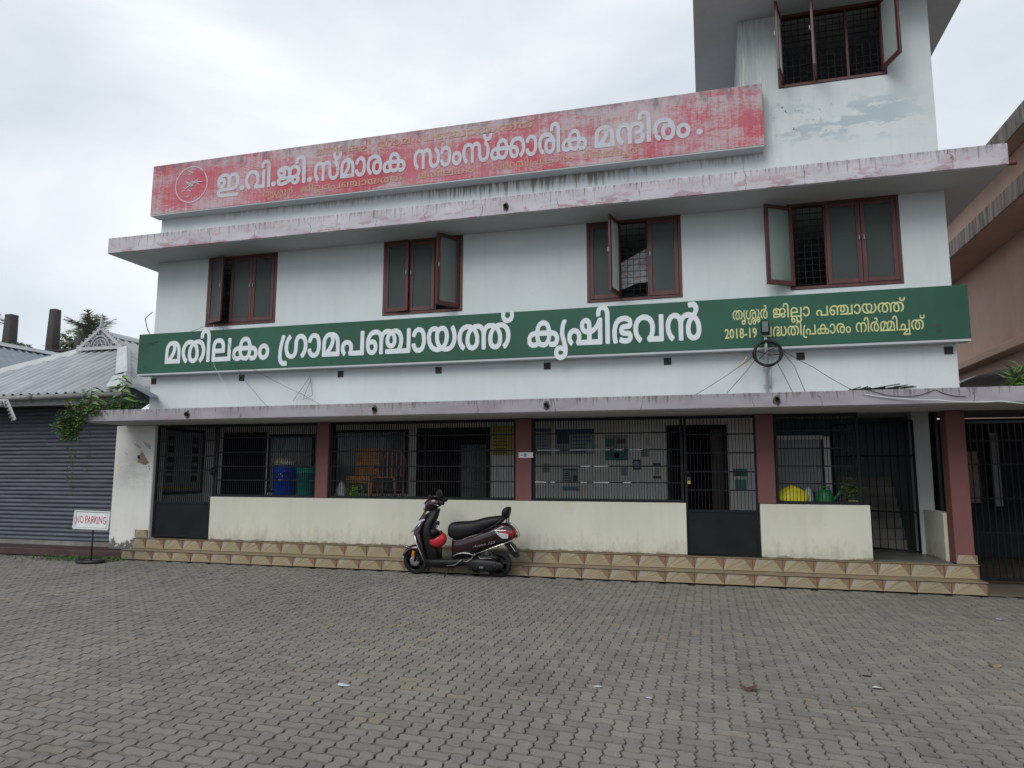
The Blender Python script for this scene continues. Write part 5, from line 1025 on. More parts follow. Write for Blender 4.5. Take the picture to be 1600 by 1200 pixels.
def corr(name, mat, cols, ptop, pbot, parent, pitch=.225, amp=.045, normal=(0, 0, 1)):
    """corrugated sheet between two boundary curves, sampled per column"""
    vs, fs = [], []; n = len(cols)
    for i, c in enumerate(cols):
        h = amp * cos(2 * pi * c / pitch)
        a, b_ = Vector(pbot(c)), Vector(ptop(c))
        for t_ in (0, .33, .66, 1):
            p = a.lerp(b_, t_); vs.append((p.x, p.y, p.z + h))
    for i in range(n - 1):
        for k in range(3):
            fs.append((i * 4 + k, (i + 1) * 4 + k, (i + 1) * 4 + k + 1, i * 4 + k + 1))
    m = MB(); m.add(vs, fs, 0, True); return m.build(name, mat, parent)
def steps_(a, b_, d):
    n = int(abs(b_ - a) / d); return [a + (b_ - a) * i / n for i in range(n + 1)]
def ftop(x):
    y = min(TY, EY + (RXE - x), EY + (x - LXE)); return (x, y, EZ + (y - EY) * SL)
corr('front_roof_sheet', M['corr'], steps_(LXE + .02, RXE - .02, PT), ftop, lambda x: (x, EY, EZ), shop)
RZ = EZ + (RXE - XR) * SL                                 # ridge
def rtop(y):
    if y < TY:
        d = y - EY; return (RXE - d, y, EZ + d * SL)
    return (XR, y, RZ)
corr('right_roof_sheet', M['corr'], steps_(EY + .02, 17.0, PT), rtop, lambda y: (RXE, y, EZ), shop)
def ltop(y):
    if y < TY:
        d = y - EY; return (LXE + d, y, EZ + d * SL)
    return (XR, y, RZ)
corr('left_roof_sheet', M['corr'], steps_(EY + .02, 17.0, PT), ltop, lambda y: (LXE, y, EZ), shop)
b = MB()
def ridge_strip(m, a, c, w_=.10, lift=.03):
    lift += .06
    a, c = Vector(a), Vector(c); d = (c - a).normalized(); s_ = d.cross(Vector((0, 0, 1))).normalized() * w_
    up = Vector((0, 0, lift)); dn = Vector((0, 0, -.03))
    m.add([a - s_ + dn, a + up, a + s_ + dn, c - s_ + dn, c + up, c + s_ + dn], [(0, 1, 4, 3), (1, 2, 5, 4), (0, 3, 5, 2)])
ridge_strip(b, (RXE, EY, EZ), (RXE - (TY - EY), TY, TZ), .11, .05)
ridge_strip(b, (LXE, EY, EZ), (LXE + (TY - EY), TY, TZ), .11, .05)
ridge_strip(b, (XR, TY - .1, RZ + .01), (XR, 17.0, RZ + .01), .12, .04)
b.build('ridge_cap', M['corrwhite'], shop)
# pale flashing sheets down the right hip and the dark lower tail sheet
b = MB(); b.add([(-13.17, 13.06, 4.48), (-12.93, 13.08, 4.52), (-11.40, 11.60, 3.66), (-11.66, 11.56, 3.61)], [(0, 1, 2, 3)]); b.build('hip_flashing', M['corrwhite'], shop)
b = MB(); b.add([(-11.64, 11.48, 3.56), (-11.36, 11.54, 3.60), (-10.73, 10.90, 3.26), (-11.16, 10.86, 3.24)], [(0, 1, 2, 3)]); b.build('hip_flashing', M['corrwhite'], shop)
# gable screen with scroll work
gx0, gx1, gy = -14.40, -13.02, TY - .12
gap = -13.70
gb = MB()
def bar2(m, pts, th, y0=gy - .012, y1=gy + .012):
    m.tube([(p[0], (y0 + y1) / 2, p[1]) for p in pts], th, 5)
z0 = 4.50; za = 5.01
gb.prism([(gx0, z0 - .04), (gx1, z0 - .04), (gx1 - .03, z0 + .035), (gx0 + .03, z0 + .035)], 'y', gy - .015, gy + .015)
gb.prism([(gx0, z0), (gx0 + .12, z0 + .0), (gap, za - .07), (gap, za)], 'y', gy - .013, gy + .013)
gb.prism([(gx1, z0), (gap, za), (gap, za - .07), (gx1 - .12, z0)], 'y', gy - .013, gy + .013)
gb.build('gable_border', M['lace'], shop)
gb = MB()
def arc(cx, cz, r, a0, a1, n=9): return [(cx + r * cos(radians(a0 + (a1 - a0) * i / n)), cz + r * sin(radians(a0 + (a1 - a0) * i / n))) for i in range(n + 1)]
bar2(gb, arc(gap, z0 + .03, .19, 0, 180), .014); bar2(gb, arc(gap, z0 + .03, .26, 10, 170), .016); bar2(gb, arc(gap, z0 + .06, .07, 0, 360), .013)
for a in range(0, 181, 30):
    bar2(gb, [(gap + .07 * cos(radians(a)), z0 + .05 + .07 * sin(radians(a))), (gap + .18 * cos(radians(a)), z0 + .04 + .17 * sin(radians(a)))], .011)
for s_ in (-1, 1):
    bar2(gb, [(gap + s_ * (.34 + .05 * cos(t_ / 3)) , z0 + .08 + .045 * sin(t_ / 1.4)) for t_ in range(10)], .013)
    bar2(gb, arc(gap + s_ * .36, z0 + .09, .06, 0, 300), .013); bar2(gb, arc(gap + s_ * .50, z0 + .065, .04, 0, 300), .012)
    bar2(gb, arc(gap + s_ * .10, z0 + .34, .05, 0, 320), .012); bar2(gb, arc(gap + s_ * .22, z0 + .25, .045, 0, 320), .012)
    for k in range(6):                                     # leafy lobes along the slope
        fx = gap + s_ * (.64 - .11 * k); fz = z0 + .03 + (za - z0) * k / 6.2; bar2(gb, arc(fx, fz + .03, .03, 0, 340, 6), .014)
gb.build('gable_scrollwork', M['lace'], shop)
gb = MB(); gb.lathe((gap, gy, za - .03), [(.035, 0), (.04, .05), (.028, .10), (.045, .15), (.03, .20), (.02, .24), (.022, .30), (.008, .36)], 10); gb.build('finial', M['lace'], shop)
b = MB(); b.add([(gx0 + .1, gy + .03, z0), (gx1 - .1, gy + .03, z0), (gap, gy + .03, za - .08)], [(0, 1, 2)]); b.build('gable_panel', M['corr2'], shop)
# small dark sheet closing the gap between shop and office
corr('tail_sheet', M['corr2'], steps_(10.95, 11.9, PT), lambda y: (-10.98 + .0 * y, y, 3.40 - .10 * (y - 11)), lambda y: (-10.12 - .7 * max(0, y - 11), y, 3.02 + .22 * (y - 11)), shop, amp=.014)

# lace trim of a nearer awning
lt = thing('lace_awning_trim', 'white lace metal edging hanging from the eave at the far left', 'awning trim', (-14.0, 10.4, 2.95))
m = MB()
def lace(p0, p1, h, n, m):
    p0, p1 = Vector(p0), Vector(p1); d = (p1 - p0)
    nz = Vector((-d.z, 0, d.x)).normalized() * -1
    if nz.z > 0: nz = -nz
    m.obox((p0 + p1) / 2, d / 2, (0, .006, 0), nz * .022)
    for i in range(n):
        a = p0 + d * (i / n); c = p0 + d * ((i + 1) / n); t_ = (a + c) / 2 + nz * h
        m.tube([a, t_, c], .012, 4)
        mid = (a + c) / 2 + nz * h * .45; m.tube([a + nz * .03, mid, c + nz * .03], .009, 4)
lace((-13.95, 10.4, 2.98), (-13.02, 10.4, 2.985), .11, 9, m); m.build('level_edging', M['lace'], lt)
m = MB(); lace((-13.02, 10.4, 2.985), (-12.77, 10.4, 2.60), .10, 6, m); m.build('sloping_edging', M['lace'], lt)

# second roof further left
r2 = thing('rear_shop_roof', 'bluish corrugated roof slope rising beyond the hip of the shop roof', 'roof', (-18.5, 15, 3))
corr('roof_sheet', M['corr2'], steps_(11.2, 17.6, PT), lambda y: (-20.0, y, 5.28), lambda y: (-16.9, y, 3.72), r2, pitch=.24, amp=.045)
corr('far_roof_sheet', M['corr2'], steps_(11.2, 17.6, PT), lambda y: (-20.0, y, 5.28), lambda y: (-23.1, y, 3.6), r2, pitch=.24, amp=.045)
m = MB(); ridge_strip(m, (-20.0, 11.2, 5.31), (-20.0, 17.65, 5.31), .14, .04); m.build('ridge_cap', M['corr'], r2)
m = MB(); m.box(-23.0, -17.2, 17.4, 17.6, 0, 3.6); m.box(-17.2, -17.0, 12, 17.6, 0, 3.6); m.box(-23, -22.8, 12, 17.6, 0, 3.5); m.build('wall', M['cement'], r2)

# unfinished concrete columns
def column(x, y, w_, z1, lab, h0=0):
    t = thing('concrete_column', lab, 'column', (x, y, 0), 'unfinished concrete columns behind the shop roofs')
    m = MB(); n = 8; rr_ = random.Random(int(z1 * 100)); rings = []
    for k in range(7):
        z = h0 + (z1 - h0) * k / 6 - (0 if k < 6 else 0)
        s_ = w_ / 2 * (1 - .010 * k + rr_.uniform(-.03, .03)) * (.86 if k == 6 else 1)
        rings.append([(x + s_ * a, y + s_ * b_, z) for a, b_ in ((-1, -.85), (-.85, -1), (.85, -1), (1, -.85), (1, .85), (.85, 1), (-.85, 1), (-1, .85))])
    m.loft(rings); m.build('shaft', M['moss'], t); return t
column(-23.12, 20, .345, 7.58, 'tall dark concrete column, the nearer one to the palm')
column(-25.2, 20, .40, 7.50, 'dark concrete column with rounded top near the left edge')
column(-22.35, 20.4, .30, 6.9 - .35, 'short reddish brown column stub right of the tall dark column')
t = thing('concrete_beam', 'mossy concrete ledge with weeds joining the bases of the columns', 'ledge', (-24, 20, 0))
m = MB(); m.box(-32, -22.0, 19.4, 20.8, 5.45, 5.75); m.box(-32, -22, 20.8, 21, 0, 5.6); m.build('ledge', M['moss'], t); 
m = MB(); m.box(-24.5, -20.2, 19.3, 19.4, 5.85, 5.92); m.box(-24.4, -20.4, 19.2, 19.25, 5.6, 5.68); m.build('rail', M['moss'], t)

# ------------------------------------------------------------------ plants
def leaf_shape(m, p, d, n_, L_, W_, fold=.15):
    d = Vector(d).normalized(); s_ = d.cross(Vector(n_)).normalized(); up = s_.cross(d).normalized()
    p = Vector(p)
    pts = [p, p + d * L_ * .35 + s_ * W_ * .5 + up * L_ * .05, p + d * L_ * .35 - s_ * W_ * .5 + up * L_ * .05, p + d * L_ - up * L_ * .12, p + d * L_ * .5 - up * W_ * fold]
    m.add(pts, [(0, 1, 4), (0, 4, 2), (1, 3, 4), (4, 3, 2)])
def rdir(r_, up=.3):
    a = r_.uniform(0, 2 * pi); return Vector((cos(a), sin(a), r_.uniform(-.4, .9) * 1 + up * .2))
def bush(name, label, c, size, n, mats, seed, leaf=.07, parent=None, cat='bush', stems=8, wide=.55):
    r_ = random.Random(seed); t = thing(name, label, cat, (c[0], c[1], c[2]))
    ms = [MB() for _ in mats]; st_ = MB(); sx, sy, sz = size
    cl = [(r_.uniform(-1, 1), r_.uniform(-1, 1), r_.uniform(0, 1)) for _ in range(stems)]
    for q_ in cl:
        tip = Vector((c[0] + q_[0] * sx * .9, c[1] + q_[1] * sy * .9, c[2] + q_[2] * sz * .95))
        st_.tube([c, (Vector(c) + tip) / 2 + Vector((0, 0, .04)), tip], [.008, .006, .003], 5)
    for i in range(n):
        q_ = r_.choice(cl); s_ = r_.uniform(.25, 1)
        p = Vector((c[0] + q_[0] * sx * s_, c[1] + q_[1] * sy * s_, c[2] + q_[2] * sz * s_)) + Vector((r_.gauss(0, 1) * sx, r_.gauss(0, 1) * sy, r_.gauss(0, .8) * sz)) * .22
        mi = 0 if r_.random() < .62 else r_.randrange(len(mats))
        leaf_shape(ms[mi], p, rdir(r_), rdir(r_, 3), leaf * r_.uniform(.6, 1.25), leaf * wide * r_.uniform(.8, 1.2))
    for m_, mt in zip(ms, mats): m_.build('foliage', mt, t)
    st_.build('stem', M['stem'], t)
    return t
r_ = random.Random(21)
bush('creeper', 'green and rust leaved creeper spilling over the left end of the lower slab', (-11.16, 10.16, 2.30), (.28, .13, .60), 1250, [M['leaf'], M['leaf2'], M['leafrust']], 4, .075, cat='creeper', stems=22)
bush('creeper', 'leafy tangle lying over the front edge of the lower slab at its left end', (-10.75, 10.25, 2.66), (.42, .12, .18), 420, [M['leaf'], M['leaf2'], M['leafrust']], 44, .065, cat='creeper', stems=14)
bush('creeper', 'low weeds growing along the top of the lower slab left of the first vent', (-10.62, 10.62, 2.72), (.70, .16, .24), 750, [M['leaf'], M['leaf2']], 6, .06, cat='weeds', stems=16)
bush('creeper', 'dark leaf mass under the shop gutter beside the office wall', (-10.85, 10.95, 2.74), (.38, .2, .26), 420, [M['leaf']], 8, .06, cat='weeds', stems=12)
# trailing runners down in front of the shutter
vn = thing('hanging_vine', 'thin leafy vine runners hanging in front of the roller shutter', 'vine', (-11.6, 10.7, 2.3))
vl, vs_ = MB(), MB()
for (x, zt, zb, wv) in ((-11.72, 2.35, 1.45, .05), (-11.60, 2.3, 1.15, .04), (-11.66, 2.0, 1.3, .06), (-11.28, 2.40, 1.60, .03)):
    pts = []; z = zt
    while z > zb:
        pts.append((x + wv * sin(z * 7), 10.7, z)); z -= .05
    vs_.tube(pts, .004, 4)
    for p in pts:
        if r_.random() < .75: leaf_shape(vl, p, rdir(r_), rdir(r_, 3), r_.uniform(.035, .06), .035)
vl.build('foliage', M['leaf'], vn); vs_.build('stem', M['stem'], vn)
def sprig(label, x, y, z, h, nl, L_, seed):
    r2_ = random.Random(seed); t = thing('sapling', label, 'sapling', (x, y, z)); s_ = MB(); l_ = MB()
    s_.tube([(x, y, z), (x + .02, y, z + h * .5), (x + .01, y, z + h)], [.008, .006, .003], 5)
    for i in range(nl):
        zz = z + h * (.35 + .65 * i / nl); a = i * 2.4 + r2_.uniform(-.3, .3)
        leaf_shape(l_, (x + .012, y, zz), (cos(a), sin(a) * .8, -.15), (0, -.5, 1), L_ * r2_.uniform(.8, 1.2), L_ * .32)
    l_.build('foliage', M['leaf3'], t); s_.build('stem', M['stem'], t)
sprig('young sapling with drooping long leaves, the left of two rooted on the slab end', -11.12, 10.5, 2.72, .50, 12, .25, 3)
sprig('taller sapling with tiered long leaves, the right of two rooted on the slab end', -10.42, 10.5, 2.72, .70, 15, .29, 5)

def frond(m, st_, base, d, L_, droop, nl, w_, r2_):
    base = Vector(base); d = Vector(d).normalized(); pts = []
    for i in range(9):
        t_ = i / 8; pts.append(base + d * L_ * t_ + Vector((0, 0, -droop * L_ * t_ * t_)))
    st_.tube(pts, [.035 * (1 - .8 * i / 8) for i in range(9)], 4)
    sd = d.cross(Vector((0, 0, 1))).normalized()
    for i in range(nl):
        t_ = .1 + .9 * i / nl; k = t_ * 8; a = int(k); p = pts[a].lerp(pts[min(8, a + 1)], k - a)
        tng = (pts[min(8, a + 1)] - pts[max(0, a - 1)]).normalized()
        ln = w_ * sin(pi * min(.95, t_ * .85 + .12)) * r2_.uniform(.8, 1.15)
        for s2 in (-1, 1):
            q_ = p + (sd * s2 * .8 + tng * .55 + Vector((0, 0, -.25 * r2_.uniform(-.6, 2.2)))).normalized() * ln
            wv = tng * .045
            wv = wv * .75; m.add([p - wv, p + wv, q_], [(0, 1, 2)])
def palm(label, x, y, z, n, L_, seed, trunk_from=0):
    r2_ = random.Random(seed); t = thing('coconut_palm', label, 'palm tree', (x, y, 0))
    tr = MB(); tr.tube([(x + .5, y, trunk_from), (x + .2, y, z * .5), (x, y, z)], [.2, .16, .13], 8); tr.build('trunk', M['moss'], t)
    l_, s_ = MB(), MB()
    for i in range(n):
        a = 2.4 * i + r2_.uniform(-.2, .2); el = r2_.uniform(-.15, 1.3)
        frond(l_, s_, (x, y, z), (cos(a) * cos(el), sin(a) * cos(el), sin(el)), L_ * r2_.uniform(.8, 1.1), .30 + .25 * (1.2 - el), 26, L_ * .28, r2_)
    l_.build('crown', M['palm'], t); s_.build('frond_ribs', M['stem'], t); return t
palm('larger palm crown rising behind the gable of the shop roof', -34.0, 32, 9.1, 24, 2.6, 4)
palm('smaller palm crown beside the tall dark column', -36.0, 33, 9.0, 22, 2.1, 7)
palm('palm reaching into the picture at the left edge above the roofs', -30.6, 22.5, 7.9, 16, 1.9, 9)
def crown_tree(label, x, y, z, sx, sz, n, seed, name='tree', leaf=.22):
    r2_ = random.Random(seed); t = thing(name, label, 'tree', (x, y, 0)); l_ = MB(); k_ = MB(); lt_ = MB()
    tr = MB(); tr.tube([(x, y, 0), (x + .1, y, z * .6), (x, y, z)], [.22, .16, .08], 7)
    cl = []
    for i in range(16):
        a = r2_.uniform(0, 2 * pi); rr_ = r2_.uniform(.1, .9); c_ = Vector((x + cos(a) * rr_ * sx, y + sin(a) * rr_ * sx, z + r2_.uniform(-.6, .9) * sz)); cl.append((c_, r2_.uniform(.25, .5) * sx))
        tr.tube([(x, y, z * .75), c_], [.06, .02], 5)
    for i in range(n):
        c_, r0 = r2_.choice(cl); v = Vector((r2_.gauss(0, 1), r2_.gauss(0, 1), r2_.gauss(0, .8))).normalized() * r0 * r2_.uniform(.5, 1.05)
        leaf_shape(l_ if r2_.random() < .7 else lt_, c_ + v, rdir(r2_), rdir(r2_, 2), leaf * r2_.uniform(.7, 1.3), leaf * .5)
    l_.build('crown', M['leaf'], t); lt_.build('crown_tips', M['leaf2'], t); tr.build('trunk', M['stem'], t); return t
crown_tree('small leafy treetop between the palms behind the shop', -38.4, 36, 8.8, 2.0, 1.3, 1900, 3, leaf=.3)
crown_tree('bushy weeds on the ledge between the two dark columns', -23.9, 19.2, 5.95, .42, .16, 500, 5, 'bush', .14)
crown_tree('tree seen in the gap between the office and the pink building', 9.3, 27, 5.0, 1.6, 1.6, 1500, 8, leaf=.28)

# grass at the foot of the no parking sign
gr_ = MB(); r2_ = random.Random(2)
for i in range(1500):
    x = r2_.gauss(-11.0, .55); y = 10.62 + .13 * r2_.gauss(0, 1) - .12 * (x + 11) * -.3
    if y > 10.97 or x > -10.30: continue
    h = r2_.uniform(.02, .085); a = r2_.uniform(0, 6.28); d = Vector((cos(a), sin(a), 0))
    gr_.add([(x - .006 * d.y, y + .006 * d.x, 0), (x + .006 * d.y, y - .006 * d.x, 0), (x + d.x * h * .5, y + d.y * h * .5, h)], [(0, 1, 2)])
tag(gr_.build('grass', M['leaf']), 'thin green grass tufts along the plinth around the sign post', 'grass', kind='stuff')

# no parking sign
t = thing('no_parking_sign', 'small white no parking board on a thin black post before the shutter', 'sign', (-10.61, 10.27, 0))
A_ = Vector((-11.03, 10.27, .60)); uu = Vector((.775, 0, -.012)); vv = Vector((.02, 0, .315))
def brd(m, a0, a1, b0, b1, y0, y1):
    pts = [A_ + uu * a0 + vv * b0, A_ + uu * a1 + vv * b0, A_ + uu * a1 + vv * b1, A_ + uu * a0 + vv * b1]
    m.add([(p.x, y0, p.z) for p in pts] + [(p.x, y1, p.z) for p in pts], [(0, 1, 2, 3), (7, 6, 5, 4), (0, 4, 5, 1), (1, 5, 6, 2), (2, 6, 7, 3), (3, 7, 4, 0)])
m = MB(); brd(m, 0, 1, 0, 1, 10.262, 10.272); m.build('board', M['white_paint'], t)
m = MB()
for q_ in ((.05, .95, .06, .075), (.05, .95, .925, .94), (.05, .057, .075, .925), (.943, .95, .075, .925)): brd(m, *q_, 10.2605, 10.2618)
m.build('border_line', M['black'], t)
for q_ in ((0, 1, -.02, .03), (0, 1, .97, 1.02), (-.012, .015, .03, .97), (.985, 1.012, .03, .97)):
    m = MB(); brd(m, *q_, 10.252, 10.2615); m.build('frame', M['white_paint'], t)
o = flat_text('NO PARKING', -10.975, -10.31, .69, .135, 10.2600, M['redpaint'], t, dil=.0)
for v in o.data.vertices: v.co.z += .012 * sin(v.co.x * 41) ; v.co.x += .006 * sin(v.co.z * 60)
m = MB(); m.tube([(-10.60, 10.29, .0), (-10.605, 10.285, .62)], .014, 6); m.build('post', M['black'], t)
m = MB(); m.tube([(-10.62 + .24 * cos(2 * pi * k / 20), 10.29 + .15 * sin(2 * pi * k / 20), .03) for k in range(20)], .035, 8, closed=True); m.build('tyre_base', M['cable'], t)

# ------------------------------------------------------------------ pink building on the right
pk = thing('pink_building', 'pink plastered building with mould stained concrete eaves at the right edge', 'building', (6.3, 14, 0))
m = MB(); m.box(6.3, 12, 9.0, 20.3, 0, 6.51); m.box(5.80, 12, 8.9, 20.4, 6.882, 7.675); m.build('wall', M['pink'], pk)
m = MB(); m.box(5.5, 12.2, 8.6, 20.6, 7.69, 8.07); m.build('roof_eave', M['mould'], pk, False, .01)
m = MB(); m.box(5.5, 6.298, 8.6, 20.6, 6.515, 6.88); m.build('floor_eave', M['mould'], pk, False, .01)
m = MB(); m.box(5.53, 6.297, 8.63, 20.57, 6.505, 6.512); m.box(5.53, 5.797, 8.63, 20.57, 7.68, 7.687); m.build('eave_underside', M['pink'], pk)
m = MB(); m.box(5.98, 6.296, 8.8, 20.45, 4.13, 4.30); m.build('ledge', M['pink'], pk, False, .01)
m = MB(); m.tube([(5.46, 13.15, 7.98), (6.2, 13.12, 8.02)], .03, 8); m.build('roof_pipe', M['galv'], pk)

# shed between the buildings
sd = thing('dark_shed', 'dark shed with curved tarpaulin roof and barred front right of the end pillar', 'shed', (4.9, 12.5, 0))
m = MB(); rings = []
for k in range(9):
    y = 12.2 + k * .45; rings.append(y)
vs = []; nA = 12
for y in rings:
    sag = .05 * sin(y * 7)
    for i in range(nA + 1):
        a = pi * i / nA; vs.append((5.05 - 1.42 * cos(a), y, 2.75 + (.52 + sag * .3) * sin(a)))
m.add(vs, [(j * (nA + 1) + i, j * (nA + 1) + i + 1, (j + 1) * (nA + 1) + i + 1, (j + 1) * (nA + 1) + i) for j in range(8) for i in range(nA)], 0, True)
m.add([(3.60, 12.2, 2.72), (6.5, 12.2, 2.72), (6.5, 15.9, 2.72), (3.60, 15.9, 2.72)], [(0, 1, 2, 3)])
m.build('tarpaulin_roof', plain('grey_tarpaulin', (.50, .50, .50), .7, var=.25, vs=3), sd)
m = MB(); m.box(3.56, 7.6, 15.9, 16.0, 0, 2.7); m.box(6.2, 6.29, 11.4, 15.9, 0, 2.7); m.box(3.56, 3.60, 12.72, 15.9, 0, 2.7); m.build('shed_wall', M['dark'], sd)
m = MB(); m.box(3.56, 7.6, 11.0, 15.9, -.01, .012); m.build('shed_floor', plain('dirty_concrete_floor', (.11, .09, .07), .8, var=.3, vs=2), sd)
m = MB(); m.box(4.62, 5.15, 15.80, 15.88, 1.05, 2.05); m.build('pale_opening', plain('pinkish_far_wall', (.50, .38, .32), .8), sd)
m = MB(); m.box(5.28, 5.40, 15.5, 15.6, 1.0, 2.4); m.build('pale_post', M['side'], sd)
fg = grille(3.62, 6.16, .06, 2.40, .085, (.75, 1.25, 1.75, 2.1), y=12.05, bar=.007, name='barred_front', parent=sd)
m = MB(); m.box(3.66, 3.74, 12.3, 12.33, 1.95, 2.2); m.build('yellow_tag', plain('yellow_tag', (.62, .60, .05), .6), sd)

# pot plant hanging over the lower slab at the right edge
bush('slab_plant', 'spiky green plant on the lower slab at the right edge', (4.06, 10.75, 2.72), (.16, .14, .32), 170, [M['leaf2'], M['leaf']], 31, .17, cat='plant', stems=10, wide=.2)

# ------------------------------------------------------------------ lamp pole, cable coil and wires
t = thing('flood_lamp', 'small black flood lamp on a white pipe in front of the green board', 'lamp', (.93, 10.98, 2.72))
m = MB(); m.tube([(.915, 11.20, 2.74), (.915, 11.19, 3.40), (.905, 10.98, 3.46), (.90, 10.97, 3.66)], .022, 8); m.tube([(.97, 11.21, 2.9), (.97, 11.21, 3.42)], .012, 6); m.build('pipe', M['pvc'], t)
m = MB(); m.obox((.895, 10.92, 3.77), (.055, 0, 0), (0, .045, .02), (0, -.02, .10)); m.build('lamp_housing', M['black'], t, False, .01)
m = MB(); m.obox((.895, 10.868, 3.775), (.042, 0, 0), (0, .002, 0), (0, -.015, .075)); m.build('lens', M['innerglass'], t)
m = MB(); m.box(.86, .97, 11.185, 11.215, 2.93, 2.945); m.box(.86, .98, 11.18, 11.215, 3.2, 3.215); m.build('clamp', M['galv'], t)
t = thing('cable_coil', 'coil of black cable hanging on the lamp pipe under the green board', 'cable coil', (.92, 10.95, 3.38))
m = MB(); rr = random.Random(3)
for k in range(9):
    ph = rr.uniform(0, 6); rx, rz = rr.uniform(.175, .205), rr.uniform(.165, .20); cx_, cz_ = .92 + rr.uniform(-.01, .012), 3.385 + rr.uniform(-.012, .012)
    m.tube([(cx_ + rx * cos(2 * pi * i / 28 + ph), 10.93 + .02 * k / 4 + .012 * sin(3 * (2 * pi * i / 28)), cz_ + rz * sin(2 * pi * i / 28 + ph)) for i in range(28)], .0115, 6, closed=True)
m.build('winding', M['cable'], t)
m = MB(); m.tube([(.78, 10.94, 3.42), (.95, 10.93, 3.35), (1.08, 10.94, 3.36)], .006, 5); m.tube([(.80, 10.94, 3.30), (.92, 10.93, 3.42), (1.05, 10.94, 3.47)], .006, 5); m.build('cross_wire', M['cable'], t)
def wire(label, pts, sag, r=.0045, mat='cable', group=None):
    P_ = []
    for a, b_ in zip(pts[:-1], pts[1:]):
        a, b_ = Vector(a), Vector(b_)
        for i in range(8):
            t_ = i / 8; P_.append(a.lerp(b_, t_) + Vector((0, 0, -sag * 4 * t_ * (1 - t_))))
    P_.append(Vector(pts[-1]))
    m = MB(); m.tube(P_, r, 5); return tag(m.build('wire', M[mat]), label, 'wire', group)
c0 = (.90, 11.0, 3.40)
wire('wire with a taped joint from the coil, reaching farthest left to the slab', [(.76, 11.0, 3.42), (.52, 11.08, 3.22), (-.32, 11.15, 2.72)], .02)
wire('second wire from the left of the coil down to the slab', [(.76, 11.0, 3.32), (.22, 11.15, 2.72)], .02)
wire('wire from the lower right of the coil to the slab', [(1.05, 11.0, 3.25), (1.30, 11.15, 2.72)], -.01)
wire('wire from the top right of the coil down beside the vent', [(1.10, 11.0, 3.45), (1.30, 11.1, 3.2), (1.47, 11.15, 2.72)], .0)
wire('wire from the top right of the coil slanting to the twigs on the slab', [(1.10, 11.0, 3.46), (1.55, 11.1, 3.18), (2.1, 11.1, 2.80)], .015)
m = MB(); m.tube([(.50, 11.06, 3.20), (.60, 11.05, 3.30)], .014, 6); m.tube([(.59, 11.05, 3.29), (.63, 11.04, 3.36)], .010, 6)
tag(m.build('tape_joint', plain('tan_tape', (.42, .36, .26), .7)), 'tan taped joint on the wire left of the cable coil', 'tape joint')
wire('thin wire running from the left board end up to the first window sill', [(-10.6, 10.98, 4.05), (-9.2, 11.2, 4.42)], .06, .0035)
wire('thin wire from the first window down across the green board to the slab', [(-8.95, 11.2, 4.42), (-8.55, 11.02, 4.0), (-8.25, 11.0, 3.4), (-7.65, 11.1, 2.74)], .02, .0035)
wire('pale thin wire hanging left across the green lettering', [(-9.05, 11.2, 4.42), (-8.85, 11.02, 3.6), (-8.3, 11.1, 2.78)], .03, .0035, 'pvc')
wire('wire from the first window slanting right to the looped wires', [(-8.9, 11.2, 4.42), (-8.1, 11.02, 3.55), (-7.0, 11.12, 3.0), (-6.45, 11.15, 2.74)], .02, .0035)
wire('loop of wire on the wall between the second and third vents', [(-7.25, 11.2, 2.90), (-6.92, 11.2, 3.35), (-6.85, 11.2, 3.0), (-7.05, 11.2, 2.92), (-6.9, 11.2, 3.3)], .01, .0035)
wire('white cable strung under the right end of the lower slab', [(2.05, 10.24, 2.66), (2.9, 10.2, 2.56), (3.6, 10.15, 2.52), (5.5, 10.0, 2.30)], .02, .006, 'pvc')
wire('slack black cable drooping over the lower slab edge near its right end', [(2.06, 10.24, 2.75), (2.5, 10.235, 2.62), (2.9, 10.24, 2.70), (3.25, 10.24, 2.60)], .03, .004)
wire('short wire curled at the left corner of the upper wall', [(-10.5, 11.2, 4.75), (-10.62, 11.15, 4.62), (-10.55, 11.15, 4.4), (-10.5, 11.18, 4.3)], .0, .008)
# dry twigs lying on the slab
t = thing('dry_twigs', 'bundle of dry black twigs lying on the lower slab right of the coil', 'twigs', (2.2, 10.5, 2.72))
m = MB(); rr = random.Random(8)
for k in range(26):
    x = rr.uniform(1.85, 2.55); l_ = rr.uniform(.12, .4); a = rr.uniform(-.25, .25); y = rr.uniform(10.3, 10.6)
    m.tube([(x, y, 2.73 + rr.uniform(0, .03)), (x + l_ * cos(a), y + l_ * sin(a), 2.735 + rr.uniform(0, .06))], .007, 4)
m.build('twig_pile', M['stem'] if False else M['cable'], t)

# ------------------------------------------------------------------ things in the verandah
def bin_(label, x, y, r0, r1, h, mat, lid=True):
    t = thing('dustbin', label, 'dustbin', (x, y, .367)); m = MB()
    m.lathe((x, y, .367), [(r0, 0), (r0 + .004, .02), (r1, h - .08), (r1 + .012, h - .08), (r1 + .012, h - .05), (r1 - .004, h - .045), (r1 + .006, h)], 24); m.build('body', mat, t)
    q = MB(); q.lathe((x, y, .367 + h), [(r1 + .018, 0), (r1 + .02, .02), (r1 - .02, .035), (.02, .05)], 24)
    q.build('rim', mat, t); return t
blue = plain('blue_plastic', (.03, .11, .75), .35, var=.06); teal = plain('teal_plastic', (.03, .36, .30), .35, var=.06)
t = bin_('tall blue plastic bin with a white mark behind the left grille', -7.86, 12.0, .19, .235, 1.32, blue)
m = MB(); n = 14
for (a0, a1) in ((0, 1.5), (2.1, 3.6), (4.2, 5.7)):
    m.tube([(-7.83 + .055 * cos(a0 + (a1 - a0) * i / 5), 11.765, 1.52 + .055 * sin(a0 + (a1 - a0) * i / 5)) for i in range(6)], .009, 5)
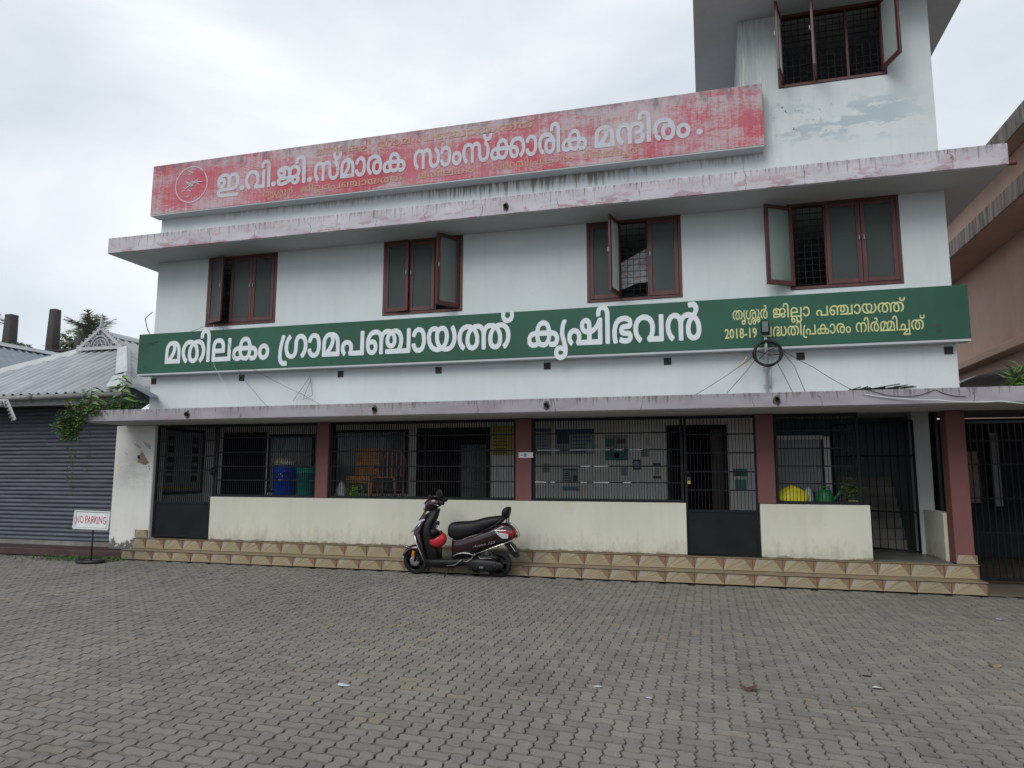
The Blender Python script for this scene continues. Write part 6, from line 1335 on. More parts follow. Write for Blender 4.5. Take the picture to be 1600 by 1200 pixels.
m.build('white_mark', M['letter'], t)
bin_('teal plastic bin standing right of the blue bin', -7.40, 12.05, .18, .22, 1.30, teal)
r_ = random.Random(12)
def sack(name, label, cat, c, size, mat, seed, amp=.16, mat2=None):
    t = thing(name, label, cat, c); r3 = random.Random(seed); m = MB(); nu, nv = 20, 12; rings = []
    ph = [r3.uniform(0, 6.3) for _ in range(6)]
    for i in range(nv + 1):
        v = i / nv; ring = []
        rad = sin(pi * min(1, .12 + v * .88)) ** .45 if v < 1 else .05
        for k in range(nu):
            a = 2 * pi * k / nu
            f = 1 + amp * (.5 * sin(3 * a + ph[0] + 4 * v) + .35 * sin(7 * a + ph[1] - 6 * v) + .3 * sin(11 * v + ph[2] + 2 * a))
            ring.append((c[0] + size[0] * rad * f * cos(a), c[1] + size[1] * rad * f * sin(a), c[2] + size[2] * v * (1 + .12 * sin(2 * a + ph[3]) * v)))
        rings.append(ring)
    m.loft(rings); m.build('bag', mat, t); return t
yel = plain('yellow_plastic_sack', (.82, .74, .02), .45, var=.22, vs=9, bump=.3)
tb = thing('inner_bench', 'dark bench behind the low wall carrying the yellow sack and green can', 'bench', (1.6, 11.62, .367))
m = MB(); m.box(1.0, 2.2, 11.42, 11.85, 1.10, 1.13); m.build('bench_top', M['black'], tb)
for x in (1.04, 2.12):
    m = MB(); m.box(x, x + .04, 11.45, 11.82, .367, 1.098); m.build('leg', M['black'], tb)
sack('yellow_sack', 'crumpled bright yellow plastic sack behind the right bars', 'sack', (1.24, 11.60, 1.13), (.235, .12, .27), yel, 3, .10)
sack('white_sack', 'white plastic bag tucked right of the yellow sack', 'bag', (1.475, 11.66, 1.13), (.075, .08, .25), plain('white_plastic', (.48, .50, .54), .5, var=.15, vs=12), 5, .12)
t = thing('watering_can', 'green plastic watering can between the white bag and the potted plant', 'watering can', (1.72, 11.65, 1.13))
gp = plain('green_plastic', (.015, .20, .07), .4, var=.1)
m = MB(); m.lathe((1.70, 11.64, 1.13), [(.11, 0), (.12, .02), (.115, .17), (.08, .22), (.04, .235)], 18); m.build('body', gp, t)
m = MB(); m.tube([(1.79, 11.62, 1.19), (1.87, 11.60, 1.27), (1.93, 11.58, 1.36)], [.03, .02, .014], 8); m.build('spout', gp, t)
m = MB(); m.tube([(1.66, 11.64, 1.34), (1.68, 11.62, 1.41), (1.76, 11.62, 1.40), (1.80, 11.64, 1.30)], .012, 7); m.build('handle', gp, t)
t = bush('potted_plant', 'small leafy plant in a pale patterned pot at the end of the right bars', (2.08, 11.66, 1.24), (.13, .10, .26), 150, [M['leaf2'], M['leaf']], 14, .085, cat='potted plant', stems=9)
m = MB(); m.lathe((2.08, 11.66, 1.13), [(.055, 0), (.075, .10), (.082, .115)], 16); m.build('pot', plain('dark_pot', (.05, .05, .045), .6), t)
m = MB()
for k in range(5):
    m.obox((2.02 + k * .03, 11.577, 1.18), (.005, 0, 0), (0, .002, 0), (0, 0, .028))
m.obox((2.08, 11.576, 1.205), (.06, 0, 0), (0, .002, 0), (0, 0, .004)); m.obox((2.08, 11.576, 1.16), (.06, 0, 0), (0, .002, 0), (0, 0, .004)); m.build('pot_pattern', plain('pot_cream', (.55, .50, .35), .6), t)
sack('white_bag', 'white plastic bag with green leaves inside at the left of the middle bars', 'bag', (-6.43, 11.60, 1.13), (.10, .10, .30), bpy.data.materials['white_plastic'], 8, .14)
bush('green_bundle', 'bright green leafy bundle right of the white bag behind the bars', (-6.22, 11.62, 1.13), (.17, .08, .22), 260, [plain('bright_leaf', (.26, .48, .08), .6, var=.3), M['leaf2']], 17, .07, cat='leaf bundle', stems=9)
sack('cloth_heap', 'yellow and white cloth heaped on the lid of the blue bin', 'cloth', (-7.86, 11.95, 1.737), (.24, .14, .15), plain('yellow_white_cloth', (.75, .68, .45), .8, var=.5, vs=7), 9, .2)
tb = thing('inner_bench', 'long dark bench behind the middle low wall carrying the two chairs', 'bench', (-5.9, 12.1, .367))
m = MB(); m.box(-6.62, -5.2, 11.46, 12.42, 1.09, 1.125); m.build('bench_top', M['black'], tb)
for x in (-6.58, -5.28):
    m = MB(); m.box(x, x + .05, 11.5, 12.38, .367, 1.088); m.build('leg', M['black'], tb)
oak = plain('light_brown_wood', (.58, .27, .09), .5, var=.2, vs=5)
t = thing('wooden_chair', 'light brown wooden chair with slatted back behind the bars', 'chair', (-6.28, 12.15, 1.127))
X0, X1, Y0, Y1, Z0 = -6.50, -6.05, 11.95, 12.30, 1.127
for (x, y, z) in ((X0, Y0, 1.50), (X1, Y0, 1.50), (X0, Y1, 2.07), (X1, Y1, 2.07)):
    m = MB(); m.box(x - .018, x + .018, y - .018, y + .018, Z0, z); m.build('leg', oak, t)
m = MB(); m.box(X0 - .02, X1 + .02, Y0 - .02, Y1 - .02, 1.503, 1.54); m.box(X0 + .02, X1 - .02, Y0 - .012, Y0 + .012, 1.42, 1.5); m.build('seat', oak, t)
for k in range(8):
    m = MB(); z = 1.57 + k * .062; m.box(X0 + .02, X1 - .02, Y1 - .03, Y1 - .012, z, z + .052); m.build('slat', oak, t)
pkp = plain('brown_pink_plastic', (.40, .20, .16), .4, var=.08)
t = thing('plastic_chair', 'brownish pink plastic chair beside the wooden chair behind the bars', 'chair', (-5.75, 12.1, 1.127))
X0, X1 = -5.98, -5.53
for (x, y, s_) in ((X0, 11.92, -1), (X1, 11.92, 1), (X0 + .02, 12.32, -1), (X1 - .02, 12.32, 1)):
    m = MB(); m.tube([(x + s_ * .02, y, Z0), (x, y, 1.50)], [.02, .028], 8); m.build('leg', pkp, t)
m = MB(); m.box(X0, X1, 11.9, 12.32, 1.502, 1.535); m.build('seat', pkp, t, False, .012)
m = MB(); m.tube([(X0 + .01, 12.33, 1.5), (X0, 12.36, 1.85), (X0 + .10, 12.38, 2.03), (X1 - .10, 12.38, 2.03), (X1, 12.36, 1.85), (X1 - .01, 12.33, 1.5)], .022, 8); m.build('back_frame', pkp, t)
for k in range(4):
    m = MB(); x = X0 + .09 + k * .09; m.obox((x, 12.365, 1.77), (.018, 0, 0), (0, .008, 0), (0, 0, .24)); m.build('back_slat', pkp, t)
for x in (X0 - .01, X1 + .01):
    m = MB(); m.tube([(x, 11.93, 1.5), (x, 11.92, 1.68), (x, 12.1, 1.72), (x, 12.34, 1.72)], .017, 7); m.build('armrest', pkp, t)
# paper hanging in the third upper window
m = MB(); A = Vector((-1.42, YW + .30, 4.62)); vs = []
for j in range(7):
    for i in range(7):
        u, v = i / 6, j / 6
        vs.append((-1.45 + .58 * u + .10 * v * (1 - u), YW + .45 + .03 * sin(3 * u + 2 * v), 4.70 + .46 * v + .10 * u * v - .0 + .12 * u - (0 if v > .2 else .02 * sin(7 * u))))
m.add(vs, [(j * 7 + i, j * 7 + i + 1, (j + 1) * 7 + i + 1, (j + 1) * 7 + i) for j in range(6) for i in range(6)], 0, True)
t = thing('hanging_cloth', 'white printed cloth hanging inside the open third upper window', 'cloth', (-1.15, YW + .45, 4.7))
cm = MT('printed_cloth', .8); x_, y_, z_ = cm.xyz(cm.pos)
cm.base(cm.mix(cm.math('MULTIPLY', cm.step(cm.noise(cm.map(cm.pos, (1, 1, 2)), 14, 3), .52, .58), .6), (.68, .70, .76), (.50, .22, .30)))
m.build('cloth', cm.m, t)
m = MB(); m.tube([(-1.72, YW + .46, 5.22), (-.45, YW + .46, 5.30)], .006, 5); m.build('line', M['cable'], t)

# litter on the paving
rr = random.Random(4)
def scrap(name, label, cat, x, y, s_, mat, curl=.3):
    m = MB(); n = 7; pts = [(0, 0, .004 + s_ * curl * .2)]
    for k in range(n):
        a = 2 * pi * k / n; r0 = s_ * rr.uniform(.55, 1.1); pts.append((r0 * cos(a) * 1.4, r0 * sin(a) * .8, .004 + s_ * curl * rr.uniform(0, 1)))
    m.add([(x + p[0], y + p[1], p[2]) for p in pts], [(0, 1 + k, 1 + (k + 1) % n) for k in range(n)])
    o = m.build(name, mat); me_ = o.data; me_.transform(Matrix.Translation((-x, -y, 0))); o.location = (x, y, 0)
    return tag(o, label, cat)
wp = bpy.data.materials['white_plastic']; dl = plain('dry_brown_leaf', (.11, .035, .022), .7, var=.3)
scrap('paper_scrap', 'white crumpled scrap on the pavers below and left of the scooter', 'litter', -2.694, 5.011, .045, wp)
scrap('dry_leaf', 'curled reddish brown dry leaf on the pavers in the right foreground', 'leaf', .255, 5.739, .055, dl, .7)
scrap('paper_scrap', 'small white scrap on the pavers right of the brown leaf', 'litter', 1.186, 6.054, .035, wp)
scrap('dry_leaf', 'small black dropping on the pavers above the white scrap on the right', 'leaf', 1.166, 6.379, .035, M['cable'])
scrap('paper_scrap', 'small white scrap left of the brown leaf near the middle of the paving', 'litter', -.844, 5.507, .028, wp)
scrap('paper_scrap', 'tiny white scrap just left of and below the brown leaf', 'litter', -.45, 5.336, .022, wp)
scrap('dry_leaf', 'pale tan curled leaf far right on the paving', 'leaf', 2.266, 6.965, .05, plain('tan_dry_leaf', (.26, .17, .09), .7), .5)
scrap('paper_scrap', 'small pale scrap near the step at the far right', 'litter', 3.074, 9.2, .04, wp)
scrap('dry_leaf', 'dark scrap on the pavers at the left', 'leaf', -5.436, 5.027, .025, M['cable'])


# ------------------------------------------------------------------ scooter
paint = MT('dark_maroon_metallic', .22, .35, .5); paint.base((.022, .0042, .0085))
try: paint.p.inputs['Coat Weight'].default_value = .8; paint.p.inputs['Coat Roughness'].default_value = .08
except Exception: pass
M['paint'] = paint.m
M['blackpl'] = plain('black_plastic', (.007, .007, .008), .48, var=.2, spec=.25)
M['glosspl'] = plain('gloss_black_plastic', (.008, .008, .009), .18, var=.1)
M['seat'] = plain('black_vinyl', (.008, .008, .010), .52, var=.15, vs=20, spec=.3)
M['tyre'] = plain('tyre_rubber', (.010, .010, .010), .8, var=.25, vs=12)
M['chrome'] = plain('brushed_chrome', (.62, .62, .64), .22, 1.0, .08)
M['silver'] = plain('silver_trim', (.42, .42, .43), .3, .8, .1)
M['metal'] = plain('dark_engine_metal', (.028, .028, .030), .5, .6, .3, 14)
M['redlens'] = plain('red_tail_lens', (.26, .012, .018), .15, var=.1)
M['clearlens'] = plain('clear_lens', (.40, .42, .44), .12, var=.1)
M['amber'] = plain('amber_lens', (.60, .16, .01), .2, var=.08)
M['plate'] = plain('number_plate_white', (.55, .57, .60), .5, var=.05)
def S(cx, cy, y=0.0):
    return ((cx - 345) / 604.0, y, (1042 + .047 * (cx - 345) - cy) / 640.0)
def sring(cx, c0, c1, hw, e=2.6, n=18, y0=0.0):
    x, _, za = S(cx, c0); _, _, zb = S(cx, c1); zc, hz = (za + zb) / 2, abs(zb - za) / 2
    r = []
    for k in range(n):
        t_ = 2 * pi * k / n; c, s_ = cos(t_), sin(t_)
        r.append((x, y0 + hw * math.copysign(abs(c) ** (2 / e), c), zc + hz * math.copysign(abs(s_) ** (2 / e), s_)))
    return r
def vring(cy, c0, c1, hw, e=2.6, n=18, y0=0.0):
    xa, _, z = S(c0, cy); xb, _, _ = S(c1, cy); xc, hx = (xa + xb) / 2, abs(xb - xa) / 2
    r = []
    for k in range(n):
        t_ = 2 * pi * k / n; c, s_ = cos(t_), sin(t_)
        r.append((xc + hx * math.copysign(abs(s_) ** (2 / e), s_), y0 + hw * math.copysign(abs(c) ** (2 / e), c), z))
    return r
def smooth_st(st, sub=4):
    res = []; n = len(st)
    for i in range(n - 1):
        p0, p1, p2, p3 = st[max(0, i - 1)], st[i], st[i + 1], st[min(n - 1, i + 2)]
        for k in range(sub):
            t_ = k / sub
            res.append(tuple(.5 * ((2 * b) + (c - a) * t_ + (2 * a - 5 * b + 4 * c - d) * t_ ** 2 + (3 * b - a - 3 * c + d) * t_ ** 3) for a, b, c, d in zip(p0, p1, p2, p3)))
    res.append(st[-1]); return res
def sl(st, e=2.6, y0=0.0, fn=sring, sub=4):
    return [fn(*q_[:4], e=e, y0=y0) for q_ in smooth_st(st, sub)]
sct = thing('scooter', 'dark maroon scooter parked on its side stand beside the tiled steps', 'scooter', (-4.545, 10.68, 0))
def part(name, m, mat, parent=None, bevel=0): return m.build(name, mat, parent or sct, True, bevel)
def wheel(cx, cy, r, w_):
    c = S(cx, cy); x, z = c[0], r
    m = MB(); prof = []
    for k in range(13):
        a = pi * k / 12; prof.append((r - .055 + .055 * abs(sin(a)) ** .7, -w_ / 2 * cos(a)))
    prof += [(r - .058, w_ / 2 * .8), (r - .058, -w_ / 2 * .8)]
    rings = [[(x + q_[0] * cos(2 * pi * k / 36), q_[1], z + q_[0] * sin(2 * pi * k / 36)) for k in range(36)] for q_ in prof + [prof[0]]]
    m.loft(rings, False); tw = m.build('wheel', M['tyre'], sct, True)
    m = MB(); ri = r - .058
    rings = [[(x + a * cos(2 * pi * k / 32), h, z + a * sin(2 * pi * k / 32)) for k in range(32)] for a, h in ((ri, -.035), (ri + .004, -.04), (ri - .014, -.032), (ri - .016, .032), (ri + .002, .038))]
    m.loft(rings, False)
    for k in range(5):
        a = 2 * pi * k / 5 + .3
        for da in (-.14, .14):
            m.tube([(x + .03 * cos(a), -.018, z + .03 * sin(a)), (x + (ri - .012) * cos(a + da), -.022, z + (ri - .012) * sin(a + da))], .010, 5)
    m.lathe((x, .030, z), [(.001, 0), (ri - .004, 0), (ri - .004, .006), (.001, .006)], 28, axis='y')
    m.build('rim', M['glosspl'] if cx < 600 else M['metal'], tw, True)
    m = MB(); m.lathe((x, -.045, z), [(.001, 0), (.032, 0), (.036, .02), (.036, .07), (.001, .07)], 16, axis='y'); m.build('hub', M['metal'], tw, True)
    return x, z
fx, fz = wheel(345, 905, .212, .085)
rx, rz = wheel(1180, 960, .208, .092)
m = MB(); m.lathe((fx, -.052, fz), [(.05, 0), (.082, 0), (.082, .004), (.05, .004)], 24, axis='y'); part('brake_disc', m, M['silver'])
m = MB()
for k in range(9):
    a = 2 * pi * k / 9; m.lathe((fx + .066 * cos(a), -.0535, fz + .066 * sin(a)), [(.001, 0), (.006, 0), (.006, .002)], 6, axis='y')
m.obox((fx + .06, -.06, fz + .035), (.02, 0, .01), (0, .012, 0), (-.012, 0, .028)); part('brake_caliper', m, M['metal'])
for s_ in (-1, 1):
    m = MB(); m.tube([(fx, s_ * .062, fz), S(375, 800, s_ * .068), S(420, 690, s_ * .07)], [.016, .02, .022], 8); part('fork', m, M['metal'])
# front fender
def arc_shell(cx, cz, r0, r1, a0, a1, hw, n=20, tip=.75):
    rings = []
    for i in range(n + 1):
        t_ = i / n; a = radians(a0 + (a1 - a0) * t_); w_ = hw * (tip + (1 - tip) * sin(pi * min(1, t_ * 1.1)))
        ring = []
        for k in range(9):
            u = -1 + 2 * k / 8; rr_ = r0 + (r1 - r0) * (1 - abs(u) ** 2.4)
            ring.append((cx + rr_ * cos(a), w_ * u, cz + rr_ * sin(a)))
        for k in range(8, -1, -1):
            u = -1 + 2 * k / 8; rr_ = r0 - .006 + (r1 - r0) * (1 - abs(u) ** 2.4)
            ring.append((cx + rr_ * cos(a), w_ * .97 * u, cz + rr_ * sin(a)))
        rings.append(ring)
    return rings
m = MB(); m.loft(arc_shell(fx + .005, fz + .012, .185, .245, 163, 35, .075)); part('front_fender', m, M['paint'])
m = MB(); m.tube([S(222, 770, -.05), S(232, 748, -.062), S(262, 757, -.07), S(295, 768, -.074)], .006, 6); m.obox(S(230, 752, -.03), (.012, 0, .006), (0, .02, 0), (-.004, 0, .014)); part('fender_trim', m, M['chrome'])
# leg shield: painted outer, black inner
m = MB(); m.loft(sl([(905, 462, 492, .10), (860, 450, 490, .13), (780, 415, 470, .17), (700, 375, 455, .185), (640, 345, 445, .18), (580, 350, 450, .165), (520, 372, 465, .13), (470, 400, 490, .10), (430, 425, 520, .085), (400, 440, 540, .06)], fn=vring, e=2.4)); part('front_apron', m, M['paint'])
m = MB(); m.loft(sl([(900, 482, 600, .12), (860, 480, 600, .15), (800, 470, 598, .168), (700, 450, 560, .178), (600, 440, 535, .168), (520, 455, 545, .135), (460, 480, 575, .09), (410, 500, 592, .06), (385, 520, 600, .05)], fn=vring, e=3)); part('leg_shield', m, M['blackpl'])
for s_ in (-1, 1):
    m = MB(); m.loft([sring(*q_, e=2.2, y0=s_ * .105) for q_ in smooth_st([(322, 612, 598, .004), (345, 606, 560, .018), (380, 575, 515, .028), (420, 535, 490, .03), (455, 505, 480, .02), (468, 490, 481, .006)], 3)]); part('front_indicator', m, M['clearlens'])
m = MB()
for s_ in (-1, 1): m.tube([S(330, 610, s_ * .12), S(372, 588, s_ * .165), S(405, 560, s_ * .17), S(445, 500, s_ * .14)], .006, 6)
part('apron_trim', m, M['chrome'])
m = MB()
for s_ in (-1, 1): m.tube([S(352, 628, s_ * .12), S(382, 640, s_ * .19), S(405, 720, s_ * .205), S(440, 800, s_ * .205), S(470, 880, s_ * .19), S(476, 915, s_ * .13)], .0085, 8)
part('crash_guard', m, M['chrome'])
m = MB(); m.obox(S(338, 830, -.085), (.022, 0, -.008), (0, .008, 0), (.008, 0, .046)); part('reflector', m, M['amber'], bevel=.004)
# steering cowl
m = MB(); m.loft(sl([(432, 400, 340, .03), (452, 412, 308, .07), (495, 412, 282, .10), (545, 395, 270, .11), (600, 365, 290, .09), (640, 345, 308, .05)], e=2.5)); part('handlebar_cowl', m, M['paint'])
m = MB(); m.loft(sl([(430, 398, 335, .03), (438, 402, 325, .065), (470, 410, 300, .08), (480, 400, 310, .04)], e=2.2)); part('headlight', m, M['clearlens'])
m = MB(); m.loft(sl([(500, 290, 258, .05), (540, 275, 245, .085), (585, 280, 250, .085), (615, 300, 272, .05)], e=3)); part('instrument_panel', m, M['glosspl'])
m = MB(); m.tube([S(560, 330, .30), S(585, 330, .12), S(600, 330, 0), S(612, 330, -.12), S(640, 325, -.22)], .013, 8); part('handlebar', m, M['metal'])
for a, b_ in ((S(638, 325, -.215), S(705, 320, -.33)), (S(562, 330, .29), S(572, 328, .40))):
    m = MB(); m.tube([a, Vector(a).lerp(Vector(b_), .9), b_], [.019, .019, .023], 10); part('grip', m, M['blackpl'])
    m = MB(); A, B_ = Vector(a), Vector(b_); m.tube([A + Vector((-.03, 0, -.005)), A + Vector((-.075, -.03, -.01)), B_ + Vector((-.075, 0, -.03))], .006, 6); part('brake_lever', m, M['silver'])
def mirror(c, n_, r0, stem):
    m = MB(); m.tube(stem, .006, 6); st_o = part('mirror_stem', m, M['blackpl'])
    n_ = Vector(n_).normalized(); u = n_.cross(Vector((0, 0, 1))).normalized(); v = u.cross(n_)
    def ring(rr_, d): return [tuple(Vector(c) + n_ * d + u * rr_ * 1.12 * cos(2 * pi * k / 20) + v * rr_ * .92 * sin(2 * pi * k / 20)) for k in range(20)]
    m = MB(); m.loft([ring(.001, -.028), ring(r0 * .6, -.024), ring(r0 * .9, -.012), ring(r0, 0), ring(r0, .008)]); part('mirror', m, M['blackpl'])
    m = MB(); m.loft([ring(r0 * .93, .0085), ring(.001, .0095)], False); part('mirror_glass', m, M['chrome'])
mirror(S(650, 232, -.25), (.60, .75, .12), .096, [S(625, 322, -.19), S(640, 290, -.24), S(650, 240, -.25)])
mirror(S(432, 275, .26), (.80, .50, .05), .05, [S(560, 325, .22), S(500, 300, .27), S(445, 285, .28)])
# floor board, lower body
m = MB(); m.loft(sl([(470, 925, 885, .10), (520, 950, 880, .15), (620, 962, 880, .165), (760, 962, 880, .165), (860, 952, 872, .16), (950, 925, 868, .13)], e=5)); part('floorboard', m, M['blackpl'])
m = MB(); m.loft(sl([(500, 965, 900, .11), (600, 978, 905, .14), (740, 975, 905, .145), (860, 950, 905, .13)], e=3)); part('under_cover', m, M['glosspl'])
m = MB(); m.loft(sl([(728, 880, 690, .06), (742, 890, 680, .10), (790, 895, 680, .125), (900, 890, 700, .13), (1000, 860, 720, .12)], e=3.6)); part('seat_base', m, M['blackpl'])
m = MB(); m.loft(sl([(738, 845, 700, .085), (770, 872, 684, .128), (850, 862, 668, .148), (950, 835, 640, .158), (1050, 800, 612, .162), (1150, 768, 575, .158), (1230, 742, 545, .145), (1290, 722, 558, .12), (1330, 705, 590, .085), (1346, 690, 630, .045)], e=3.4)); part('rear_body', m, M['paint'])
m = MB(); m.loft(sl([(690, 640, 590, .06), (700, 668, 552, .105), (730, 685, 528, .132), (800, 700, 522, .142), (900, 672, 520, .146), (960, 655, 512, .146), (1040, 625, 492, .142), (1130, 585, 480, .134), (1200, 545, 476, .118), (1242, 515, 482, .08)], e=2.9)); part('seat', m, M['seat'])
m = MB(); m.tube([S(705, 668, -.11), S(740, 690, -.137), S(800, 703, -.147), S(900, 680, -.150), (S(1000, 645, -.149)), S(1100, 604, -.141), S(1190, 560, -.125)], .0035, 5); part('seat_seam', m, M['glosspl'])
m = MB(); m.tube([S(860, 690, -.158), S(920, 665, -.163), S(1000, 645, -.166)], .003, 5); part('panel_crease', m, M['silver'])
# panel trim
yb = -.170
m = MB(); m.tube([S(968, 838, yb), S(1100, 793, yb), S(1230, 748, yb + .012), S(1345, 708, yb + .06)], .0075, 6); part('panel_strip', m, M['chrome'])
m = MB(); m.tube([S(762, 852, -.150), S(800, 830, -.160), S(860, 820, -.168), S(925, 826, yb), S(965, 845, yb), S(945, 880, yb), S(905, 905, -.168), S(868, 905, -.165)], .010, 8); part('panel_loop', m, M['silver'])
m = MB(); m.tube([S(695, 945, -.168), S(790, 935, -.170), S(825, 905, -.172), S(850, 885, -.170)], .006, 6); part('floor_trim', m, M['silver'])
m = MB(); m.obox(S(972, 838, -.178), (.018, 0, .010), (0, .006, 0), (-.006, 0, .014)); part('trim_joint', m, M['chrome'], bevel=.003)
# tail
m = MB(); m.loft(sl([(1210, 650, 600, .148), (1250, 690, 590, .145), (1300, 705, 588, .118), (1338, 700, 605, .085), (1352, 685, 632, .04)], e=3)); part('tail_light', m, M['redlens'])
m = MB(); m.prism([(S(p, q_)[0], S(p, q_)[2]) for p, q_ in ((1168, 612), (1200, 650), (1245, 690), (1300, 690), (1305, 655), (1270, 638), (1215, 632), (1185, 618))], 'y', -.163, -.12); part('rear_indicator', m, M['clearlens'], bevel=.006)
m = MB(); m.tube([S(1165, 605, -.150), S(1205, 608, -.155), S(1280, 612, -.14), S(1330, 640, -.09)], .0045, 5); part('tail_trim', m, M['chrome'])
for s_ in (-1, 1):
    m = MB(); m.tube([S(1040, 615, s_ * .158), S(1110, 592, s_ * .168), S(1170, 562, s_ * .17), S(1215, 525, s_ * .165), S(1250, 492, s_ * .13), S(1262, 478, s_ * .08)], [.008, .013, .014, .014, .014, .012], 8); part('grab_rail', m, M['metal'])
m = MB(); m.loft([vring(*q_, e=2.6) for q_ in smooth_st([(498, 1262, 1282, .05), (480, 1228, 1290, .10), (440, 1222, 1300, .12), (405, 1240, 1302, .11), (393, 1262, 1298, .06)], 3)]); part('backrest', m, M['seat'])
for s_ in (-1, 1):
    m = MB(); m.tube([S(1275, 500, s_ * .06), S(1268, 560, s_ * .05)], .01, 6); part('backrest_bracket', m, M['metal'])
m = MB(); m.tube([S(1285, 548, -.02), S(1320, 565, -.03), S(1352, 600, -.03), S(1374, 650, -.03), S(1372, 690, -.03), S(1345, 700, -.02)], .006, 6); m.tube([S(1285, 548, .05), S(1320, 565, .06), S(1352, 600, .06), S(1374, 650, .06), S(1372, 690, .06), S(1345, 700, .05)], .006, 6); part('rear_guard', m, M['chrome'])
m = MB(); m.lathe(S(1360, 670, -.06), [(.001, -.02), (.022, -.015), (.026, 0), (.02, .02), (.001, .022)], 12, axis='y'); part('rear_reflector', m, M['metal'])
m = MB(); m.prism([(S(p, q_)[0], S(p, q_)[2]) for p, q_ in ((1230, 735), (1290, 728), (1335, 770), (1368, 840), (1382, 882), (1345, 884), (1310, 850), (1275, 790))], 'y', -.065, .065); part('rear_mudguard', m, M['blackpl'], bevel=.008)
pc = Vector(S(1322, 782, -.045)); pu = Vector((.35, -.94, 0)).normalized()
dn = Vector(S(1350, 815)) - Vector(S(1300, 745)); dn.y = 0; dn.normalize(); nn = pu.cross(dn).normalized()
m = MB(); m.obox(pc, pu * .085, dn * .062, nn * .003); pl = part('number_plate', m, M['plate'])
m = MB()
for i in range(2):
    for k in range(5):
        cxx = pc + pu * (-.055 + .027 * k) + dn * (-.025 + .045 * i); sgn_ = -1 if nn.y > 0 else 1
        m.obox(cxx + nn * .0036 * sgn_, pu * .008, dn * .0035, nn * .0006); m.obox(cxx + nn * .0036 * sgn_ + dn * .012, pu * .0025, dn * .010, nn * .0006)
part('plate_marks', m, M['glosspl'], pl)
# engine, exhaust, stands
m = MB(); m.loft(sl([(860, 935, 895, .03), (900, 965, 885, .055), (980, 1000, 880, .075), (1080, 1010, 885, .075), (1160, 1005, 900, .065), (1225, 990, 925, .05), (1245, 975, 945, .02)], e=3, y0=-.095)); part('engine_cover', m, M['metal'])
m = MB(); m.loft(sl([(1010, 905, 870, .03), (1030, 912, 850, .05), (1100, 912, 848, .055), (1180, 905, 855, .05), (1200, 895, 865, .02)], e=4, y0=-.10)); part('air_filter_box', m, M['blackpl'])
m = MB(); m.tube([S(1015, 858, -.152), S(1030, 878, -.158), S(1140, 876, -.158)], .006, 6); part('filter_trim', m, M['silver'])
m = MB()
for k in range(7):
    a = 2 * pi * k / 7 + .4; c = Vector(S(1165, 955, -.168)); m.tube([c, c + Vector((.06 * cos(a), 0, .06 * sin(a)))], .005, 5)
m.lathe(S(1165, 955, -.172), [(.001, 0), (.03, 0), (.032, .02)], 14, axis='y'); part('clutch_cover', m, M['metal'])
m = MB(); m.obox(S(1040, 962, -.172), (.032, 0, 0), (0, .002, 0), (0, 0, .012)); part('engine_badge', m, M['silver'])
m = MB(); m.lathe(S(960, 1000, -.12), [(.001, 0), (.03, 0), (.03, .05), (.001, .05)], 12, axis='y'); m.tube([S(900, 985, -.10), S(1000, 1020, -.10)], .012, 6); part('centre_stand', m, M['blackpl'])
m = MB(); m.tube([S(1120, 800, -.12), S(1150, 880, -.125), S(1175, 950, -.12)], .018, 8)
for k in range(6): m.lathe(S(1118 + k * 9, 815 + k * 20, -.123), [(.022, -.022), (.03, 0), (.022, .022)], 10, axis='y')
part('shock_absorber', m, M['metal'])
m = MB(); m.tube([S(1230, 975, .10), S(1120, 1000, .12), S(1000, 985, .11)], [.045, .05, .03], 12); part('exhaust', m, M['metal'])
m = MB(); m.tube([S(722, 955, -.12), S(700, 1010, -.17), S(668, 1085, -.235)], .010, 7); m.obox(S(664, 1088, -.24), (.025, 0, 0), (0, .02, 0), (0, 0, .006)); part('side_stand', m, M['metal'])
m = MB(); m.tube([S(1050, 990, -.1), S(1150, 965, -.13)], .012, 6); m.obox(S(1000, 1020, -.09), (.02, 0, .004), (0, .05, 0), (0, 0, .004)); part('footrest', m, M['metal'])
m = MB(); m.tube([S(560, 560, -.03), S(575, 548, -.05), S(585, 562, -.06)], .007, 6); part('bag_hook', m, M['chrome'])
m = MB(); m.loft(sl([(560, 545, 520, .02), (575, 560, 510, .06), (590, 550, 520, .02)], e=3)); part('glove_box_lip', m, M['glosspl'])
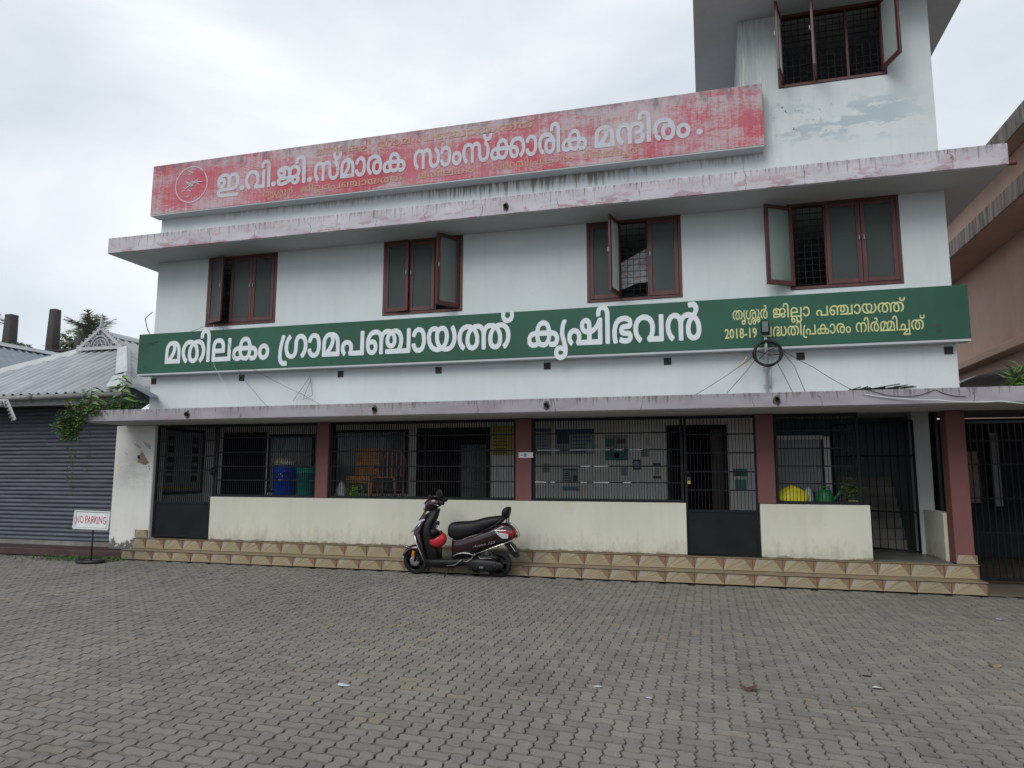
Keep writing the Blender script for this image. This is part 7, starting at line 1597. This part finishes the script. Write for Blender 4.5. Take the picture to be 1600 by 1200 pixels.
def panel_text(txt, c0, c1, h, y, mat):
    a, b_ = S(*c0, y), S(*c1, y); o = flat_text(txt, 0, 1, 0, 1, 0, mat, None, 'badge', .01, .35)
    me_ = o.data; dx, dz = b_[0] - a[0], b_[2] - a[2]
    for v in me_.vertices:
        u, w2 = v.co.x, v.co.z; v.co = (a[0] + dx * u, y, a[2] + dz * u + h * w2)
    o.parent = sct; return o
panel_text('Activa 125', (958, 772), (1182, 728), .036, -.1685, M['silver'])
sct.rotation_euler = (radians(3.5), 0, 0)
# red helmet hanging from the hook
hc = Vector((-4.545, 10.68, 0)) + Vector(S(600, 692, -.115)) + Vector((0, -.02, 0))
hl = thing('helmet', 'red open face helmet hanging under the scooter handlebar', 'helmet', tuple(hc))
ax_ = Vector((-.35, -.45, .82)).normalized(); s1 = ax_.cross(Vector((0, 1, 0))).normalized(); s2 = s1.cross(ax_)
def hring(th, r, ex=1): return [tuple(hc + ax_ * cos(th) * r * ex + (s1 * cos(2 * pi * k / 28) * 1.12 + s2 * sin(2 * pi * k / 28)) * sin(th) * r) for k in range(28)]
m = MB(); R_ = .128
m.loft([hring(radians(a), R_) for a in range(179, 45, -9)] + [hring(radians(50), R_ - .012), hring(radians(60), R_ - .022)], True); m.build('shell', plain('red_helmet_paint', (.50, .028, .045), .22, var=.06), hl)
m = MB(); m.loft([hring(radians(a), R_ - .02) for a in range(60, 178, 12)], True); m.build('lining', M['blackpl'], hl)
m = MB(); m.tube([Vector(p) * 1.0 for p in hring(radians(50), R_ + .002)], .009, 6, closed=True); m.build('rim_seal', M['blackpl'], hl)
hk = Vector((-4.545, 10.68, 0)) + Vector(S(572, 556, -.06))
m = MB(); m.tube([hc + s1 * .10 + ax_ * .06, hk + Vector((.01, -.005, -.02)), hk], .007, 5); m.tube([hc - s1 * .11 + ax_ * .06, hk + Vector((-.02, 0, -.05)), hk], .007, 5); m.build('strap', M['silver'], hl)
m = MB(); m.loft([sring(*q_, e=2.5, y0=-.12) for q_ in ((515, 650, 610, .02), (540, 660, 580, .06), (580, 650, 590, .06), (600, 640, 610, .02))])
m.v = [(v[0] - 4.545, v[1] + 10.66, v[2]) for v in m.v]
m.build('black_pad', M['seat'], hl)
print('OBJECTS', len(bpy.data.objects), 'TRIS', sum(len(p.vertices) - 2 for me in bpy.data.meshes for p in me.polygons))
